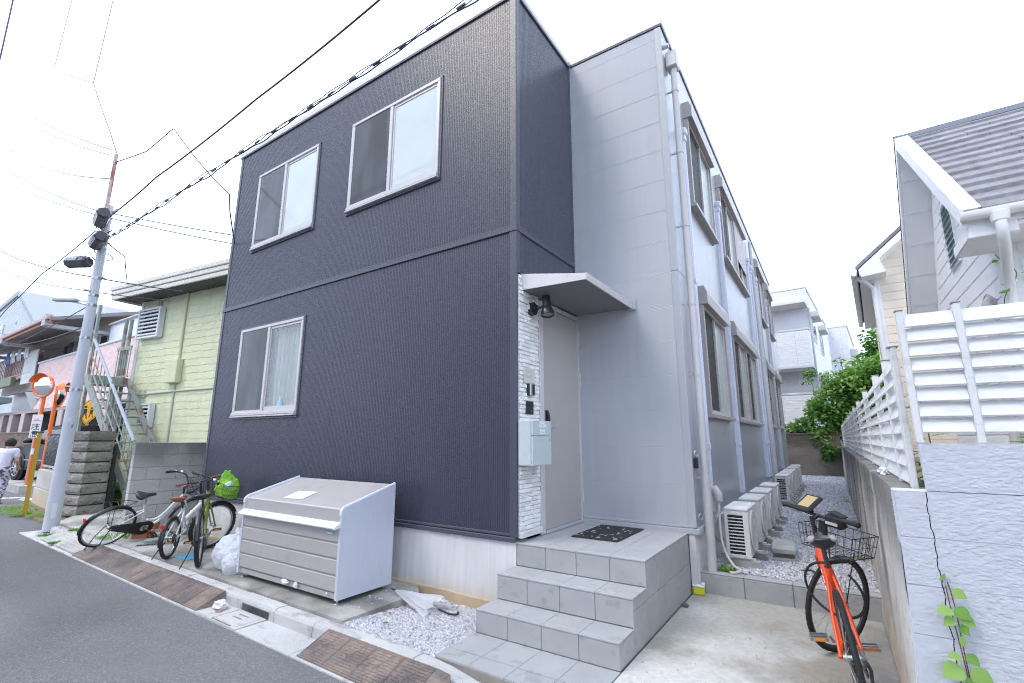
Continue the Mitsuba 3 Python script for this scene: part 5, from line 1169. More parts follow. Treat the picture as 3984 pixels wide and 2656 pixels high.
# cable lock looped round the seat tube
lk = []
for t in np.linspace(-0.2, 2 * PI - 0.9, 40):
    lk.append((0.30 + 0.06 * math.sin(t), -0.005 + 0.14 * math.sin(t + 0.2), 0.60 + 0.155 * math.cos(t)))
lko = thing('cable_lock', 'black cable lock looped around the seat tube of the orange bicycle', 'lock')
part(lko, 'cable', xf(tube(lk, 0.0075, 8), Mo), ('d', 0.02, 0.02, 0.021), smooth=True)
part(lko, 'barrel', xf(cyl((0.33, -0.02, 0.755), (0.30, -0.13, 0.77), 0.018, n=14), Mo), ('g', 0.02, 0.02, 0.022), smooth=40)
bkO = part(ob, 'basket', xf(xf(wire_basket(0.40, 0.28, 0.15, 0.9, 7, 2), tr(1.02, 0, 0.71)), Mos), ('g', 0.02, 0.02, 0.02))
part(ob, 'basket_bracket', xf(cat([box(0.86, 0.885, -0.03, 0.03, 0.74, 0.93, 0.006), cyl((1.04, 0.055, 0.335), (1.07, 0.09, 0.71), 0.004, n=6), cyl((1.04, -0.055, 0.335), (1.07, -0.09, 0.71), 0.004, n=6)]), Mos), ('g', 0.02, 0.02, 0.02))
ph = thing('phone_holder', 'black phone case with amber shiny screen clipped to the orange handlebar', 'phone holder')
Mp = Mos @ tr(0.82, 0.075, 1.04) @ rot([0, 0, 1], 8) @ rot([0, 1, 0], -24)
part(ph, 'case', xf(box(-0.10, 0.10, -0.062, 0.062, -0.018, 0.013, 0.016), Mp), ('d', 0.02, 0.02, 0.022))
part(ph, 'screen', xf(box(-0.072, 0.072, -0.038, 0.038, 0.0125, 0.0145, 0.001), Mp), ('g', 0.42, 0.30, 0.13))
part(ph, 'clip', xf(cyl((0.0, 0, -0.075), (0, 0, -0.014), 0.022, n=14), Mp), ('g', 0.02, 0.02, 0.022), smooth=40)
bg = thing('handlebar_bag', 'small black pouch strapped on the right side of the orange handlebar', 'pouch')
Mb = Mos @ tr(0.85, -0.105, 0.968)
part(bg, 'pouch', xf(box(-0.045, 0.045, -0.07, 0.06, -0.055, 0.035, 0.022), Mb), ('d', 0.018, 0.018, 0.02))
part(bg, 'stripe', xf(box(-0.0475, -0.0445, -0.045, 0.04, -0.035, -0.016), Mb), ('d', 0.45, 0.43, 0.44))
part(bg, 'flap', xf(xf(box(-0.035, 0.045, -0.06, 0.03, 0.0, 0.006), tr(0, 0, 0.04) @ rot([1, 0, 0], 14)), Mb), ('d', 0.018, 0.018, 0.02))

# white city bicycle leaning over on the left
wb_, Mwb, Mwbs = bicycle('bicycle', 'white step through bicycle with black chain case leaning at the left end of the slab', dict(
    r=0.34, wb=1.12, bb=(0.46, 0.28), sad=(0.29, 0.85), ht=(0.84, 0.80), gx=0.62, gz=1.05, gw=0.28, pose=(-6.50, -1.10, -0.03, 98, 33.0, 6.0),
    kind='step', frame=(0.72, 0.72, 0.73), rim=(0.62, 0.62, 0.63), tyre=0.018, saddle=(0.03, 0.032, 0.042), grip=(0.02, 0.02, 0.022), tube=0.018, stl=0.42, stem=0.13, swept=True, clz=0.95, gripl=0.13,
    fenders=(60, 190), ff=150, rear_light=(-0.335, 0.51), rack=True, stand='double', chaincase=True, crank=-35, bell=1, sw=0.20))
part(wb_, 'basket', xf(xf(wire_basket(0.36, 0.26, 0.22, 0.75, 8, 4), tr(1.10, 0, 0.74)), Mwbs), ('g', 0.025, 0.025, 0.026))
part(wb_, 'skirt_guard', xf(cat([cyl((0.0, 0.05, 0.34), (0.33 * math.cos(t), 0.04, 0.34 + 0.33 * math.sin(t)), 0.0015, n=4) for t in np.linspace(0.15, 1.9, 16)]), Mwb), ('d', 0.02, 0.02, 0.02), kind='stuff')
# white folding bicycle with brown saddle
fb_, Mfb, Mfbs = bicycle('bicycle', 'white folding bicycle with small wheels, brown saddle and brown grips', dict(
    r=0.25, wb=0.98, bb=(0.42, 0.28), sad=(0.15, 0.72), ht=(0.78, 0.66), gx=0.76, gz=0.90, gw=0.28, pose=(-4.657, -0.944, 0.012, 135.4, 0.7, 40.0),
    kind='fold', frame=(0.70, 0.71, 0.72), rim=(0.55, 0.55, 0.56), tyre=0.022, saddle=(0.23, 0.075, 0.05), grip=(0.22, 0.075, 0.055), tube=0.017, stl=0.36, stem=0.20, clz=0.88, dark_post=True,
    fenders=(55, 195), ff=150, rear_light=(-0.245, 0.42), crank=60, stand='side', sw=0.18))
# green mountain bicycle
gb_, Mgb, Mgbs = bicycle('bicycle', 'olive green bicycle with knobbly tyres and wire basket between folding bicycle and rubbish bags', dict(
    r=0.32, wb=1.04, bb=(0.42, 0.28), sad=(0.17, 0.80), ht=(0.80, 0.80), gx=0.70, gz=0.97, gw=0.29, pose=(-3.93, -0.90, 0.012, 150.7, -4.0, -55.0),
    frame=(0.16, 0.19, 0.045), rim=(0.5, 0.5, 0.5), tyre=0.026, knobs=True, saddle=(0.02, 0.02, 0.022), grip=(0.022, 0.024, 0.028), tube=0.022, stl=0.40, stem=0.13, clz=0.96,
    fenders=(75, 175), ff=130, rear_light=(-0.13, 0.45), crank=10, stand='side', bell=-1, sw=0.20, dark_post=True))
part(gb_, 'basket', xf(xf(wire_basket(0.34, 0.26, 0.20, 0.8, 8, 3), tr(1.07, 0, 0.70)), Mgbs), ('g', 0.03, 0.03, 0.03))
V, F = crumple((0, 0, 0), (0.15, 0.145, 0.17), 51, 5, 0.30)
V[:, 2] += 0.05 * np.exp(-((V[:, 0] + 0.05) ** 2 + V[:, 1] ** 2) / 0.002)
lb = thing('lime_bag', 'bright lime green plastic bag stuffed into the basket of the olive green bicycle', 'plastic bag')
part(lb, 'film', xf(xf((V, F), tr(1.07, 0.0, 0.83)), Mgbs), 'lime_plastic', smooth=True)
part(lb, 'tied_end', xf(xf(crumple((0, 0, 0), (0.05, 0.04, 0.085), 53, 4, 0.7), tr(1.00, 0.02, 0.99)), Mgbs), 'lime_plastic', smooth=True)
part(lb, 'bottle', xf(xf(crumple((0, 0, 0), (0.055, 0.045, 0.05), 54, 3, 0.3), tr(1.01, -0.09, 0.90)), Mgbs), ('g', 0.55, 0.72, 0.70), smooth=True)
# terracotta bricks behind the white bicycle
for i, (x, y, z, a) in enumerate(((-6.55, -0.50, 0.055, 20), (-6.62, -0.42, 0.165, 24), (-6.50, -0.62, 0.05, 80))):
    single('terracotta_pot' if False else 'red_brick', place(box(-0.10, 0.10, -0.05, 0.05, z - 0.055, z + 0.05, 0.006), x, y, a), ('d', 0.42, 0.15, 0.085),
           ['red brick standing behind the white bicycle, lowest of the pair', 'red brick on top of another behind the white bicycle', 'red brick lying nearest to the street behind the white bicycle'][i], 'brick')
# ================================================================== right side: walls, fence, houses
RW = thing('retaining_wall', 'stained board marked concrete retaining wall along the right of the alley', 'wall')
def rwx(y, z): return 2.722 + 0.022 * np.clip(z / 1.27, 0, 1) + 0.0 * y
ys = np.linspace(-0.985, 17.2, 90); zs_ = np.linspace(-0.1, 1.27, 14)
Yg_, Zg_ = np.meshgrid(ys, zs_, indexing='ij')
dx = 0.016 * (meshkit.fbm(np.stack([Yg_ * 1.2, Zg_ * 2.5, Yg_ * 0], -1), 3) - 0.5)
board = 0.004 * (np.floor(Zg_ / 0.21) % 2)
part(RW, 'face', grid(np.stack([rwx(Yg_, Zg_) + dx + board, Yg_, Zg_], -1)), 'retaining_concrete', smooth=30)
part(RW, 'top', box(2.742, 2.95, -0.985, 17.2, 1.1, 1.268, 0.008), 'retaining_concrete')
part(RW, 'mortar_ledge', cat([crumple((2.735, -0.95 + 0.06 * k, 0.015 + 0.01 * math.sin(k * 1.7)), (0.022, 0.05, 0.03), 200 + k, 2, 0.6) for k in range(40)]), 'concrete', kind='stuff')
# pale blue rendered block wall at the right edge, facing the street
BW = thing('block_wall', 'pale blue white block wall with rough render and a long vertical crack at the right edge', 'wall')
zc = [-0.13, 0.066, 0.267, 0.468, 0.669, 0.870, 1.071, 1.273, 1.485]
rr = np.random.default_rng(17)
crack_x = {}
def crk(z): return 2.853 + 0.0165 * np.clip((1.27 - z), 0, 1) + 0.0022 * math.sin(z * 31) + 0.0022 * math.sin(z * 77) + 0.0012 * math.sin(z * 190)
for i in range(8):
    z0, z1 = zc[i] + 0.0015, zc[i + 1] - 0.0015
    n = 19
    zz_ = np.linspace(z0, z1, n)
    top = i == 7
    if not top:
        L_ = [(2.722 + 0.022 * np.clip(z0 / 1.27, 0, 1), z0)] + [(crk(z) - 0.0022, z) for z in zz_] + [(2.722 + 0.022 * np.clip(z1 / 1.27, 0, 1), z1)]
        part(BW, 'block', prism(L_, -1.005, -0.86, 'y'), 'blue_render')
    e = [(crk(z) + (0.0022 if not top else 0.002), z) for z in (zz_ if not top else [z0, z1])]
    if top: e = [(2.862, z0), (2.858, z1)]
    x = None; first = True
    xs = [None, 3.30 + 0.18 * (i % 2), 3.70 + 0.18 * (i % 2), 4.10 + 0.18 * (i % 2), 4.6, 5.4]
    for a, b in zip(xs[:-1], xs[1:]):
        poly = (e if a is None else [(a + 0.0015, z0), (a + 0.0015, z1)]) + [(b, z1), (b, z0)]
        part(BW, 'block', prism(poly, -1.002, -0.955 if top else -0.86, 'y'), 'blue_render')
part(BW, 'joint_mortar', box(2.74, 5.4, -0.9995, -0.865, -0.12, 1.27), 'blue_render')
part(BW, 'crack_depth', prism([(crk(z) - 0.003, z) for z in np.linspace(0.1, 1.268, 40)] + [(crk(z) + 0.003, z) for z in np.linspace(1.268, 0.1, 40)], -1.0005, -0.9985, 'y'), ('d', 0.015, 0.014, 0.013), label='dark open crack down the wall')
# ---- white louvre fence along the alley
def louvre_fence(name, label, post_list, slats, z0, z1, to3, thin=()):
    f = thing(name, label, 'fence')
    for (s, w, h0, h1) in post_list:
        t_ = 0.013 if w > 0.03 else 0.02
        part(f, 'post', to3(box(s - w, s + w, -t_, t_, h0, h1, 0.004)), 'fence_white')
        part(f, 'post_cap', to3(box(s - w - 0.004, s + w + 0.004, -0.024, 0.024, h1, h1 + 0.006, 0.002)), 'taupe_alu')
    for (a, b) in slats:
        n = 8; p = (z1 - z0) / n
        for i in range(n):
            zb = z0 + p * i
            prof = [(0.014, zb), (0.018, zb + 0.006), (-0.012, zb + p * 0.98), (-0.016, zb + p * 0.98), (-0.016, zb + p * 0.9), (0.012, zb + 0.007), (0.012, zb)]
            m = prism([(-u, v) for u, v in prof], a, b, 'x')
            part(f, 'slat', to3(m), 'fence_white')
    return f
pts_y = [-0.37, 0.46, 1.88, 3.40, 4.85, 6.3, 7.75, 9.2, 10.65, 12.1, 13.55, 15.0, 16.4]
# local x along +y, local -y faces the alley (-x)
toA = lambda m: (np.stack([2.84 + np.asarray(m[0])[:, 1], np.asarray(m[0])[:, 0], np.asarray(m[0])[:, 2]], 1), np.asarray(m[1])[:, ::-1])
posts = [(-0.80, 0.035, 1.268, 1.965)] + [(y, 0.018, 1.268, 1.955) for y in pts_y]
spans = [(-0.76, -0.39)] + [(a + 0.02, b - 0.02) for a, b in zip(pts_y[:-1], pts_y[1:])]
louvre_fence('louvre_fence', 'long white louvre fence standing on the retaining wall along the alley', posts, spans, 1.285, 1.93, toA)
toB = lambda m: move(m, 0, -0.975, 0)
louvre_fence('louvre_fence', 'white louvre fence on top of the pale blue block wall facing the street', [(2.868, 0.013, 1.485, 2.115), (3.078, 0.013, 1.485, 2.125), (3.42, 0.013, 1.485, 2.125), (3.80, 0.013, 1.485, 2.125), (4.6, 0.013, 1.485, 2.125)],
             [(2.883, 3.063), (3.093, 3.405), (3.435, 3.785), (3.815, 4.585)], 1.53, 2.10, toB)
single('white_rag', crumple((2.795, 0.28, 1.285), (0.03, 0.07, 0.025), 61, 3, 0.8), ('d', 0.68, 0.68, 0.69), 'crumpled white rag lying on top of the retaining wall by the fence foot', 'rag', smooth=True)

# ---- white house with grey shingle roof
WH = thing('white_house', 'white sided house with grey shingle roof and gutter behind the louvre fence on the right', 'house')
xv, xw = 3.80, 4.16                    # verge, gable wall
ye, ze, yr, zr, yb, zb2 = 2.07, 3.62, 4.60, 5.88, 6.05, 3.49
yfw = 2.68
sl_ = (zr - ze) / (yr - ye)
part(WH, 'gable_wall', prism([(yfw, 0.9), (6.3, 0.9), (6.05, 3.4), (yr, zr - 0.22), (yfw, ze + (yfw - ye) * sl_ - 0.12)], xw, xw + 0.12, 'x'), 'white_siding')
# diagonal looking (receding) siding boards on the gable
for k in range(24):
    z0 = 0.95 + 0.2 * k; z1 = z0 + 0.188
    if z1 > zr - 0.5: break
    yfl = max(yfw, ye + (z1 + 0.12 - ze) / sl_ + 0.02) ; yrr = min(6.2, yr + (zr - 0.3 - z1) / ((zr - zb2) / (yb - yr)))
    if yrr - yfl < 0.1: continue
    part(WH, 'siding_board', box(xw - 0.014, xw, yfl, yrr, z0, z1, 0.005), 'white_siding')
part(WH, 'front_wall', box(xw + 0.12, 12.0, yfw, yfw + 0.12, 0.9, ze + 0.25), 'white_siding')
for k in range(14):
    z0 = 0.95 + 0.2 * k
    part(WH, 'front_board', box(xw + 0.14, 12.0, yfw - 0.014, yfw, z0, z0 + 0.188, 0.005), 'white_siding')
part(WH, 'corner_board', box(xw - 0.02, xw + 0.11, yfw - 0.02, yfw + 0.1, 0.9, ze + 0.1, 0.006), 'clean_white')
# roof
rf = numbered(f'{WH}__roof')
emit(rf, prism([(ye, ze), (yr, zr), (yb + 0.1, zb2 - 0.16), (yb + 0.1, zb2 - 0.30), (yr, zr - 0.14), (ye, ze - 0.13)], xv + 0.03, 12.0, 'x'), 'clean_white')
nrow = 14; rs = np.random.default_rng(4)
for k in range(nrow):
    t0, t1 = k / nrow, (k + 1) / nrow + 0.012
    ya, za = ye - 0.03 + (yr - ye + 0.03) * t0, ze - 0.01 + (zr - ze + 0.01) * t0
    yb_, zb_ = ye + (yr - ye) * min(t1, 1), ze + (zr - ze) * min(t1, 1)
    x = xv + 0.16 + (0.0 if k % 2 else -0.0); first = True
    while x < 7.6:
        L_ = 0.91 if not first else 0.45 + 0.4 * rs.random()
        first = False
        j = rs.uniform(-0.004, 0.006)
        a = np.array([[x, ya, za + 0.052 + j], [x + L_ - 0.005, ya, za + 0.052 + j], [x + L_ - 0.005, yb_, zb_ + 0.012], [x, yb_, zb_ + 0.012]])
        bt = a - np.array([0, 0, 0.044])
        part(rf, 'shingle', (np.vstack([a, bt]), np.array([[0, 1, 2], [0, 2, 3], [4, 5, 1], [4, 1, 0], [5, 6, 2], [5, 2, 1], [7, 4, 0], [7, 0, 3]])), 'roof_shingle')
        x += L_
part(rf, 'verge_trim', cat([prism([(ye - 0.02, ze + 0.045), (yr, zr + 0.05), (yr, zr - 0.14), (ye - 0.02, ze - 0.13)], xv, xv + 0.028, 'x'),
                            prism([(ye - 0.03, ze + 0.045), (yr, zr + 0.05), (yr, zr + 0.062), (ye - 0.03, ze + 0.057)], xv, xv + 0.15, 'x'),
                            prism([(yr, zr + 0.05), (yb + 0.1, zb2 - 0.12), (yb + 0.1, zb2 - 0.30), (yr, zr - 0.14)], xv, xv + 0.028, 'x')]), 'clean_white')
part(rf, 'ridge_cap', prism([(yr - 0.12, zr - 0.06), (yr, zr + 0.075), (yr + 0.10, zr - 0.06), (yr, zr + 0.05)], xv, 12, 'x'), 'dark_trim')
part(rf, 'rear_edge_cap', prism([(yr, zr + 0.062), (yb + 0.1, zb2 - 0.11), (yb + 0.1, zb2 - 0.095), (yr, zr + 0.078)], xv - 0.01, xv + 0.05, 'x'), 'dark_trim')
for k in range(6):
    t0, t1 = k / 6, (k + 1) / 6
    za_, zb_ = zr - 0.145 + (zb2 - 0.30 - zr + 0.14) * t0, zr - 0.145 + (zb2 - 0.30 - zr + 0.14) * t1
    ya_, yb2_ = yr + (yb + 0.1 - yr) * t0 + 0.004, yr + (yb + 0.1 - yr) * t1 - 0.004
    part(rf, 'soffit_panel', (np.array([[xv + 0.03, ya_, za_ - 0.004], [xw, ya_, za_ - 0.004], [xw, yb2_, zb_ - 0.004], [xv + 0.03, yb2_, zb_ - 0.004]]), np.array([[0, 1, 2], [0, 2, 3]])), 'clean_white')
part(WH, 'eave_soffit', cat([box(xv + 0.35, 12, ye + 0.02, yfw, ze - 0.17, ze - 0.13), box(xv + 0.03, xv + 0.38, ye + 0.0, yfw + 0.02, ze - 0.24, ze - 0.12, 0.01)]), 'clean_white')
th = np.linspace(PI, 2 * PI, 12)
gp = [(ye - 0.075 + 0.06 * math.cos(t), ze - 0.01 + 0.075 * math.sin(t)) for t in th] + [(ye - 0.075 + 0.053 * math.cos(t), ze - 0.008 + 0.067 * math.sin(t)) for t in th[::-1]]
part(WH, 'gutter', cat([prism(gp, xv - 0.02, 12.0, 'x'), prism([(ye - 0.135, ze - 0.008)] + gp[:12], xv - 0.025, xv - 0.019, 'x')]), 'clean_white')
pxx = 4.10
part(WH, 'downpipe', tube(spline([(pxx - 0.05, ye - 0.075, ze - 0.08), (pxx - 0.05, ye - 0.07, ze - 0.24), (pxx, ye + 0.18, ze - 0.42), (pxx + 0.06, yfw - 0.12, ze - 0.62), (pxx + 0.07, yfw - 0.08, ze - 0.9), (pxx + 0.07, yfw - 0.08, 0.9)], 60), 0.042, 14), 'clean_white', smooth=True)
part(WH, 'pipe_socket', cat([cyl((pxx - 0.05, ye - 0.075, ze - 0.06), (pxx - 0.05, ye - 0.075, ze - 0.14), 0.075, 0.062, 20), cyl((pxx + 0.07, yfw - 0.08, 3.02), (pxx + 0.07, yfw - 0.08, 3.06), 0.06, n=20)]), 'clean_white', smooth=40)
part(WH, 'wall_duct', tube([(xw + 0.0, yfw + 0.35, 2.9), (xw - 0.08, yfw + 0.32, 2.98), (xw - 0.10, yfw + 0.3, 2.9), (xw - 0.09, yfw + 0.3, 2.4), (xw - 0.09, yfw + 0.3, 1.3)], 0.045, 12), 'pipe_paint', smooth=True)
wn = numbered(f'{WH}__window')
part(wn, 'frame', cat([box(xw - 0.04, xw, 3.98, 4.50, 3.72, 3.76), box(xw - 0.04, xw, 3.98, 4.50, 4.62, 4.66), box(xw - 0.04, xw, 3.98, 4.02, 3.76, 4.62), box(xw - 0.04, xw, 4.46, 4.50, 3.76, 4.62)]), 'clean_white')
for k in range(10):
    part(wn, 'glass_louvre', xf(box(-0.004, 0.004, 4.02, 4.46, -0.05, 0.05), tr(xw - 0.035, 0, 3.80 + 0.086 * k) @ rot([0, 1, 0], 28)), ('g', 0.40, 0.52, 0.52))
# white house vine twigs on the downpipe
vt = [(pxx + 0.0, yfw - 0.16, 2.2), (pxx + 0.12, yfw - 0.16, 2.6), (pxx - 0.02, yfw - 0.16, 2.85), (pxx + 0.14, yfw - 0.15, 3.05), (pxx + 0.2, yfw - 0.14, 3.2)]

# ---- cream house farther back
CH = thing('cream_house', 'cream sided gable house with white gutter behind the white house', 'house')
cm = lambda m: place(m, 3.66, 8.6, -3.5)
pw, zt_, zp = 2.0, 5.15, 7.3
part(CH, 'gable_wall', cm(prism([(0.0, 0.9), (2 * pw + 1, 0.9), (2 * pw + 1, zt_), (pw + 0.9, zp + 0.05), (0.0, zt_ + 0.05)], 0, 0.12, 'y')), 'cream_siding')
for k in range(36):
    z0 = 0.95 + 0.18 * k
    if z0 + 0.17 > zp: break
    xl_ = 0.0 if z0 < zt_ - 0.1 else (z0 + 0.17 - zt_ - 0.05) / ((zp - zt_) / (pw + 0.9))
    part(CH, 'siding_board', cm(box(xl_, 2 * pw + 1, -0.014, 0, z0, z0 + 0.17, 0.005)), 'cream_siding')
part(CH, 'side_wall', cm(box(0, 0.12, 0.12, 5.5, 0.9, zt_)), 'cream_siding')
part(CH, 'corner_trim', cm(box(-0.02, 0.07, -0.03, 0.06, 0.9, zt_, 0.005)), 'clean_white')
part(CH, 'roof', cm(prism([(-0.25, zt_ - 0.12), (pw + 0.9, zp + 0.42), (2 * pw + 2.3, zt_ - 0.12), (2 * pw + 2.3, zt_ - 0.30), (pw + 0.9, zp + 0.22), (-0.25, zt_ - 0.26)], -0.45, 5.6, 'y')), 'clean_white')
part(CH, 'roof_covering', cm(prism([(-0.28, zt_ - 0.115), (pw + 0.9, zp + 0.43), (pw + 0.9, zp + 0.50), (-0.30, zt_ - 0.05)], -0.46, 5.6, 'y')), 'roof_shingle')
part(CH, 'boxed_eave', cm(prism([(-0.25, zt_ - 0.14), (0.1, zt_ + 0.10), (0.2, zt_ - 0.26), (-0.22, zt_ - 0.30)], -0.47, -0.02, 'y')), 'clean_white')
part(CH, 'soffit', cm(box(-0.25, 0.0, 0.0, 5.5, zt_ - 0.32, zt_ - 0.28)), 'clean_white')
part(CH, 'gutter', cm(prism([(-0.400, zt_ - 0.10), (-0.400, zt_ - 0.20), (-0.360, zt_ - 0.24), (-0.300, zt_ - 0.24), (-0.270, zt_ - 0.10), (-0.290, zt_ - 0.10), (-0.315, zt_ - 0.22), (-0.350, zt_ - 0.22), (-0.385, zt_ - 0.19), (-0.385, zt_ - 0.10)], -0.42, 5.6, 'y')), 'clean_white')
part(CH, 'downpipe', cm(tube([(-0.30, -0.2, zt_ - 0.24), (-0.15, -0.12, zt_ - 0.36), (-0.04, -0.08, zt_ - 0.5), (-0.04, -0.08, zt_ - 0.9), (-0.04, -0.08, 0.9)], 0.045, 12)), 'clean_white', smooth=True)
wn = part(CH, 'window', cm(box(-0.035, 0.0, 1.2, 2.3, 3.2, 4.3, 0.005)), 'clean_white'); part(wn, 'pane', cm(box(-0.04, -0.034, 1.26, 2.24, 3.26, 4.24)), 'glass_dark')

# ---- end of the alley: block wall and apartment buildings
EW = thing('end_block_wall', 'low weathered brown grey block wall closing the far end of the alley', 'wall')
re_ = np.random.default_rng(8)
for i in range(7):
    z0 = 0.1 + 0.219 * i
    for k in range(-1, 4):
        x0 = 0.75 + 0.6 * k + (0.3 if i % 2 else 0)
        if x0 > 2.7: continue
        part(EW, 'block', box(x0 + 0.004, min(x0 + 0.596, 2.75), 17.0 + re_.uniform(0, 0.006), 17.2, z0 + 0.004, z0 + 0.216, 0.006), 'end_block')
part(EW, 'mortar', box(0.4, 2.74, 17.012, 17.19, 0.1, 1.62), 'footing_concrete')
part(EW, 'coping', box(0.4, 2.75, 16.98, 17.22, 1.635, 1.70, 0.01), 'end_block')
AB = thing('apartment_building', 'white three storey apartment building with balconies beyond the end of the alley', 'apartment building')
am = lambda m: place(m, 2.13, 21.0, -4.2)          # local x to the left is negative, y deeper
part(AB, 'side_wall', am(box(-0.15, 0.0, 1.2, 15.0, -0.3, 8.55)), 'apartment_siding')
part(AB, 'rear_of_balconies', am(box(-9.0, -0.15, 1.2, 1.4, -0.3, 8.0)), 'apartment_siding')
part(AB, 'parapet', am(box(-9.0, 0.02, 0.9, 1.25, 7.78, 8.55, 0.01)), 'apartment_siding')
part(AB, 'parapet_cap', am(box(-9.05, 0.05, 0.85, 15.0, 8.552, 8.62, 0.01)), 'fence_white')
part(AB, 'top_slab', am(box(-9.0, 0.0, 0.05, 1.2, 7.66, 7.79, 0.01)), 'fence_white')
for (zb_, zt2) in ((4.72, 6.35), (1.9, 3.42), (-0.3, 0.9)):
    part(AB, 'balcony_front', am(box(-9.0, 0.0, -0.02, 0.12, zb_, zt2, 0.008)), 'apartment_siding')
    for k in range(int((zt2 - zb_) / 0.115)):
        part(AB, 'facing_course', am(box(-4.0, 0.004, -0.034, -0.021, zb_ + 0.115 * k + 0.008, zb_ + 0.115 * k + 0.112, 0.005)), 'apartment_siding')
    part(AB, 'balcony_side', am(box(-0.12, 0.0, 0.12, 1.2, zb_, zt2, 0.005)), 'apartment_siding')
    part(AB, 'balcony_rail', am(box(-9.0, 0.03, -0.05, 0.16, zt2, zt2 + 0.08, 0.01)), ('d', 0.55, 0.49, 0.50))
    part(AB, 'balcony_slab', am(box(-9.0, 0.03, -0.06, 1.2, zb_ - 0.1, zb_ - 0.002, 0.01)), 'pole_concrete')
for k in range(7):
    part(AB, 'parapet_course', am(box(-4.0, 0.026, 0.886, 0.899, 7.80 + 0.105 * k + 0.008, 7.80 + 0.105 * k + 0.1, 0.005)), 'apartment_siding')
for k in range(4):
    part(AB, 'panel_joint', am(box(-0.55 - 0.75 * k, -0.54 - 0.75 * k, -0.0375, -0.0345, 1.9, 6.33)), ('d', 0.42, 0.42, 0.45))
part(AB, 'downpipe', am(cyl((0.04, 1.1, -0.3), (0.04, 1.1, 7.6), 0.04)), 'pole_concrete', smooth=40)
part(AB, 'washing_machine', am(box(-1.15, -0.62, 0.35, 0.9, 1.95, 3.55, 0.02)), ('g', 0.70, 0.70, 0.70))
part(AB, 'dish', am(xf(lathe([(0.0, 0.06), (0.12, 0.045), (0.22, 0.0), (0.215, -0.004)], 24), tr(-1.7, 0.3, 6.40) @ rot([1, 0, 0], 80))), ('d', 0.4, 0.4, 0.42), smooth=True)
for (y0, y1, z0, z1) in ((2.2, 3.6, 6.2, 7.3), (5.5, 7.0, 6.0, 7.2), (2.2, 3.6, 3.0, 4.2), (5.5, 7.0, 3.0, 4.2), (2.2, 3.6, 1.0, 2.1)):
    wn = part(AB, 'window', am(box(0.0, 0.03, y0, y1, z0, z1, 0.005)), 'fence_white'); part(wn, 'pane', am(box(0.03, 0.036, y0 + 0.06, y1 - 0.06, z0 + 0.06, z1 - 0.06)), 'glass_dark')
    part(AB, 'window_hood', am(box(0.0, 0.35, y0 - 0.1, y1 + 0.1, z1 + 0.08, z1 + 0.35, 0.02)), 'fence_white')
AB2 = thing('apartment_building', 'farther white building with fine horizontal siding and two wall boxes on its right side', 'apartment building')
bm = lambda m: place(m, 4.05, 33.0, -4.2)
part(AB2, 'front_wall', bm(box(-6.0, 0.0, 0.0, 0.2, -0.3, 8.6)), 'apartment_siding')
part(AB2, 'side_wall', bm(box(-0.2, 0.0, 0.2, 9.0, -0.3, 8.6)), 'apartment_siding')
for k in range(56):
    part(AB2, 'siding_course', bm(box(-6.0, 0.006, -0.016, 0.0, 0.5 + 0.145 * k, 0.5 + 0.145 * k + 0.138, 0.006)), 'apartment_siding')
part(AB2, 'parapet_cap', bm(box(-6.1, 0.06, -0.06, 9.0, 8.62, 8.74, 0.01)), 'fence_white')
for k in range(5):
    part(AB2, 'panel_joint', bm(box(-0.35 - 1.0 * k, -0.335 - 1.0 * k, -0.020, -0.0165, 0.5, 8.6)), ('d', 0.5, 0.5, 0.53))
for z in (7.2, 5.9): part(AB2, 'wall_box', bm(box(0.0, 0.42, 0.5, 1.0, z - 0.5, z, 0.01)), 'pole_concrete')
LR = thing('low_roof_house', 'low grey roof just visible above the bush at the end of the alley', 'house')
part(LR, 'wall', box(3.5, 10, 26, 30, 0, 4.2), 'apartment_siding'); part(LR, 'roof', prism([(25.6, 4.2), (28, 4.9), (30.4, 4.2)], 3.4, 10.4, 'x'), 'roof_shingle')
# ================================================================== left side: block wall, gate pillar, green house, pole
LW = thing('grey_block_wall', 'grey concrete block wall with soot stained top between dark house and green house', 'wall')
lm = lambda m: place(m, -7.05, -0.65, 86)          # local x runs back from the street, local -y faces right... face at y=0
for i in range(7):
    z0 = 0.02 + 0.2035 * i
    for k in range(-1, 16):
        a = 0.42 * k + (0.0 if i % 2 else 0.21); b = a + 0.415
        a = max(a, 0.0)
        if b <= a + 0.03 or a > 5.5: continue
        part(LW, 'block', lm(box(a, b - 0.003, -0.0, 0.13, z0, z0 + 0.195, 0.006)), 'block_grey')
part(LW, 'mortar', lm(box(0.008, 5.9, 0.008, 0.122, 0.0, 1.43)), 'concrete')
part(LW, 'footing', lm(box(-0.03, 5.9, -0.03, 0.16, -0.2, 0.02, 0.01)), 'footing_concrete')

# ---- stone gate pillar, low wall and black fence
SP = thing('stone_pillar', 'rough stone gate pillar of eight thick courses left of the iron gate', 'pillar')
def rough_stone(x0, x1, y0, y1, z0, z1, seed):
    m = m3.Manifold.cube([x1 - x0, y1 - y0, z1 - z0]).translate([x0, y0, z0]).refine_to_length(0.07).to_mesh()
    V, F = np.array(m.vert_properties[:, :3], float), np.array(m.tri_verts)
    c = np.array([(x0 + x1) / 2, (y0 + y1) / 2, (z0 + z1) / 2]); d = (V - c) / np.array([x1 - x0, y1 - y0, z1 - z0]) * 2
    n = meshkit.fbm(V * 7 + seed * 3.3, 3, seed) - 0.45
    bulge = np.clip(1 - np.abs(d[:, 2]) ** 3, 0, 1)
    V[:, 0] += np.sign(d[:, 0]) * (np.abs(d[:, 0]) > 0.98) * bulge * (0.02 + 0.09 * n)
    V[:, 1] += np.sign(d[:, 1]) * (np.abs(d[:, 1]) > 0.98) * bulge * (0.02 + 0.09 * n)
    return V, F
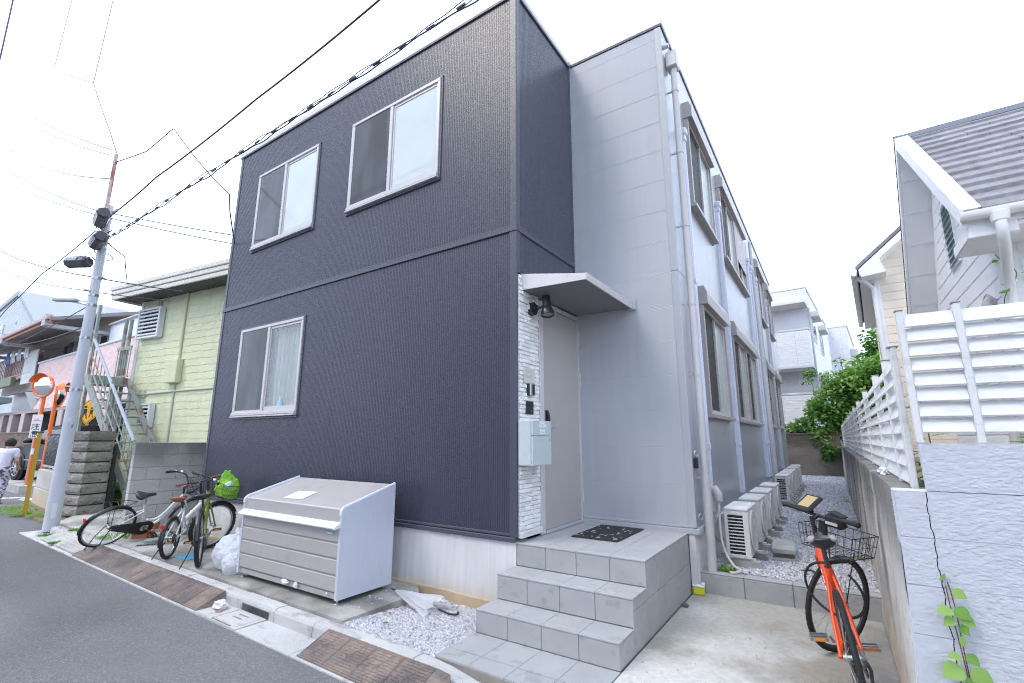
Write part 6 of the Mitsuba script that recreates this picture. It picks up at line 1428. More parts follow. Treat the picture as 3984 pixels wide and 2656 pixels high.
pm = lambda m: place(m, -10.62, -0.18, 14)
for i in range(8):
    z0 = -0.05 + 0.215 * i
    part(SP, 'stone', pm(rough_stone(-0.23, 0.23, -0.24, 0.24, z0 + 0.014, z0 + 0.201, 10 + i)), 'rough_stone')
part(SP, 'joint', pm(box(-0.215, 0.215, -0.222, 0.222, -0.05, 1.66)), ('d', 0.03, 0.03, 0.03))
for i in range(8):
    z0 = -0.05 + 0.215 * i
    part(SP, 'side_stone', pm(rough_stone(-0.62, -0.27, -0.16, 0.14, z0 + 0.014, z0 + 0.201, 30 + i)), 'rough_stone')
part(SP, 'joint', pm(box(-0.6, -0.26, -0.13, 0.11, -0.05, 1.655)), ('d', 0.03, 0.03, 0.03))
GT = thing('iron_gate', 'narrow dark blue grey iron gate frame standing open behind the stone pillar', 'gate')
gm_ = lambda m: place(m, -11.05, 0.32, 40)
part(GT, 'stile', gm_(box(-0.15, -0.11, -0.02, 0.02, 0.0, 1.42, 0.004)), ('d', 0.10, 0.12, 0.15)); part(GT, 'stile', gm_(box(0.09, 0.13, -0.02, 0.02, 0.0, 1.42, 0.004)), ('d', 0.10, 0.12, 0.15))
for z in (0.20, 0.66, 1.26): part(GT, 'rail', gm_(box(-0.108, 0.088, -0.014, 0.014, z - 0.02, z + 0.03)), ('d', 0.14, 0.16, 0.2))
for s in (-0.13, 0.11): part(GT, 'finial', gm_(box(s - 0.028, s + 0.028, -0.028, 0.028, 1.42, 1.445, 0.006)), ('d', 0.35, 0.35, 0.36))
single('gate_post', place(box(-0.03, 0.03, -0.03, 0.03, -0.05, 1.38, 0.004), -10.42, 0.14, 20), ('d', 0.02, 0.02, 0.022), 'slim black hinge post fixed to the right side of the stone pillar', 'post')
LO = thing('low_concrete_wall', 'low stained concrete wall under the black fence left of the utility pole', 'wall')
ow = lambda m: place(m, -14.6, -0.02, -4.5)
part(LO, 'base', ow(box(0, 3.4, -0.10, 0.12, -0.2, 0.30, 0.01)), 'retaining_concrete')
part(LO, 'upper_block', ow(box(0, 1.68, -0.08, 0.10, 0.305, 0.74, 0.01)), 'retaining_concrete'); part(LO, 'upper_block', ow(box(1.69, 3.4, -0.08, 0.10, 0.305, 0.74, 0.01)), 'retaining_concrete')
BF = thing('black_fence', 'black metal picket fence on the low concrete wall left of the utility pole', 'fence')
part(BF, 'bottom_rail', ow(box(0, 3.4, -0.02, 0.02, 0.80, 0.85)), ('d', 0.35, 0.35, 0.36)); part(BF, 'top_rail', ow(box(0, 3.4, -0.02, 0.02, 1.58, 1.62)), ('d', 0.02, 0.02, 0.022))
part(BF, 'backing', ow(box(0, 3.4, 0.022, 0.03, 0.86, 1.58)), ('d', 0.028, 0.03, 0.034))
for k in range(34): part(BF, 'picket', ow(box(0.01 + 0.1 * k, 0.07 + 0.1 * k, -0.018, 0.015, 0.852, 1.578)), ('g', 0.022, 0.023, 0.026))
for x in (0.3, 1.7, 3.1): part(BF, 'foot', ow(cyl((x, 0, 0.74), (x, 0, 0.80), 0.02)), ('m', 0.3, 0.3, 0.3))

# ---- green house with outside steel stair
GH = thing('green_house', 'pale yellow green shingle sided house with cream roof fascia behind the grey block wall', 'house')
gmv = lambda m: place(m, -6.3, 2.0, 8.05)          # local x along the wall to the right, local y into the house
gx0, gx1 = -6.78, 3.0
part(GH, 'front_wall', gmv(box(gx0, gx1, 0.02, 0.2, 0.3, 5.3)), 'green_siding')
part(GH, 'left_wall', gmv(box(gx0, gx0 + 0.15, 0.2, 7.0, 0.3, 5.3)), 'green_siding')
part(GH, 'corner_board', gmv(box(gx0 - 0.02, gx0 + 0.10, -0.03, 0.1, 0.6, 5.22, 0.006)), ('d', 0.62, 0.64, 0.66))
rg = np.random.default_rng(15)
for i in range(27):
    z0 = 0.45 + 0.176 * i; z1 = min(z0 + 0.195, 5.27)
    xs = np.linspace(gx0 + 0.10, 2.0, 90)
    wv = 0.010 * np.sin(xs * 10.5 + i * 2.1) + 0.008 * np.sin(xs * 23 + i)
    top = np.stack([xs, xs * 0 + 0.0, xs * 0 + z1], 1); bo = np.stack([xs, xs * 0 - 0.011, z0 + 0.8 * wv], 1); un = np.stack([xs, xs * 0 + 0.006, z0 + wv + 0.003], 1)
    part(GH, 'shingle_course', gmv(grid(np.stack([un, bo, top], 1))), 'green_siding')
for k in range(3):
    part(GH, 'fascia_board', gmv(box(gx0 - 0.28, gx1, -0.62 - 0.022 * k, -0.58, 5.15 + 0.125 * k, 5.265 + 0.125 * k, 0.012)), ('d', 0.62, 0.60, 0.54))
    part(GH, 'fascia_return', gmv(box(gx0 - 0.32 - 0.02 * k, gx0 - 0.28, -0.62 - 0.022 * k, 6.0, 5.15 + 0.125 * k, 5.265 + 0.125 * k, 0.012)), ('d', 0.62, 0.60, 0.54))
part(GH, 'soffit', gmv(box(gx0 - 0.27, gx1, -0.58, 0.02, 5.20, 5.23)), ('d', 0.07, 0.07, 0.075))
part(GH, 'roof', gmv(box(gx0 - 0.25, gx1, -0.56, 7.0, 5.45, 5.50)), 'dark_trim')
part(GH, 'wall_pipe', gmv(tube([(-4.72, -0.035, 5.2), (-4.72, -0.035, 3.5)], 0.03, 8)), 'green_siding', smooth=True)
part(GH, 'meter_box', gmv(box(-5.05, -4.55, -0.16, -0.01, 2.86, 3.46, 0.015)), 'green_siding')
part(GH, 'conduit', gmv(cat([tube([(-4.75, -0.03, 2.86), (-4.75, -0.03, 1.3)], 0.02, 8), tube([(gx0 + 0.2, -0.03, 2.62), (-4.75, -0.03, 2.66), (2.0, -0.03, 2.72)], 0.022, 8)])), ('d', 0.5, 0.54, 0.46), smooth=True)
def grille(x0, x1, z0, z1, n):
    k = numbered(f'{GH}__window_grille')
    part(k, 'frame', gmv(cat([box(x0, x0 + 0.06, -0.16, -0.02, z0, z1), box(x1 - 0.06, x1, -0.16, -0.02, z0, z1), box(x0 + 0.06, x1 - 0.06, -0.15, -0.02, z1 - 0.05, z1), box(x0 + 0.06, x1 - 0.06, -0.15, -0.02, z0, z0 + 0.05)])), ('d', 0.66, 0.68, 0.72))
    part(k, 'pane', gmv(box(x0, x1, -0.03, -0.02, z0, z1)), ('d', 0.05, 0.06, 0.06))
    for i in range(n):
        z = z0 + 0.05 + (z1 - z0 - 0.1) * (i + 0.5) / n
        part(k, 'bar', gmv(box(x0 + 0.06, x1 - 0.06, -0.15, -0.12, z - 0.025, z + 0.02, 0.004)), ('d', 0.66, 0.68, 0.72))
grille(-6.62, -5.62, 4.12, 4.93, 7); grille(-5.95, -5.45, 1.78, 2.38, 5)
part(GH, 'vent', gmv(box(-6.05, -5.85, -0.03, -0.012, 5.0, 5.12)), ('d', 0.32, 0.36, 0.30)); part(GH, 'vent', gmv(box(-6.25, -6.0, -0.03, -0.012, 2.55, 2.72)), ('d', 0.4, 0.45, 0.38))

SS = thing('steel_stair', 'rusty pale green outside steel stair climbing along the left end of the green house', 'staircase')
def strip(p, q_, h, t):  # plate between two (x,z) points, height h down, thickness t in y
    return prism([(p[0], p[1]), (q_[0], q_[1]), (q_[0], q_[1] - h), (p[0], p[1] - h)], t[0], t[1], 'y')
yn, yf_ = -0.98, -0.18
part(SS, 'stringer', gmv(strip((-6.78, 3.10), (-4.22, 0.42), 0.30, (yn, yn + 0.04))), 'stair_paint')
part(SS, 'stringer', gmv(strip((-6.50, 3.05), (-4.22, 0.66), 0.22, (yf_ - 0.04, yf_))), 'stair_paint')
for i in range(13):
    x = -4.35 - 0.185 * i; z = 0.40 + 0.205 * i
    part(SS, 'tread', gmv(box(x - 0.13, x + 0.13, yn + 0.04, yf_ - 0.04, z - 0.03, z, 0.004)), 'stair_paint')
part(SS, 'landing', gmv(box(-7.35, -6.55, yn, yf_, 2.86, 3.06, 0.006)), 'stair_paint')
def rail_line(p, q_, r=0.022): return cyl((p[0], yn + 0.02, p[1]), (q_[0], yn + 0.02, q_[1]), r, n=10)
part(SS, 'handrail', gmv(rail_line((-6.78, 3.98), (-4.30, 1.45), 0.035)), ('d', 0.46, 0.50, 0.58), smooth=40)
part(SS, 'lower_rail', gmv(cat([rail_line((-6.75, 3.28), (-4.25, 0.72), 0.02), rail_line((-6.75, 3.55), (-4.26, 1.0), 0.014)])), 'stair_paint', smooth=40)
for i in range(15):
    x = -4.28 - 0.175 * i; zb_ = 0.75 + (x + 4.25) * -1.03
    part(SS, 'baluster', gmv(cyl((x, yn + 0.02, zb_ - 0.05), (x, yn + 0.02, zb_ + 0.68), 0.011, n=8)), 'stair_paint', smooth=40)
for x, z0, z1 in ((-6.80, 0.0, 4.9), (-5.6, 1.9, 2.85), (-4.30, 0.15, 1.45), (-7.30, 0.0, 3.95)):
    part(SS, 'post', gmv(box(x - 0.035, x + 0.035, yn, yn + 0.06, z0, z1, 0.004)), 'stair_paint')
part(SS, 'landing_rail', gmv(box(-7.3, -6.6, yf_ - 0.03, yf_, 3.84, 3.94)), 'stair_paint')
part(SS, 'landing_rail', gmv(box(-7.3, -6.6, yf_ - 0.025, yf_, 3.10, 3.14)), 'stair_paint')
for i in range(7): part(SS, 'baluster', gmv(box(-7.25 + 0.1 * i, -7.232 + 0.1 * i, yf_ - 0.02, yf_ - 0.005, 3.14, 3.84)), 'stair_paint')
for x in (-6.95, -7.2): part(SS, 'column_pipe', gmv(cyl((x, yf_ + 0.05, 0), (x, yf_ + 0.05, 4.7), 0.045, n=10)), 'stair_paint', smooth=40)
part(SS, 'foot', gmv(box(-4.35, -4.1, yn - 0.03, yn + 0.1, -0.1, 0.40, 0.02)), 'concrete')

# ---- utility pole
UP = thing('utility_pole', 'grey concrete utility pole with rusty top pipe, closures and street lamp at the left', 'utility pole')
PX, PY = -9.24, -0.98
part(UP, 'shaft', cyl((PX, PY, -0.1), (PX, PY, 6.15), 0.112, 0.062, 32), 'pole_concrete', smooth=40)
part(UP, 'foot_plate', move(lathe([(0.1135, -0.05), (0.1135, 0.0), (0.1105, 0.41)], 32), PX, PY, 0), 'pole_concrete', smooth=True)
part(UP, 'foot_ring', move(lathe([(0.110, 0.40), (0.1145, 0.405), (0.1145, 0.42), (0.109, 0.425)], 32), PX, PY, 0), 'pole_concrete', smooth=40)
dcam = np.array([2.53 - PX, -3.9 - PY]); dcam /= np.linalg.norm(dcam); ncam = math.degrees(math.atan2(dcam[1], dcam[0]))
on = lambda m: place(m, PX, PY, ncam)
def pole_patch(a0, a1, z0, z1, r_):
    th_ = np.radians(np.linspace(a0, a1, 10))
    return on(grid(np.stack([np.stack([r_ * np.cos(th_), r_ * np.sin(th_), 0 * th_ + z], 1) for z in (z0, z1)], 1)))
part(UP, 'torn_paper', pole_patch(-14, 18, 0.12, 0.38, 0.1155), ('d', 0.62, 0.63, 0.66)); part(UP, 'sticker', pole_patch(-22, 8, 1.80, 1.88, 0.1005), ('d', 0.60, 0.56, 0.66))
part(UP, 'number_tag', pole_patch(15, 30, 1.70, 1.76, 0.1013), ('d', 0.2, 0.2, 0.22))
part(UP, 'sleeve', move(lathe([(0.0985, 1.62), (0.1, 1.63), (0.0975, 1.95), (0.096, 1.955)], 32), PX, PY, 0), 'pole_concrete', smooth=40)
part(UP, 'rust_pipe', tube([(PX + 0.06, PY - 0.07, 5.6), (PX + 0.07, PY - 0.06, 6.2), (PX + 0.02, PY - 0.05, 7.28)], 0.034, 10), 'pole_rust', smooth=True)
for z in (4.05, 4.25, 4.6, 5.25, 5.9, 3.4, 2.4):
    part(UP, 'band', move(lathe([(0.108 - 0.0078 * z, -0.025), (0.117 - 0.0078 * z, -0.025), (0.117 - 0.0078 * z, 0.025), (0.108 - 0.0078 * z, 0.025)], 24), PX, PY, z), ('m', 0.42, 0.44, 0.5), smooth=40)
    a = rg.uniform(0, 360); part(UP, 'step_bolt', place(box(0.06, 0.19, -0.009, 0.009, z + 0.05, z + 0.074), PX, PY, a), ('m', 0.4, 0.42, 0.46))
for s in (-1, 1): part(UP, 'crossarm', box(PX - 0.22, PX + 0.22, PY - 0.075 * s - 0.012, PY - 0.075 * s + 0.012, 6.02, 6.06), ('d', 0.40, 0.42, 0.48))
def closure(x, y, z, L_, a, tilt, key):
    pr_ = [(0.0, -L_ / 2), (0.095, -L_ / 2), (0.118, -L_ / 2 + 0.05), (0.118, L_ / 2 - 0.04), (0.095, L_ / 2), (0.0, L_ / 2)]
    m = lathe(pr_, 8, 'x')
    M = tr(x, y, z) @ rot([0, 0, 1], a) @ rot([0, 1, 0], tilt)
    k = part(UP, 'closure', xf(m, M), ('g', 0.045, 0.045, 0.055))
    part(k, 'hood', xf(lathe([(0.121, -L_ / 2 + 0.06), (0.122, 0.10)], 8, 'x', 0.5), M @ rot([1, 0, 0], 0)), ('d', 0.30, 0.31, 0.38))
    part(k, 'hanger', xf(box(-0.16, 0.16, -0.015, 0.015, 0.115, 0.14), M), ('m', 0.35, 0.36, 0.4))
closure(PX + 0.30, PY - 0.16, 5.74, 0.62, -10, -4, 0); closure(PX + 0.30, PY - 0.15, 5.27, 0.58, -6, -4, 1); closure(PX - 0.50, PY - 0.2, 4.98, 0.55, 20, 4, 2)
part(UP, 'lamp_arm', tube([(PX, PY, 4.05), (PX - 0.3, PY - 0.22, 4.12), (PX - 0.4, PY - 0.3, 4.15)], 0.014, 8), ('m', 0.45, 0.46, 0.5), smooth=True)
part(UP, 'street_lamp', place(box(-0.56, -0.12, -0.055, 0.055, 4.12, 4.18, 0.015), PX - 0.12, PY - 0.1, 36), ('d', 0.42, 0.43, 0.46))
part(UP, 'bracket_clutter', cat([place(tube(spline([(0.06, 0, 0), (0.17, 0.03, 0.05), (0.2, -0.02, -0.02), (0.13, -0.04, -0.08), (0.06, 0.0, -0.13)], 14), 0.008, 6), PX, PY, a, z) for a, z in ((190, 5.95), (215, 5.7), (160, 5.5), (200, 5.2), (10, 5.55), (240, 4.95), (330, 5.42), (100, 5.1))]), ('d', 0.13, 0.15, 0.17), smooth=True)

# ---- cables (the two kinked ones hang from thin messenger wires overhead)
def soft_line(pts):
    # straight spans with a slight sag, softened at the bends
    o = []
    for a, b in zip(pts[:-1], pts[1:]):
        a, b = np.array(a), np.array(b); L_ = np.linalg.norm(b - a)
        o += [a + (b - a) * t - np.array([0, 0, 0.010 * L_ * 4 * t * (1 - t)]) for t in np.linspace(0, 1, 12)[:-1]]
    return np.array(o + [np.array(pts[-1])])
def cable(label, pts, r, sag=0.0, col=(0.08, 0.08, 0.10)):
    P = soft_line(pts) if len(pts) > 2 else np.array([np.array(pts[0]) + (np.array(pts[1]) - np.array(pts[0])) * t - np.array([0, 0, sag * 4 * t * (1 - t)]) for t in np.linspace(0, 1, 26)])
    return single('overhead_cable', tube(P, max(r, 0.0095) * 0.95 if len(pts) == 2 or r < 0.012 else r * 0.72, 6), ('d',) + col, label, 'cable', smooth=True)
cable('thick black cable rising from the pole top along the street past the dark roof edge', [(-8.85, -1.15, 5.62), (-7.8, -1.2, 5.58), (-6.3, -1.2, 5.72), (-3.26, -1.2, 5.86), (-0.93, -1.2, 6.01), (2.5, -1.2, 6.3)], 0.016, col=(0.06, 0.05, 0.075))
bp = [(-8.7, -1.1, 5.27), (-7.58, -1.2, 5.1), (-5.9, -1.2, 5.12), (-4.36, -1.2, 5.15), (-1.64, -1.2, 5.21), (0.33, -1.2, 5.27), (3.0, -1.2, 5.4)]
bt = spline(bp, 160)
def bundle():
    o = []
    r6 = np.random.default_rng(2)
    for j in range(3):
        ph_ = j * 2.1
        off = np.stack([0 * bt[:, 0], 0.01 * np.sin(bt[:, 0] * 4 + ph_), (0.028 * (j - 1)) + 0.010 * np.cos(bt[:, 0] * 5 + ph_) + 0.008 * np.sin(bt[:, 0] * 13.3 + ph_)], 1)
        o.append(tube(bt + off, 0.0045 if j else 0.007, 5))
    return cat(o)
ob_ = thing('overhead_cable', 'bundle of twisted black cables tied together above the front of the dark house', 'cable')
part(ob_, 'strands', bundle(), ('d', 0.06, 0.062, 0.08), smooth=True)
for i in range(6, 154, 5):
    L_ = 0.02 + 0.07 * ((i * 7) % 5) / 5
    part(ob_, 'tie', tube([bt[i] - np.array([L_, 0, 0.0]), bt[i] + np.array([L_, 0, 0.004])], 0.0135 if i % 4 else 0.009, 7), ('d', 0.10, 0.10, 0.13), smooth=40)
cable('thin cable from pole top pipe dropping to the left front corner of the dark house', [(-9.2, -1.03, 7.1), (-8.5, -0.75, 7.25), (-7.86, -0.6, 7.57), (-7.73, -0.6, 7.55), (-5.89, -0.6, 5.96), (-5.05, -0.6, 5.32), (-5.02, -0.58, 5.05), (-5.95, -0.02, 4.9)], 0.009)
cable('black cable swinging from the rusty pipe towards the upper left', [(-9.2, -1.03, 7.3), (-9.6, -1.1, 7.9), (-11.7, -1.1, 10.1), (-18, -1.1, 13.8), (-29.4, -1.1, 19.9)], 0.012)
cable('short thick purple black cable at the top left corner of the picture', [(-7.9, -3.0, 9.2), (-7.62, -3.0, 7.37), (-7.55, -3.0, 5.6)], 0.014, col=(0.10, 0.06, 0.16))
cable('upper one of two thin cables passing the pole top towards the green roof', [(-22.1, -1.1, 11.46), (-9.6, -1.1, 6.11), (-3.66, 1.2, 4.6)], 0.007)
cable('lower one of two thin cables passing the pole top towards the green roof', [(-21.5, -1.1, 10.75), (-9.55, -1.1, 6.0), (-5.5, 0.9, 4.9)], 0.008)
cable('heavy cable crossing the pole below the closures and ending at the green roof corner', [(-32.0, -1.1, 11.08), (-18.4, -1.1, 7.22), (-9.43, -1.05, 4.66), (-8.4, 0.2, 4.5)], 0.016)
cable('thin cable crossing the pole at lamp height', [(-32.0, -1.1, 10.17), (-17.8, -1.1, 6.5), (-9.7, -1.1, 4.42), (-8.6, 0.1, 4.3)], 0.009)
cable('cable descending from the lowest closure to the far left', [(-8.5, -1.3, 5.3), (-11.8, -1.3, 5.09), (-14.3, -1.3, 4.72), (-24, -1.2, 3.3)], 0.010)
cable('highest of the faint wires on the left, ending at the rusty pipe', [(-9.25, -1.1, 7.36), (-26.5, -1.1, 16.6)], 0.006, 0.3)
cable('second of the faint wires on the left, ending at the rusty pipe', [(-9.4, -1.1, 7.3), (-25.9, -1.1, 15.9)], 0.007, 0.3)
cable('cable hanging from the second closure down to the green roof corner', [(-8.8, -1.05, 5.2), (-8.75, -0.6, 4.9), (-8.7, 0.0, 4.6), (-12.6, 0.6, 5.45)] if False else [(-8.8, -1.05, 5.25), (-9.6, -0.5, 5.3), (-12.6, 0.5, 5.5)], 0.009)
cable('faint messenger wire rising from the first kink of the upper left cable', [(-11.7, -1.1, 10.1), (-11.2, -1.1, 14.5)], 0.005, 0.0, (0.3, 0.3, 0.34))
cable('faint messenger wire rising steeply at the far upper left', [(-16.5, -1.1, 12.9), (-15.8, -1.1, 17.5)], 0.005, 0.0, (0.3, 0.3, 0.34))
cable('faint wire leaving the rusty pipe to the left at mid height', [(-9.3, -1.05, 6.75), (-14.5, -1.1, 8.7), (-24.0, -1.1, 13.2)], 0.006)
cable('faint wire in front of the white gable on the far left', [(-9.25, -1.05, 3.6), (-33.4, 1.75, 6.55)], 0.012, 0.25)
cable('second wire in front of the white gable on the far left', [(-9.5, -1.1, 4.0), (-16, -1.1, 3.2), (-22.0, -1.1, 5.9)] if False else [(-9.3, -1.05, 4.0), (-39.9, 1.75, 6.55)], 0.010, 0.3)
# ================================================================== across the side street
PH = thing('pink_house', 'two storey house with pink tiles, brown red eaves and a balcony across the side street', 'house')
yp = 3.0
part(PH, 'upper_wall', box(-42.5, -17.0, yp + 1.2, yp + 1.4, 2.9, 7.1), ('d', 0.62, 0.62, 0.64))
part(PH, 'tiled_parapet', box(-32.0, -17.0, yp, yp + 0.2, 2.95, 5.35), 'pink_tile')
part(PH, 'parapet_cap', box(-32.1, -17.0, yp - 0.05, yp + 0.25, 5.35, 5.45, 0.02), ('d', 0.5, 0.55, 0.62))
part(PH, 'right_wall', box(-17.0, -16.8, yp, yp + 8, 0, 7.0), 'pink_tile')
part(PH, 'dark_ground_floor', box(-42.5, -17.0, yp + 1.0, yp + 1.19, -0.1, 2.94), ('d', 0.035, 0.03, 0.03))
part(PH, 'floor_slab', box(-42.5, -17.0, yp + 0.02, yp + 1.2, 2.80, 2.945), ('d', 0.3, 0.25, 0.25))
for x in (-41.0, -37.6, -35.6, -33.2, -27.0, -21.5): part(PH, 'column', box(x - 0.35, x + 0.35, yp, yp + 0.5, -0.1, 2.795, 0.02), ('d', 0.45, 0.36, 0.36))
part(PH, 'awning', prism([(-48.0, 3.75), (-35.5, 3.75), (-35.5, 3.45), (-48.0, 3.35)], yp - 1.0, yp - 0.1, 'y'), ('d', 0.25, 0.32, 0.33))
part(PH, 'balcony_beam', box(-44, -36.2, yp - 0.2, yp, 4.45, 4.95, 0.02), ('d', 0.18, 0.20, 0.14))
part(PH, 'balcony_back', box(-42.5, -32.1, yp + 0.6, yp + 0.8, 4.2, 5.1), ('d', 0.40, 0.36, 0.34))
part(PH, 'balcony_rail', cat([box(-42, -33.0, yp - 0.1, yp - 0.04, 6.12, 6.2), box(-42, -33.0, yp - 0.1, yp - 0.04, 4.98, 5.04)]), ('d', 0.32, 0.24, 0.22))
for k in range(24): part(PH, 'balcony_bar', box(-41.8 + 0.37 * k, -41.76 + 0.37 * k, yp - 0.09, yp - 0.05, 5.04, 6.12), ('d', 0.36, 0.27, 0.25))
part(PH, 'balcony_infill', box(-42, -33.0, yp + 0.3, yp + 0.34, 5.0, 6.3), 'pink_tile')
for (x0, x1, z0, z1) in ((-41.4, -38.6, 5.1, 6.5), (-33.2, -31.4, 5.5, 6.7), (-27.5, -26.4, 5.3, 6.6)):
    w = part(PH, 'window', box(x0, x1, yp + 0.22 if x0 < -40 else yp + 1.12, yp + 0.3 if x0 < -40 else yp + 1.2, z0, z1, 0.02), ('d', 0.5, 0.52, 0.52)); part(w, 'pane', box(x0 + 0.15, x1 - 0.15, (yp + 0.2 if x0 < -40 else yp + 1.1), (yp + 0.219 if x0 < -40 else yp + 1.119), z0 + 0.12, z1 - 0.12), 'glass_dark')
part(PH, 'balcony_divider', box(-34.6, -32.2, yp - 0.1, yp - 0.03, 4.4, 6.2, 0.02), ('d', 0.5, 0.52, 0.54))
rf = numbered(f'{PH}__roof')
emit(rf, prism([(yp - 1.2, 6.75), (yp + 3.5, 8.2), (yp + 8, 6.8), (yp + 8, 6.7), (yp + 3.5, 8.0), (yp - 1.2, 6.6)], -44.0, -25.5, 'x'), ('d', 0.22, 0.20, 0.20))
part(rf, 'eave_board', box(-44.0, -25.5, yp - 1.25, yp - 1.2, 6.5, 6.8), ('d', 0.36, 0.16, 0.13))
part(rf, 'gutter', box(-44.0, -25.4, yp - 1.36, yp - 1.26, 6.62, 6.78, 0.02), ('d', 0.42, 0.30, 0.28))
for x in (-40, -33.5, -26): part(rf, 'bracket', cat([box(x - 0.2, x + 0.2, yp - 1.2, yp + 1.2, 6.35, 6.5), box(x - 0.25, x + 0.25, yp - 1.35, yp - 1.1, 6.4, 6.9)]), ('d', 0.4, 0.4, 0.42))
part(PH, 'roof_room', box(-25.5, -18.0, yp + 0.9, yp + 1.1, 5.5, 6.75), ('d', 0.64, 0.67, 0.72))
part(PH, 'roof_room_cap', box(-25.6, -17.9, yp + 0.8, yp + 1.2, 6.751, 6.85, 0.02), ('d', 0.4, 0.4, 0.43))
# laundry on the balcony
for i, (x, c, l_) in enumerate(((-38.2, (0.12, 0.2, 0.5), 'dark blue shirt hung out on the pink house balcony'), (-37.0, (0.62, 0.64, 0.66), 'white towel hung out on the pink house balcony'), (-35.7, (0.45, 0.55, 0.68), 'pale blue sheet hung out on the pink house balcony'), (-34.2, (0.7, 0.7, 0.71), 'white shirt hung out at the right end of the balcony'), (-30.8, (0.05, 0.05, 0.06), 'black jacket hung out above the pink parapet'))):
    xx = np.linspace(-0.45, 0.45, 8); P_ = np.stack([np.stack([x + xx * (1 - 0.1 * k), yp - 0.15 + 0.05 * np.sin(xx * 9 + k) + (1.0 if x > -31 else 0), 6.55 - 0.18 * k + 0.02 * np.sin(xx * 7)], 1) for k in range(5)], 1)
    single('laundry', grid(P_), ('d',) + c, l_, 'laundry', smooth=True)
BT = thing('brown_tile_wall', 'low brown tiled garden wall behind the black car', 'wall')
part(BT, 'tiles', box(-45, -25.2, 2.78, 2.88, -0.1, 1.75), 'brown_tile'); part(BT, 'cap', box(-45, -25.1, 2.74, 2.92, 1.75, 1.83, 0.02), ('d', 0.16, 0.12, 0.11))
FW = thing('white_gable_house', 'white gable house rising behind the pink house at the far left', 'house')
part(FW, 'gable_wall', prism([(-75, 0), (-47.5, 0), (-47.5, 9.0), (-58.0, 14.3), (-75, 14.3 - 1.2)], 6.0, 6.3, 'y'), ('d', 0.40, 0.44, 0.47))
part(FW, 'roof_edge', cat([prism([(-58.0, 14.75), (-46.5, 8.9), (-46.5, 8.5), (-58.0, 14.3)], 5.85, 14, 'y'), prism([(-76, 13.3), (-58.0, 14.75), (-58.0, 14.3), (-76, 12.9)], 5.85, 14, 'y')]), ('d', 0.30, 0.32, 0.36))
w = part(FW, 'window', box(-64.0, -61.4, 5.9, 6.0, 8.8, 12.0, 0.02), ('d', 0.6, 0.6, 0.63)); part(w, 'pane', box(-63.6, -61.8, 5.87, 5.898, 9.1, 11.7), ('g', 0.25, 0.32, 0.38))
part(FW, 'vent', xf(lathe([(0.0, 0.1), (0.25, 0.05), (0.3, 0.0)], 20), tr(-57, 6.0, 11.7) @ rot([1, 0, 0], 90)), ('d', 0.45, 0.48, 0.5), smooth=True)
struct('far_pavement', prism([(-60, 1.0), (-18, 0.3), (-17.0, 1.2), (-17, 3.0), (-60, 3.0)], -0.2, 0.10), 'concrete')
labels_line = struct('road_line', prism([(-17.6, -0.9), (-17.05, -0.25), (-16.6, 0.25), (-15.6, 0.20), (-15.6, 0.10), (-16.5, 0.12), (-16.85, -0.3), (-17.4, -0.95)], -0.123, -0.1195), ('d', 0.72, 0.72, 0.72))
struct('road_line', prism([(-16.4, 0.08), (-15.5, 0.06), (-15.4, -0.06), (-16.2, -0.05)], -0.123, -0.119), ('d', 0.22, 0.52, 0.42), label='green painted edge strip at the corner of the side street')

# ---- black car
CR = thing('parked_car', 'black sport utility car parked across the side street', 'car')
carm = lambda m: place((np.asarray(m[0]) * 1.08, m[1]), -21.35, 1.80, 186, 0.10)   # local x: forward, origin at front axle on the ground, local y: left
prof_ = [(0.95, 0.35), (0.98, 0.62), (0.86, 0.92), (0.55, 1.03), (-0.62, 1.14), (-1.35, 1.62), (-1.75, 1.70), (-3.2, 1.66), (-3.75, 1.20), (-3.85, 0.9), (-3.8, 0.35)]
def car_body():
    half = 0.92
    rings = []
    for yy_, sc, dz in ((-half, 0.93, -0.02), (-half + 0.06, 0.99, 0.0), (-0.5, 1.0, 0.02), (0, 1.01, 0.03), (0.5, 1.0, 0.02), (half - 0.06, 0.99, 0.0), (half, 0.93, -0.02)):
        pr2 = []
        for x, z in prof_:
            tum = 1.0
            y2 = yy_ * (1 - 0.16 * max(z - 1.0, 0) / 0.7)
            pr2.append((-1.43 + (x + 1.43) * sc, y2, z * (1 if z < 0.4 else 1) + dz))
        rings.append(pr2 + pr2[:1])
    V, F = grid(np.array(rings))
    caps = []
    for idx in (0, len(rings) - 1):
        c = np.array(rings[idx][:-1]); n = len(c); b = idx * (len(rings[0]))
        mid = len(V); V = np.vstack([V, c.mean(0)])
        for k in range(n):
            caps.append([mid, b + k, b + (k + 1)] if idx else [mid, b + k + 1, b + k])
    return V, np.vstack([F, caps])
part(CR, 'body', carm(car_body()), 'car_paint', smooth=25)
part(CR, 'windscreen', carm(prism([(-0.66, 1.155), (-1.33, 1.60), (-1.36, 1.64), (-0.62, 1.175)], -0.70, 0.70, 'y')), 'mirror')
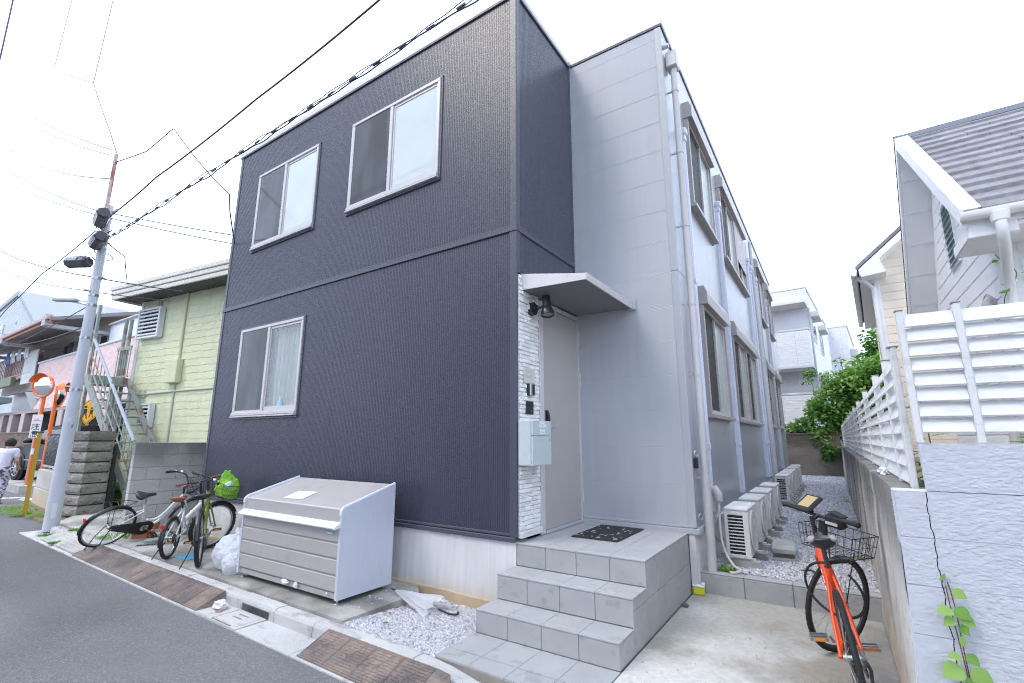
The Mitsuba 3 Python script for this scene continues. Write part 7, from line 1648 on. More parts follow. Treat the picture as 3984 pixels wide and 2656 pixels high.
for s in (-1, 1):
    part(CR, 'side_window', carm(prism([(-0.85, 1.16), (-1.40, 1.56), (-3.1, 1.58), (-3.5, 1.2)], 0.855 * s - 0.012, 0.855 * s + 0.018, 'y')), 'glass_dark')
    part(CR, 'wheel_arch', carm(xf(torus(0.42, 0.04, 30, 8), tr(0, 0.90 * s, 0.38))), ('d', 0.02, 0.02, 0.021), smooth=True)
    part(CR, 'mirror_housing', carm(crumple((-0.75, 1.02 * s, 1.22), (0.09, 0.12, 0.08), 3, 2, 0.05)), ('g', 0.014, 0.014, 0.015), smooth=True)
    part(CR, 'headlight', carm(crumple((0.78, 0.66 * s, 0.83), (0.14, 0.2, 0.08), 4, 3, 0.05)), ('g', 0.6, 0.62, 0.65), smooth=True)
    for x, nm in ((0.0, 'front_wheel'), (-2.75, 'rear_wheel')):
        w = numbered(f'{CR}__{nm}'); o = carm
        part(w, 'tyre', o(xf(lathe([(0.25, -0.10), (0.36, -0.11), (0.385, -0.08), (0.385, 0.08), (0.36, 0.11), (0.25, 0.10)], 40, 'y'), tr(x, 0.86 * s, 0.385))), ('d', 0.016, 0.016, 0.017), smooth=True)
        part(w, 'rim', o(xf(cat([torus(0.262, 0.014, 40, 8), cyl((0, 0.0, 0), (0, 0.03 * s, 0), 0.05, n=20)] + [xf(prism([(0.03, -0.026), (0.26, -0.016), (0.26, 0.016), (0.03, 0.026)], -0.012, 0.014, 'y'), rot([0, 1, 0], 36 * k)) for k in range(10)]), tr(x, 0.955 * s, 0.385))), ('m', 0.62, 0.63, 0.65), smooth=30)
        part(w, 'disc', o(xf(cyl((0, -0.02, 0), (0, 0.0, 0), 0.25, n=30), tr(x, 0.92 * s, 0.385))), ('d', 0.03, 0.03, 0.03))
part(CR, 'grille', carm(box(0.93, 0.985, -0.5, 0.5, 0.55, 0.80, 0.01)), ('m', 0.3, 0.3, 0.31))
part(CR, 'trim_strip', carm(cat([box(-3.3, 0.2, 0.90 * s - 0.02, 0.90 * s + 0.02, 0.62, 0.66) for s in (-1, 1)])), ('m', 0.4, 0.4, 0.42))
part(CR, 'number_plate', carm(box(0.985, 1.0, -0.17, 0.17, 0.42, 0.58)), ('d', 0.7, 0.7, 0.7))
part(CR, 'cowl', carm(prism([(-0.45, 1.13), (-0.66, 1.15), (-0.66, 1.17), (-0.45, 1.15)], -0.66, 0.66, 'y')), ('d', 0.015, 0.015, 0.016))

# ---- mirrors and signs at the corner
def curve_mirror(name, label, x, y, z_top, heading, tilt, mirror_h, dz, base, posts_z, with_plate):
    k = thing(name, label, 'traffic mirror')
    part(k, 'post', cyl((x, y, base), (x, y, z_top), 0.051, n=20), ('g', 0.80, 0.17, 0.03), smooth=40)
    if with_plate:
        part(k, 'white_band', cyl((x, y, 1.02), (x, y, 1.20), 0.053, n=20), ('d', 0.75, 0.75, 0.75), smooth=40)
    M = tr(x, y, mirror_h) @ rot([0, 0, 1], heading) @ rot([0, 1, 0], tilt)      # local +x: mirror normal
    R_ = 0.365
    part(k, 'mirror', xf(lathe([(0.0, 0.09), (0.12, 0.084), (0.2, 0.066), (0.29, 0.035), (R_ - 0.02, 0.0)], 40, 'x'), M @ tr(0.09, 0, 0)), 'mirror', smooth=True)
    part(k, 'mirror_back', xf(lathe([(R_, 0.05), (R_ - 0.02, 0.03), (0.19, 0.0), (0.0, -0.01)], 40, 'x'), M @ tr(0.055, 0, 0)), ('d', 0.50, 0.50, 0.51), smooth=True)
    part(k, 'rim', xf(lathe([(R_ - 0.02, 0.0), (R_ + 0.01, -0.01), (R_ + 0.015, 0.03), (R_ - 0.012, 0.04), (R_ - 0.02, 0.0)], 40, 'x'), M @ tr(0.085, 0, 0)), ('g', 0.82, 0.17, 0.03), smooth=40)
    part(k, 'hood', xf(lathe([(R_ + 0.012, 0.03), (R_ + 0.03, 0.15)], 40, 'x', 0.4), M @ tr(0.085, 0, 0) @ rot([1, 0, 0], 18)), ('g', 0.82, 0.17, 0.03), smooth=True)
    part(k, 'bracket', cat([box(x - 0.07, x + 0.07, y - 0.07, y + 0.07, mirror_h - 0.05, mirror_h + 0.05, 0.01)]), ('m', 0.5, 0.52, 0.56))
    return k, M
mk, _ = curve_mirror('curve_mirror', 'round traffic mirror with orange hood facing the street on the left orange post', -18.42, 0.55, 3.38, -60, 4, 3.17, 0, -0.1, 0, True)
# caution plate with stroke characters
plm = lambda m: xf(m, tr(-18.38, 0.49, 1.886) @ rot([0, 0, 1], -42) @ np.diag([0.86, 0.86, 0.86, 1]))
pk = part(mk, 'caution_plate', plm(box(-0.012, 0.012, -0.16, 0.16, -0.42, 0.42, 0.004)), ('d', 0.70, 0.71, 0.72), label='white plate with two dark characters')
def strokes(lines, s, oy, oz, x0=0.0125, t=0.014):
    o = []
    for (a, b, c, d) in lines:
        o.append(cyl((x0, oy + a * s, oz + b * s), (x0, oy + c * s, oz + d * s), t * s / 0.12, n=5))
    return cat(o)
CH1 = [(-0.9, 0.8, -0.6, 0.6), (-1, 0.35, -0.7, 0.15), (-1, -0.8, -0.6, -0.1), (0.1, 0.95, 0.3, 0.75), (-0.4, 0.6, 0.95, 0.6), (-0.3, 0.0, 0.85, 0.0), (-0.5, -0.8, 1, -0.8), (0.27, 0.6, 0.27, -0.8)]
CH2 = [(0, 1, 0, 0.85), (-0.7, 0.8, 0.7, 0.8), (-0.35, 0.75, -0.25, 0.55), (0.35, 0.75, 0.25, 0.55), (-0.95, 0.5, 0.95, 0.5), (-0.55, 0.35, 0.55, 0.35), (-0.55, 0.1, 0.55, 0.1), (-0.55, -0.12, 0.55, -0.12), (-0.55, 0.35, -0.55, -0.12), (0.55, 0.35, 0.55, -0.12), (-0.85, -0.4, -0.95, -0.8), (-0.4, -0.4, -0.3, -0.85), (-0.3, -0.85, 0.5, -0.85), (0.1, -0.3, 0.2, -0.5), (0.7, -0.4, 0.9, -0.7)]
part(pk, 'lettering', plm(strokes(CH1, 0.115, 0, -0.02) ), ('d', 0.06, 0.06, 0.07))
part(pk, 'lettering', plm(strokes(CH2, 0.115, 0, -0.28)), ('d', 0.06, 0.06, 0.07))
part(pk, 'red_print', plm(cat([box(0.0122, 0.0135, -0.06, 0.06, 0.24, 0.27), box(0.0122, 0.0135, -0.10, 0.10, 0.19, 0.22)])), ('d', 0.6, 0.2, 0.18))
curve_mirror('curve_mirror', 'second traffic mirror seen from its grey back on the right orange post', -17.14, 0.55, 3.08, 60, 4, 2.83, 0, -0.1, 0, False)
TS = thing('triangle_sign', 'grey back of a triangular road sign beside the left traffic mirror', 'sign')
part(TS, 'plate', xf(prism([(-0.40, 0.34), (0.40, 0.34), (0.0, -0.36)], -0.01, 0.01, 'y'), tr(-19.58, 0.55, 2.74) @ rot([0, 0, 1], 30) @ np.diag([0.86, 0.86, 0.86, 1])), ('d', 0.42, 0.43, 0.45))
part(TS, 'bracket', box(-19.5, -18.9, 0.56, 0.59, 2.80, 2.84), ('m', 0.45, 0.46, 0.48))
part(TS, 'post', cyl((-18.95, 0.62, -0.15), (-18.95, 0.62, 2.86), 0.03, n=14), ('m', 0.4, 0.42, 0.45), smooth=40)
RS = thing('round_sign', 'round white road sign with red ring half hidden behind the utility pole', 'sign')
rsm = tr(-24.2, 2.86, 2.58) @ rot([0, 0, 1], -50) @ np.diag([1, 1.17, 1.17, 1])
part(RS, 'plate', xf(lathe([(0.0, 0.004), (0.29, 0.004), (0.29, -0.01), (0.0, -0.01)], 40, 'x'), rsm), ('d', 0.72, 0.72, 0.73)); part(RS, 'red_ring', xf(lathe([(0.19, 0.006), (0.275, 0.006), (0.275, 0.004), (0.19, 0.004)], 40, 'x'), rsm), ('d', 0.55, 0.03, 0.05))
part(RS, 'post', cyl((-24.23, 2.93, -0.1), (-24.23, 2.93, 2.95), 0.035, n=14), ('m', 0.45, 0.46, 0.5), smooth=40)
SC = thing('school_sign', 'yellow diamond road sign with two walking children above a white plate', 'sign')
scm = tr(-22.75, 2.86, 2.57) @ rot([0, 0, 1], -50) @ np.diag([1, 1.16, 1.16, 1])
dm = [(0, 0.45), (0.45, 0), (0, -0.45), (-0.45, 0)]
yz = lambda poly, a, b: xf(prism(poly, a, b, 'x'), scm)
part(SC, 'plate', yz(dm, -0.01, 0.004), ('d', 0.78, 0.40, 0.02)); part(SC, 'border', xf(prism([(0, 0.42), (0.42, 0), (0, -0.42), (-0.42, 0)], 0.004, 0.006, 'x', holes=[[(0, 0.395), (0.395, 0), (0, -0.395), (-0.395, 0)]]), scm), ('d', 0.03, 0.03, 0.03))
def kid(oy, s):
    return [xf(lathe([(0.0, 0.003), (0.045 * s, 0.003)], 16, 'x'), tr(0.003, oy, 0.17 * s)), prism([(oy - 0.06 * s, 0.11 * s), (oy + 0.06 * s, 0.11 * s), (oy + 0.05 * s, -0.08 * s), (oy - 0.05 * s, -0.08 * s)], 0.004, 0.0065, 'x'),
            prism([(oy - 0.05 * s, -0.07 * s), (oy - 0.01 * s, -0.07 * s), (oy - 0.06 * s, -0.24 * s), (oy - 0.10 * s, -0.24 * s)], 0.004, 0.0065, 'x'), prism([(oy + 0.05 * s, -0.07 * s), (oy + 0.01 * s, -0.07 * s), (oy + 0.05 * s, -0.24 * s), (oy + 0.09 * s, -0.24 * s)], 0.004, 0.0065, 'x'),
            prism([(oy + 0.05 * s, 0.10 * s), (oy + 0.07 * s, 0.07 * s), (oy + 0.14 * s, -0.02 * s), (oy + 0.12 * s, -0.03 * s)], 0.004, 0.0065, 'x')]
part(SC, 'figures', xf(cat(kid(-0.08, 1.0) + kid(0.12, 0.8)), scm), ('d', 0.02, 0.02, 0.02))
sp = part(SC, 'lower_plate', yz([(-0.32, -0.52), (0.32, -0.52), (0.32, -0.70), (-0.32, -0.70)], -0.01, 0.004), ('d', 0.72, 0.74, 0.75))
TU = [(-0.9, 0.8, -0.7, 0.6), (-0.9, 0.2, -0.7, 0.2), (-0.8, 0.2, -0.8, -0.5), (-0.95, -0.8, 0.95, -0.85), (-0.3, 0.85, 0.7, 0.85), (-0.35, 0.45, 0.8, 0.45), (-0.35, 0.45, -0.35, -0.5), (0.8, 0.45, 0.8, -0.5), (0.22, 0.45, 0.22, -0.5), (-0.35, 0.0, 0.8, 0.0)]
GA = [(-0.5, 1, -0.4, 0.7), (0.0, 1, 0.05, 0.7), (0.55, 1, 0.4, 0.7), (-0.9, 0.6, 0.9, 0.6), (-0.9, 0.6, -0.95, 0.3), (0.9, 0.6, 0.85, 0.3), (-0.5, 0.3, 0.5, 0.3), (0.5, 0.3, 0.05, 0.0), (-0.9, -0.15, 0.9, -0.15), (0.05, 0.0, 0.05, -0.9), (0.05, -0.9, -0.2, -0.8)]
RO = [(-0.9, 0.9, -0.3, 0.9), (-0.9, 0.9, -0.9, 0.4), (-0.3, 0.9, -0.3, 0.4), (-0.9, 0.4, -0.3, 0.4), (-0.6, 0.4, -0.6, -0.7), (-0.95, -0.8, -0.2, -0.65), (0.3, 0.95, -0.05, 0.45), (0.2, 0.7, 0.8, 0.7), (0.8, 0.7, 0.0, -0.05), (0.25, 0.5, 0.95, -0.05), (0.1, -0.2, 0.8, -0.2), (0.1, -0.2, 0.1, -0.85), (0.8, -0.2, 0.8, -0.85), (0.1, -0.85, 0.8, -0.85)]
part(sp, 'lettering', xf(cat([strokes(TU, 0.07, -0.2, -0.61, 0.005), strokes(GA, 0.07, 0.0, -0.61, 0.005), strokes(RO, 0.07, 0.2, -0.61, 0.005)]), scm), ('d', 0.1, 0.14, 0.3))
part(SC, 'post', cyl((-22.78, 2.93, -0.1), (-22.78, 2.93, 2.95), 0.04, n=14), ('d', 0.6, 0.62, 0.63), smooth=40)
YP = thing('yellow_guard_post', 'ochre yellow slotted steel angle post leaning at the corner beside the utility pole', 'post')
ypm = lambda m: xf(m, tr(-12.05, -0.78, -0.1) @ rot([0, 0, 1], -20))
part(YP, 'angle', ypm(cat([box(-0.05, 0.05, -0.006, 0.0, 0, 1.72), box(0.044, 0.05, 0.0, 0.07, 0, 1.72)])), ('d', 0.48, 0.29, 0.03))
part(YP, 'slots', ypm(cat([box(-0.025, 0.01, -0.0075, -0.0062, z, z + 0.03) for z in (0.2, 0.75, 1.2)] + [box(-0.002, 0.004, -0.0072, -0.0062, 0.1, 1.65)])), ('d', 0.06, 0.04, 0.02))
part(YP, 'cap', ypm(box(-0.06, 0.06, -0.02, 0.08, 1.72, 1.76, 0.01)), ('d', 0.10, 0.11, 0.13))

# ---- person walking away at the left edge
PE = thing('person', 'black haired person in lilac white t-shirt and patterned trousers stooping at the left', 'person')
pem = lambda m: place(m, -15.42, -0.62, 150, -0.115)   # local x: the way the person faces
J = {'pelvis': (0, 0, 0.86, 0.135), 'waist': (0.02, 0, 1.0, 0.12), 'chest': (0.10, 0, 1.20, 0.135), 'shl': (0.14, 0.16, 1.30, 0.06), 'shr': (0.14, -0.16, 1.30, 0.06), 'neck': (0.20, 0, 1.38, 0.05), 'headb': (0.235, 0, 1.45, 0.08), 'headt': (0.25, 0, 1.53, 0.09), 'nose': (0.345, 0, 1.47, 0.014),
     'hipl': (0, 0.085, 0.80, 0.10), 'kneel': (0.10, 0.09, 0.46, 0.06), 'ankl': (0.06, 0.09, 0.10, 0.042), 'toel': (0.20, 0.10, 0.045, 0.03), 'hipr': (0, -0.085, 0.80, 0.10), 'kneer': (-0.02, -0.09, 0.45, 0.06), 'ankr': (-0.16, -0.09, 0.10, 0.042), 'toer': (-0.03, -0.10, 0.045, 0.03),
     'ell': (0.08, 0.22, 1.06, 0.04), 'wrl': (0.24, 0.20, 0.90, 0.027), 'elr': (0.10, -0.23, 1.05, 0.04), 'wrr': (0.28, -0.20, 0.92, 0.027), 'earl': (0.23, 0.085, 1.475, 0.018), 'earr': (0.23, -0.085, 1.475, 0.018)}
Bn = [('pelvis', 'waist'), ('waist', 'chest'), ('chest', 'shl'), ('chest', 'shr'), ('chest', 'neck'), ('neck', 'headb'), ('headb', 'headt'), ('headb', 'nose'), ('pelvis', 'hipl'), ('pelvis', 'hipr'), ('hipl', 'kneel'), ('kneel', 'ankl'), ('ankl', 'toel'), ('hipr', 'kneer'), ('kneer', 'ankr'), ('ankr', 'toer'), ('shl', 'ell'), ('ell', 'wrl'), ('shr', 'elr'), ('elr', 'wrr'), ('headb', 'earl'), ('headb', 'earr')]
for s, e in (('l', 1), ('r', -1)):
    wx, wy, wz, _ = J['wr' + s]
    J['palm' + s] = (wx + 0.06, wy, wz - 0.04, 0.028); Bn.append(('wr' + s, 'palm' + s))
    for f, (dy, ln) in enumerate(((-0.026, 0.062), (-0.009, 0.072), (0.009, 0.068), (0.026, 0.052))):
        J[f'k{s}{f}'] = (wx + 0.085, wy + dy, wz - 0.055, 0.009); J[f't{s}{f}'] = (wx + 0.085 + ln * 0.7, wy + dy * 1.1, wz - 0.055 - ln * 0.8, 0.007)
        Bn += [('palm' + s, f'k{s}{f}'), (f'k{s}{f}', f't{s}{f}')]
    J['th' + s] = (wx + 0.06, wy - 0.05 * e, wz - 0.06, 0.009); Bn.append(('palm' + s, 'th' + s))
part(PE, 'body', pem(hull_chain(J, Bn, 0.02, 6)), ('d', 0.50, 0.31, 0.23), smooth=True)
J2 = {k: (v[0], v[1], v[2], v[3] + 0.018) for k, v in J.items()}
J2['slvl'] = tuple(0.45 * np.array(J['shl'][:3]) + 0.55 * np.array(J['ell'][:3])) + (0.066,); J2['slvr'] = tuple(0.45 * np.array(J['shr'][:3]) + 0.55 * np.array(J['elr'][:3])) + (0.066,)
part(PE, 't_shirt', pem(hull_chain(J2, [('pelvis', 'waist'), ('waist', 'chest'), ('chest', 'shl'), ('chest', 'shr'), ('shl', 'slvl'), ('shr', 'slvr')], 0.03, 6)), ('d', 0.62, 0.58, 0.72), smooth=True)
J3 = {k: (v[0], v[1], v[2], v[3] + 0.03) for k, v in J.items()}
mat('floral_cloth', lambda p, n, uv: mix((0.10, 0.09, 0.13), (0.52, 0.48, 0.56), smoothstep(0.42, 0.56, fbm(p.x * 22, p.y * 22, p.z * 22, 2))), 0.85, 0.2)
J3['pelvis'] = J['pelvis'][:3] + (0.15,)
part(PE, 'trousers', pem(hull_chain(J3, [('pelvis', 'hipl'), ('pelvis', 'hipr'), ('hipl', 'kneel'), ('kneel', 'ankl'), ('hipr', 'kneer'), ('kneer', 'ankr')], 0.03, 6)), 'floral_cloth', smooth=True)
V, F = crumple((0.205, 0, 1.515), (0.115, 0.112, 0.125), 9, 3, 0.12); part(PE, 'hair', pem((V, F)), ('d', 0.02, 0.017, 0.017), smooth=True)
for s, t in (('ankl', 'toel'), ('ankr', 'toer')):
    a, b = np.array(J[s][:3]), np.array(J[t][:3]); part(PE, 'sandal', pem(move(box(a[0] - 0.06, b[0] + 0.06, b[1] - 0.05, b[1] + 0.05, -0.005, 0.022, 0.01), 0, 0, 0)), ('d', 0.42, 0.12, 0.07))
for s in (-1, 1): part(PE, 'eye', pem(crumple((0.322, 0.033 * s, 1.495), (0.010, 0.013, 0.008), 2, 2, 0.0)), ('g', 0.05, 0.04, 0.04), smooth=True)
# ================================================================== plants
def leaf_shape(n=5, w=0.42, fold=0.25, curl=0.25):
    t = np.linspace(0, 1, n); wd = w * np.sin(PI * np.clip(t, 0, 1) ** 0.75) * (1 - 0.15 * t)
    L_ = np.stack([t, wd, fold * wd - curl * t ** 2], 1); C_ = np.stack([t, 0 * t, -curl * t ** 2], 1); R_ = L_ * np.array([1, -1, 1])
    return grid(np.stack([L_, C_, R_], 1))
def put_leaf(base, p, az, el, s, roll=0):
    M = tr(*p) @ rot([0, 0, 1], az) @ rot([0, 1, 0], -el) @ rot([1, 0, 0], roll) @ np.diag([s, s, s, 1])
    return xf(base, M)
def many_leaves(base, P, az, el, s, roll):
    """vectorised copies"""
    n = len(P); V, F = base
    az, el, roll = np.radians(az), np.radians(el), np.radians(roll)
    ca, sa, ce, se, cr, sr = np.cos(az), np.sin(az), np.cos(el), np.sin(el), np.cos(roll), np.sin(roll)
    Rz = np.zeros((n, 3, 3)); Rz[:, 0, 0] = ca; Rz[:, 0, 1] = -sa; Rz[:, 1, 0] = sa; Rz[:, 1, 1] = ca; Rz[:, 2, 2] = 1
    Ry = np.zeros((n, 3, 3)); Ry[:, 0, 0] = ce; Ry[:, 0, 2] = -se; Ry[:, 2, 0] = se; Ry[:, 2, 2] = ce; Ry[:, 1, 1] = 1
    Rx = np.zeros((n, 3, 3)); Rx[:, 0, 0] = 1; Rx[:, 1, 1] = cr; Rx[:, 1, 2] = -sr; Rx[:, 2, 1] = sr; Rx[:, 2, 2] = cr
    R = Rz @ Ry @ Rx * np.asarray(s)[:, None, None]
    VV = np.einsum('nij,kj->nki', R, V) + P[:, None]
    FF = F[None] + (np.arange(n) * len(V))[:, None, None]
    return VV.reshape(-1, 3), FF.reshape(-1, 3)
small_leaf = leaf_shape(3, 0.38, 0.2, 0.2)
def crown(parent, blobs, n, s, seed, shell=0.55):
    r = np.random.default_rng(seed)
    B = np.array(blobs); wgt = B[:, 3] ** 2; pick = r.choice(len(B), n, p=wgt / wgt.sum())
    d = r.normal(size=(n, 3)); d /= np.linalg.norm(d, axis=1, keepdims=True)
    rad = B[pick, 3] * (shell + (1 - shell) * r.random(n)) * r.uniform(0.75, 1.15, n)
    P = B[pick, :3] + d * rad[:, None] * np.array([1, 1, 0.9])
    clump = meshkit.fbm(P * 1.9 + 3, 3, 5); keep = clump > 0.40
    P, d = P[keep], d[keep]; n = len(P)
    az = np.degrees(np.arctan2(d[:, 1], d[:, 0])) + r.normal(0, 50, n); el = np.degrees(np.arcsin(d[:, 2])) * 0.4 + r.normal(-15, 25, n)
    tone = meshkit.noise(P * 2.3 + 7, 3) + r.normal(0, 0.16, n) + 0.25 * d[:, 2]
    ss = s * r.uniform(0.6, 1.3, n)
    for nm, sel in (('leaf_dark', tone < 0.42), ('leaf_mid', (tone >= 0.42) & (tone < 0.68)), ('leaf_light', tone >= 0.68)):
        if sel.sum(): part(parent, 'crown', many_leaves(small_leaf, P[sel], az[sel], el[sel], ss[sel], r.normal(0, 30, sel.sum())), nm, kind='stuff')
BU = thing('bush', 'dense green bush spilling over the block wall at the far end of the alley', 'bush')
crown(BU, [(2.45, 17.6, 2.0, 0.75), (2.2, 17.3, 1.5, 0.5), (2.75, 17.6, 2.8, 0.8), (3.3, 17.6, 2.3, 0.9), (3.2, 17.8, 3.3, 0.75), (1.75, 17.9, 2.0, 0.42), (3.9, 17.9, 3.0, 0.9), (3.7, 18, 3.7, 0.7), (2.5, 17.0, 1.25, 0.34), (2.35, 16.85, 0.95, 0.22), (2.2, 17.9, 2.6, 0.45), (4.5, 18, 3.8, 0.9), (1.3, 17.8, 1.8, 0.3)], 15000, 0.16, 31)
for (x, y, z, h_) in ((2.5, 17.7, 0.2, 3.2), (3.2, 17.8, 0.2, 3.6), (2.2, 17.6, 0.2, 2.4)):
    part(BU, 'stem', tube(spline([(x, y, z), (x + 0.1, y, z + h_ * 0.5), (x + 0.3, y - 0.1, z + h_)], 12), np.linspace(0.05, 0.012, 12), 7), ('d', 0.12, 0.09, 0.06), smooth=True)
for k, (x, z) in enumerate(((2.05, 4.0), (2.6, 3.95), (3.1, 4.35))):
    crown(BU, [(x, 17.8, z, 0.22), (x - 0.05, 17.8, z - 0.35, 0.16)], 110, 0.13, 60 + k)
    part(BU, 'twig', tube([(x + 0.1, 17.8, z - 1.0), (x, 17.8, z + 0.1)], 0.012, 6), ('d', 0.12, 0.10, 0.06), smooth=True)
T2 = thing('tree', 'light green tree top behind the louvre fence at the end of the alley', 'tree')
crown(T2, [(4.2, 20.2, 4.2, 0.9), (4.9, 20.5, 4.8, 1.0), (4.6, 20.0, 5.4, 0.7), (5.6, 20.4, 5.0, 1.0)], 5200, 0.17, 33)
part(T2, 'trunk', tube([(4.7, 20.3, 0.3), (4.75, 20.3, 2.5), (4.8, 20.3, 4.4)], [0.1, 0.08, 0.05], 9), ('d', 0.13, 0.10, 0.07), smooth=True)
# plants in the corner behind the crack wall
CPn = thing('garden_plant', 'leafy green plant growing in the gap between the louvre fences at the corner', 'plant')
r7 = np.random.default_rng(6)
big = leaf_shape(6, 0.34, 0.25, 0.35)
def stem_plant(parent, x, y, z, h_, n, s, seed, base, m='leaf_mid', spread=0.03):
    r = np.random.default_rng(seed)
    pts = spline([(x, y, z), (x + r.normal(0, spread), y + r.normal(0, spread), z + h_ * 0.5), (x + r.normal(0, spread * 2), y + r.normal(0, spread * 2), z + h_)], 12)
    part(parent, 'stem', tube(pts, np.linspace(0.005, 0.002, 12), 6), ('d', 0.12, 0.18, 0.06), smooth=True)
    for k in range(n):
        t = (k + 0.5) / n; p = pts[int(t * 11)]
        part(parent, 'leaf', put_leaf(base, p, 137 * k + r.uniform(-20, 20), r.uniform(-10, 40), s * (1.15 - 0.5 * t) * r.uniform(0.8, 1.2), r.normal(0, 15)), m, smooth=True)
for k, (x, y, h_, n) in enumerate(((2.90, -0.62, 0.40, 16), (2.94, -0.50, 0.46, 16), (2.98, -0.55, 0.50, 14), (2.92, -0.40, 0.5, 14), (3.05, -0.45, 0.42, 14))):
    stem_plant(CPn, x, y, 1.15, h_ * 0.62, n, 0.075, 70 + k, big, ('leaf_mid', 'leaf_dark')[k % 2])
WGr = thing('willow_herb', 'tall narrow leaved weed rising behind the corner post of the louvre fence', 'plant')
nar = leaf_shape(5, 0.10, 0.2, 0.5)
for k, (x, y, h_) in enumerate(((2.92, -0.5, 0.72), (2.97, -0.42, 0.66))):
    stem_plant(WGr, x, y, 1.15, h_, 24, 0.10, 80 + k, nar, 'leaf_light', 0.012)
HPn = thing('broad_leaf_plant', 'broad bright green leaves showing under the louvre fence at the right edge', 'plant')
for k in range(9):
    part(HPn, 'leaf', put_leaf(leaf_shape(6, 0.45, 0.15, 0.2), (3.32 + 0.035 * k, -0.80 + 0.03 * (k % 3), 1.47 + 0.02 * (k % 4)), 150 + 40 * k, 20, 0.13, 10 * (k % 3)), 'leaf_light', smooth=True)
part(HPn, 'stem', tube([(3.42, -0.78, 1.15), (3.42, -0.78, 1.52)], 0.006, 6), ('d', 0.12, 0.18, 0.06), smooth=True)
# climbing vine on the pale blue wall
VN = thing('climbing_vine', 'climbing vine with bright green heart shaped leaves on the pale blue block wall', 'vine')
yv = -1.02
vs = [[(2.905, yv, -0.1), (2.90, yv, 0.35), (2.885, yv, 0.62), (2.872, yv, 0.80), (2.868, yv, 0.885)], [(2.95, yv, -0.1), (2.925, yv, 0.3), (2.895, yv, 0.55), (2.888, yv, 0.78), (2.876, yv, 0.90)],
      [(2.985, yv, -0.1), (2.965, yv - 0.005, 0.22), (2.935, yv - 0.01, 0.42), (2.905, yv, 0.56)], [(3.02, yv, -0.1), (2.99, yv - 0.02, 0.28), (2.94, yv - 0.025, 0.45)]]
for v in vs: part(VN, 'stem', tube(spline(v, 30), 0.0024, 6), ('d', 0.13, 0.07, 0.05), smooth=True)
heart = leaf_shape(9, 0.46, 0.12, 0.18)
VL = [(2.868, 0.915, 95, 10, .038), (2.885, 0.875, -20, -25, .050), (2.87, 0.80, 205, -8, .060), (2.885, 0.805, -30, -30, .062), (2.90, 0.775, -15, -35, .052), (2.875, 0.765, 195, -30, .050), (2.895, 0.74, -60, -30, .05),
      (2.89, 0.70, -80, -40, .05), (2.875, 0.62, 200, 5, .05), (2.90, 0.63, -40, -35, .05), (2.875, 0.575, 195, -18, .085), (2.905, 0.585, -30, -38, .085), (2.91, 0.53, 215, -20, .058), (2.90, 0.45, 185, 0, .08), (2.935, 0.44, -10, -20, .062), (2.945, 0.475, -25, -10, .05),
      (2.92, 0.36, 190, -5, .06), (2.94, 0.35, -20, -30, .07), (2.90, 0.28, 200, -10, .08), (2.96, 0.26, -15, -25, .08), (2.93, 0.2, 180, -5, .07), (2.98, 0.18, -30, -20, .06), (2.92, 0.12, 200, -20, .06), (2.955, 0.52, -35, -30, .045)]
for k, (x, z, az, el, s) in enumerate(VL):
    part(VN, 'leaf', put_leaf(heart, (x, yv - 0.012 - 0.008 * (k % 3), z), az + (-25 if abs(az) > 90 else 0) * 0 + (15 if az > 90 else -15), el, s * 1.02, (-55 if az > 90 else 55) + 10 * (k % 3)), 'leaf_light' if k % 3 else 'leaf_mid', smooth=True)
# twining shoot on the white house downpipe
VS = thing('vine_shoot', 'thin vine shoot with a few leaves twining round the white house downpipe', 'vine')
sh = [(4.17 + 0.062 * math.cos(t), 2.60 + 0.062 * math.sin(t), 2.0 + 0.09 * t) for t in np.linspace(0, 15, 60)]
part(VS, 'stem', tube(sh, 0.004, 6), ('d', 0.14, 0.2, 0.06), smooth=True)
for k in range(0, 60, 8): part(VS, 'leaf', put_leaf(heart, sh[k], 60 * k, 15, 0.10, 10), 'leaf_light', smooth=True)
# weeds: tufts at the pole and along the verge, by the alley walls
def weeds(label, spots, n, h_, seed, m='leaf_mid'):
    r = np.random.default_rng(seed); P = []
    for (x, y, z, R_) in spots:
        k = int(n); a = r.uniform(0, 2 * PI, k); q_ = R_ * np.sqrt(r.random(k))
        P.append(np.stack([x + q_ * np.cos(a), y + q_ * np.sin(a), np.full(k, z)], 1))
    P = np.vstack(P); k = len(P)
    stuff('weeds', many_leaves(leaf_shape(4, 0.12, 0.2, 0.45), P, r.uniform(0, 360, k), r.uniform(25, 80, k), h_ * r.uniform(0.5, 1.3, k), r.normal(0, 20, k)), m, label, 'weeds')
weeds('low grass tuft on the verge beside the yellow post', [(-12.8, -0.72, -0.09, 0.35), (-13.6, -0.65, -0.09, 0.35), (-12.2, -0.80, -0.09, 0.2), (-11.5, -0.62, -0.085, 0.25)], 420, 0.06, 1, 'leaf_light')
weeds('weeds growing round the foot of the utility pole', [(-8.85, -1.12, -0.12, 0.10), (-9.7, -0.78, -0.08, 0.14), (-10.3, -0.75, -0.085, 0.16), (-8.3, -0.90, -0.02, 0.08), (-7.75, -1.28, -0.10, 0.07)], 190, 0.05, 2, 'leaf_mid')
weeds('small weeds under the white bicycle', [(-7.0, -0.75, -0.01, 0.25), (-6.75, -0.55, 0.0, 0.2)], 160, 0.07, 3, 'leaf_mid')
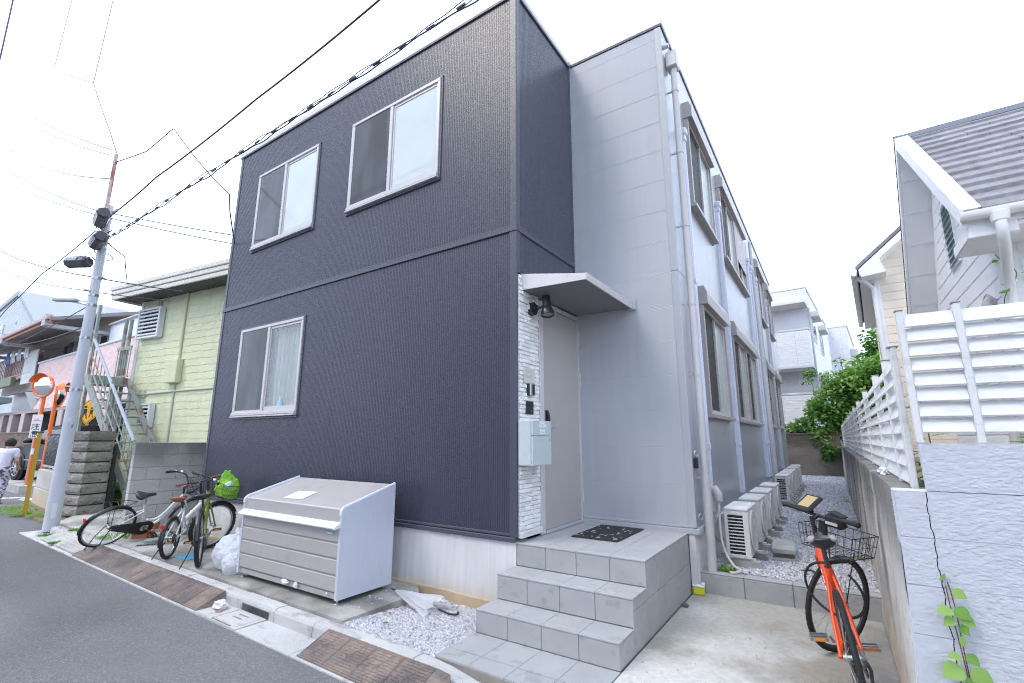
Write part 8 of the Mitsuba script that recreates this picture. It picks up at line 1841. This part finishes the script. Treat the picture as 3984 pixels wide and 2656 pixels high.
weeds('sparse weeds at the foot of the retaining wall in the alley', [(2.66, 2.9, 0.18, 0.10), (2.66, 5.6, 0.18, 0.12), (2.64, 8.6, 0.18, 0.15), (2.0, 9.5, 0.18, 0.15)], 45, 0.09, 4, 'leaf_light')
weeds('weeds at the foot of the drain hose beside the downpipe', [(1.44, 1.62, 0.19, 0.07), (1.52, 1.60, 0.19, 0.05)], 60, 0.07, 5, 'leaf_mid')
weeds('green plants behind the iron gate at the foot of the stair', [(-11.4, 0.9, 0.0, 0.35), (-10.6, 0.9, 0.0, 0.3), (-11.9, 0.7, 0.2, 0.4)], 160, 0.38, 6, 'leaf_dark')
stuff('straw', many_leaves(leaf_shape(3, 0.05, 0.1, 0.1), np.column_stack([rng.uniform(-9.0, -7.4, 260), rng.uniform(-0.98, -0.86, 260), np.full(260, 0.002)]), rng.uniform(0, 360, 260), rng.uniform(-2, 8, 260), rng.uniform(0.04, 0.1, 260), rng.normal(0, 10, 260)), ('d', 0.38, 0.28, 0.14), 'dry straw along the edge of the apron beside the ribbed ramp', 'straw')
single('field_stone', crumple((-10.75, 0.75, 0.05), (0.22, 0.2, 0.18), 15, 4, 0.3), 'rough_stone', 'rounded field stone behind the iron gate at the foot of the stair', 'stone', smooth=True)
# ================================================================== the house across the street (behind the viewer; seen only as reflections)
OH = thing('opposite_house', 'plain two storey house across the street, seen only mirrored in the glass', 'house')
part(OH, 'wall', box(-9.5, 1.0, -15.0, -9.2, -0.2, 5.6), 'apartment_siding')
part(OH, 'roof', prism([(-8.6, 5.55), (-12.1, 7.3), (-15.6, 5.55), (-15.6, 5.7), (-12.1, 7.5), (-8.6, 5.7)], -10.0, 1.5, 'x'), 'roof_shingle')
for x0, z0 in ((-8.2, 0.9), (-4.6, 0.9), (-1.6, 0.9), (-8.2, 3.4), (-4.6, 3.4), (-1.6, 3.4)):
    w = part(OH, 'window', box(x0, x0 + 1.7, -9.2, -9.15, z0, z0 + 1.3, 0.01), 'frame_alu'); part(w, 'pane', box(x0 + 0.06, x0 + 1.64, -9.15, -9.14, z0 + 0.06, z0 + 1.24), 'glass_dark')
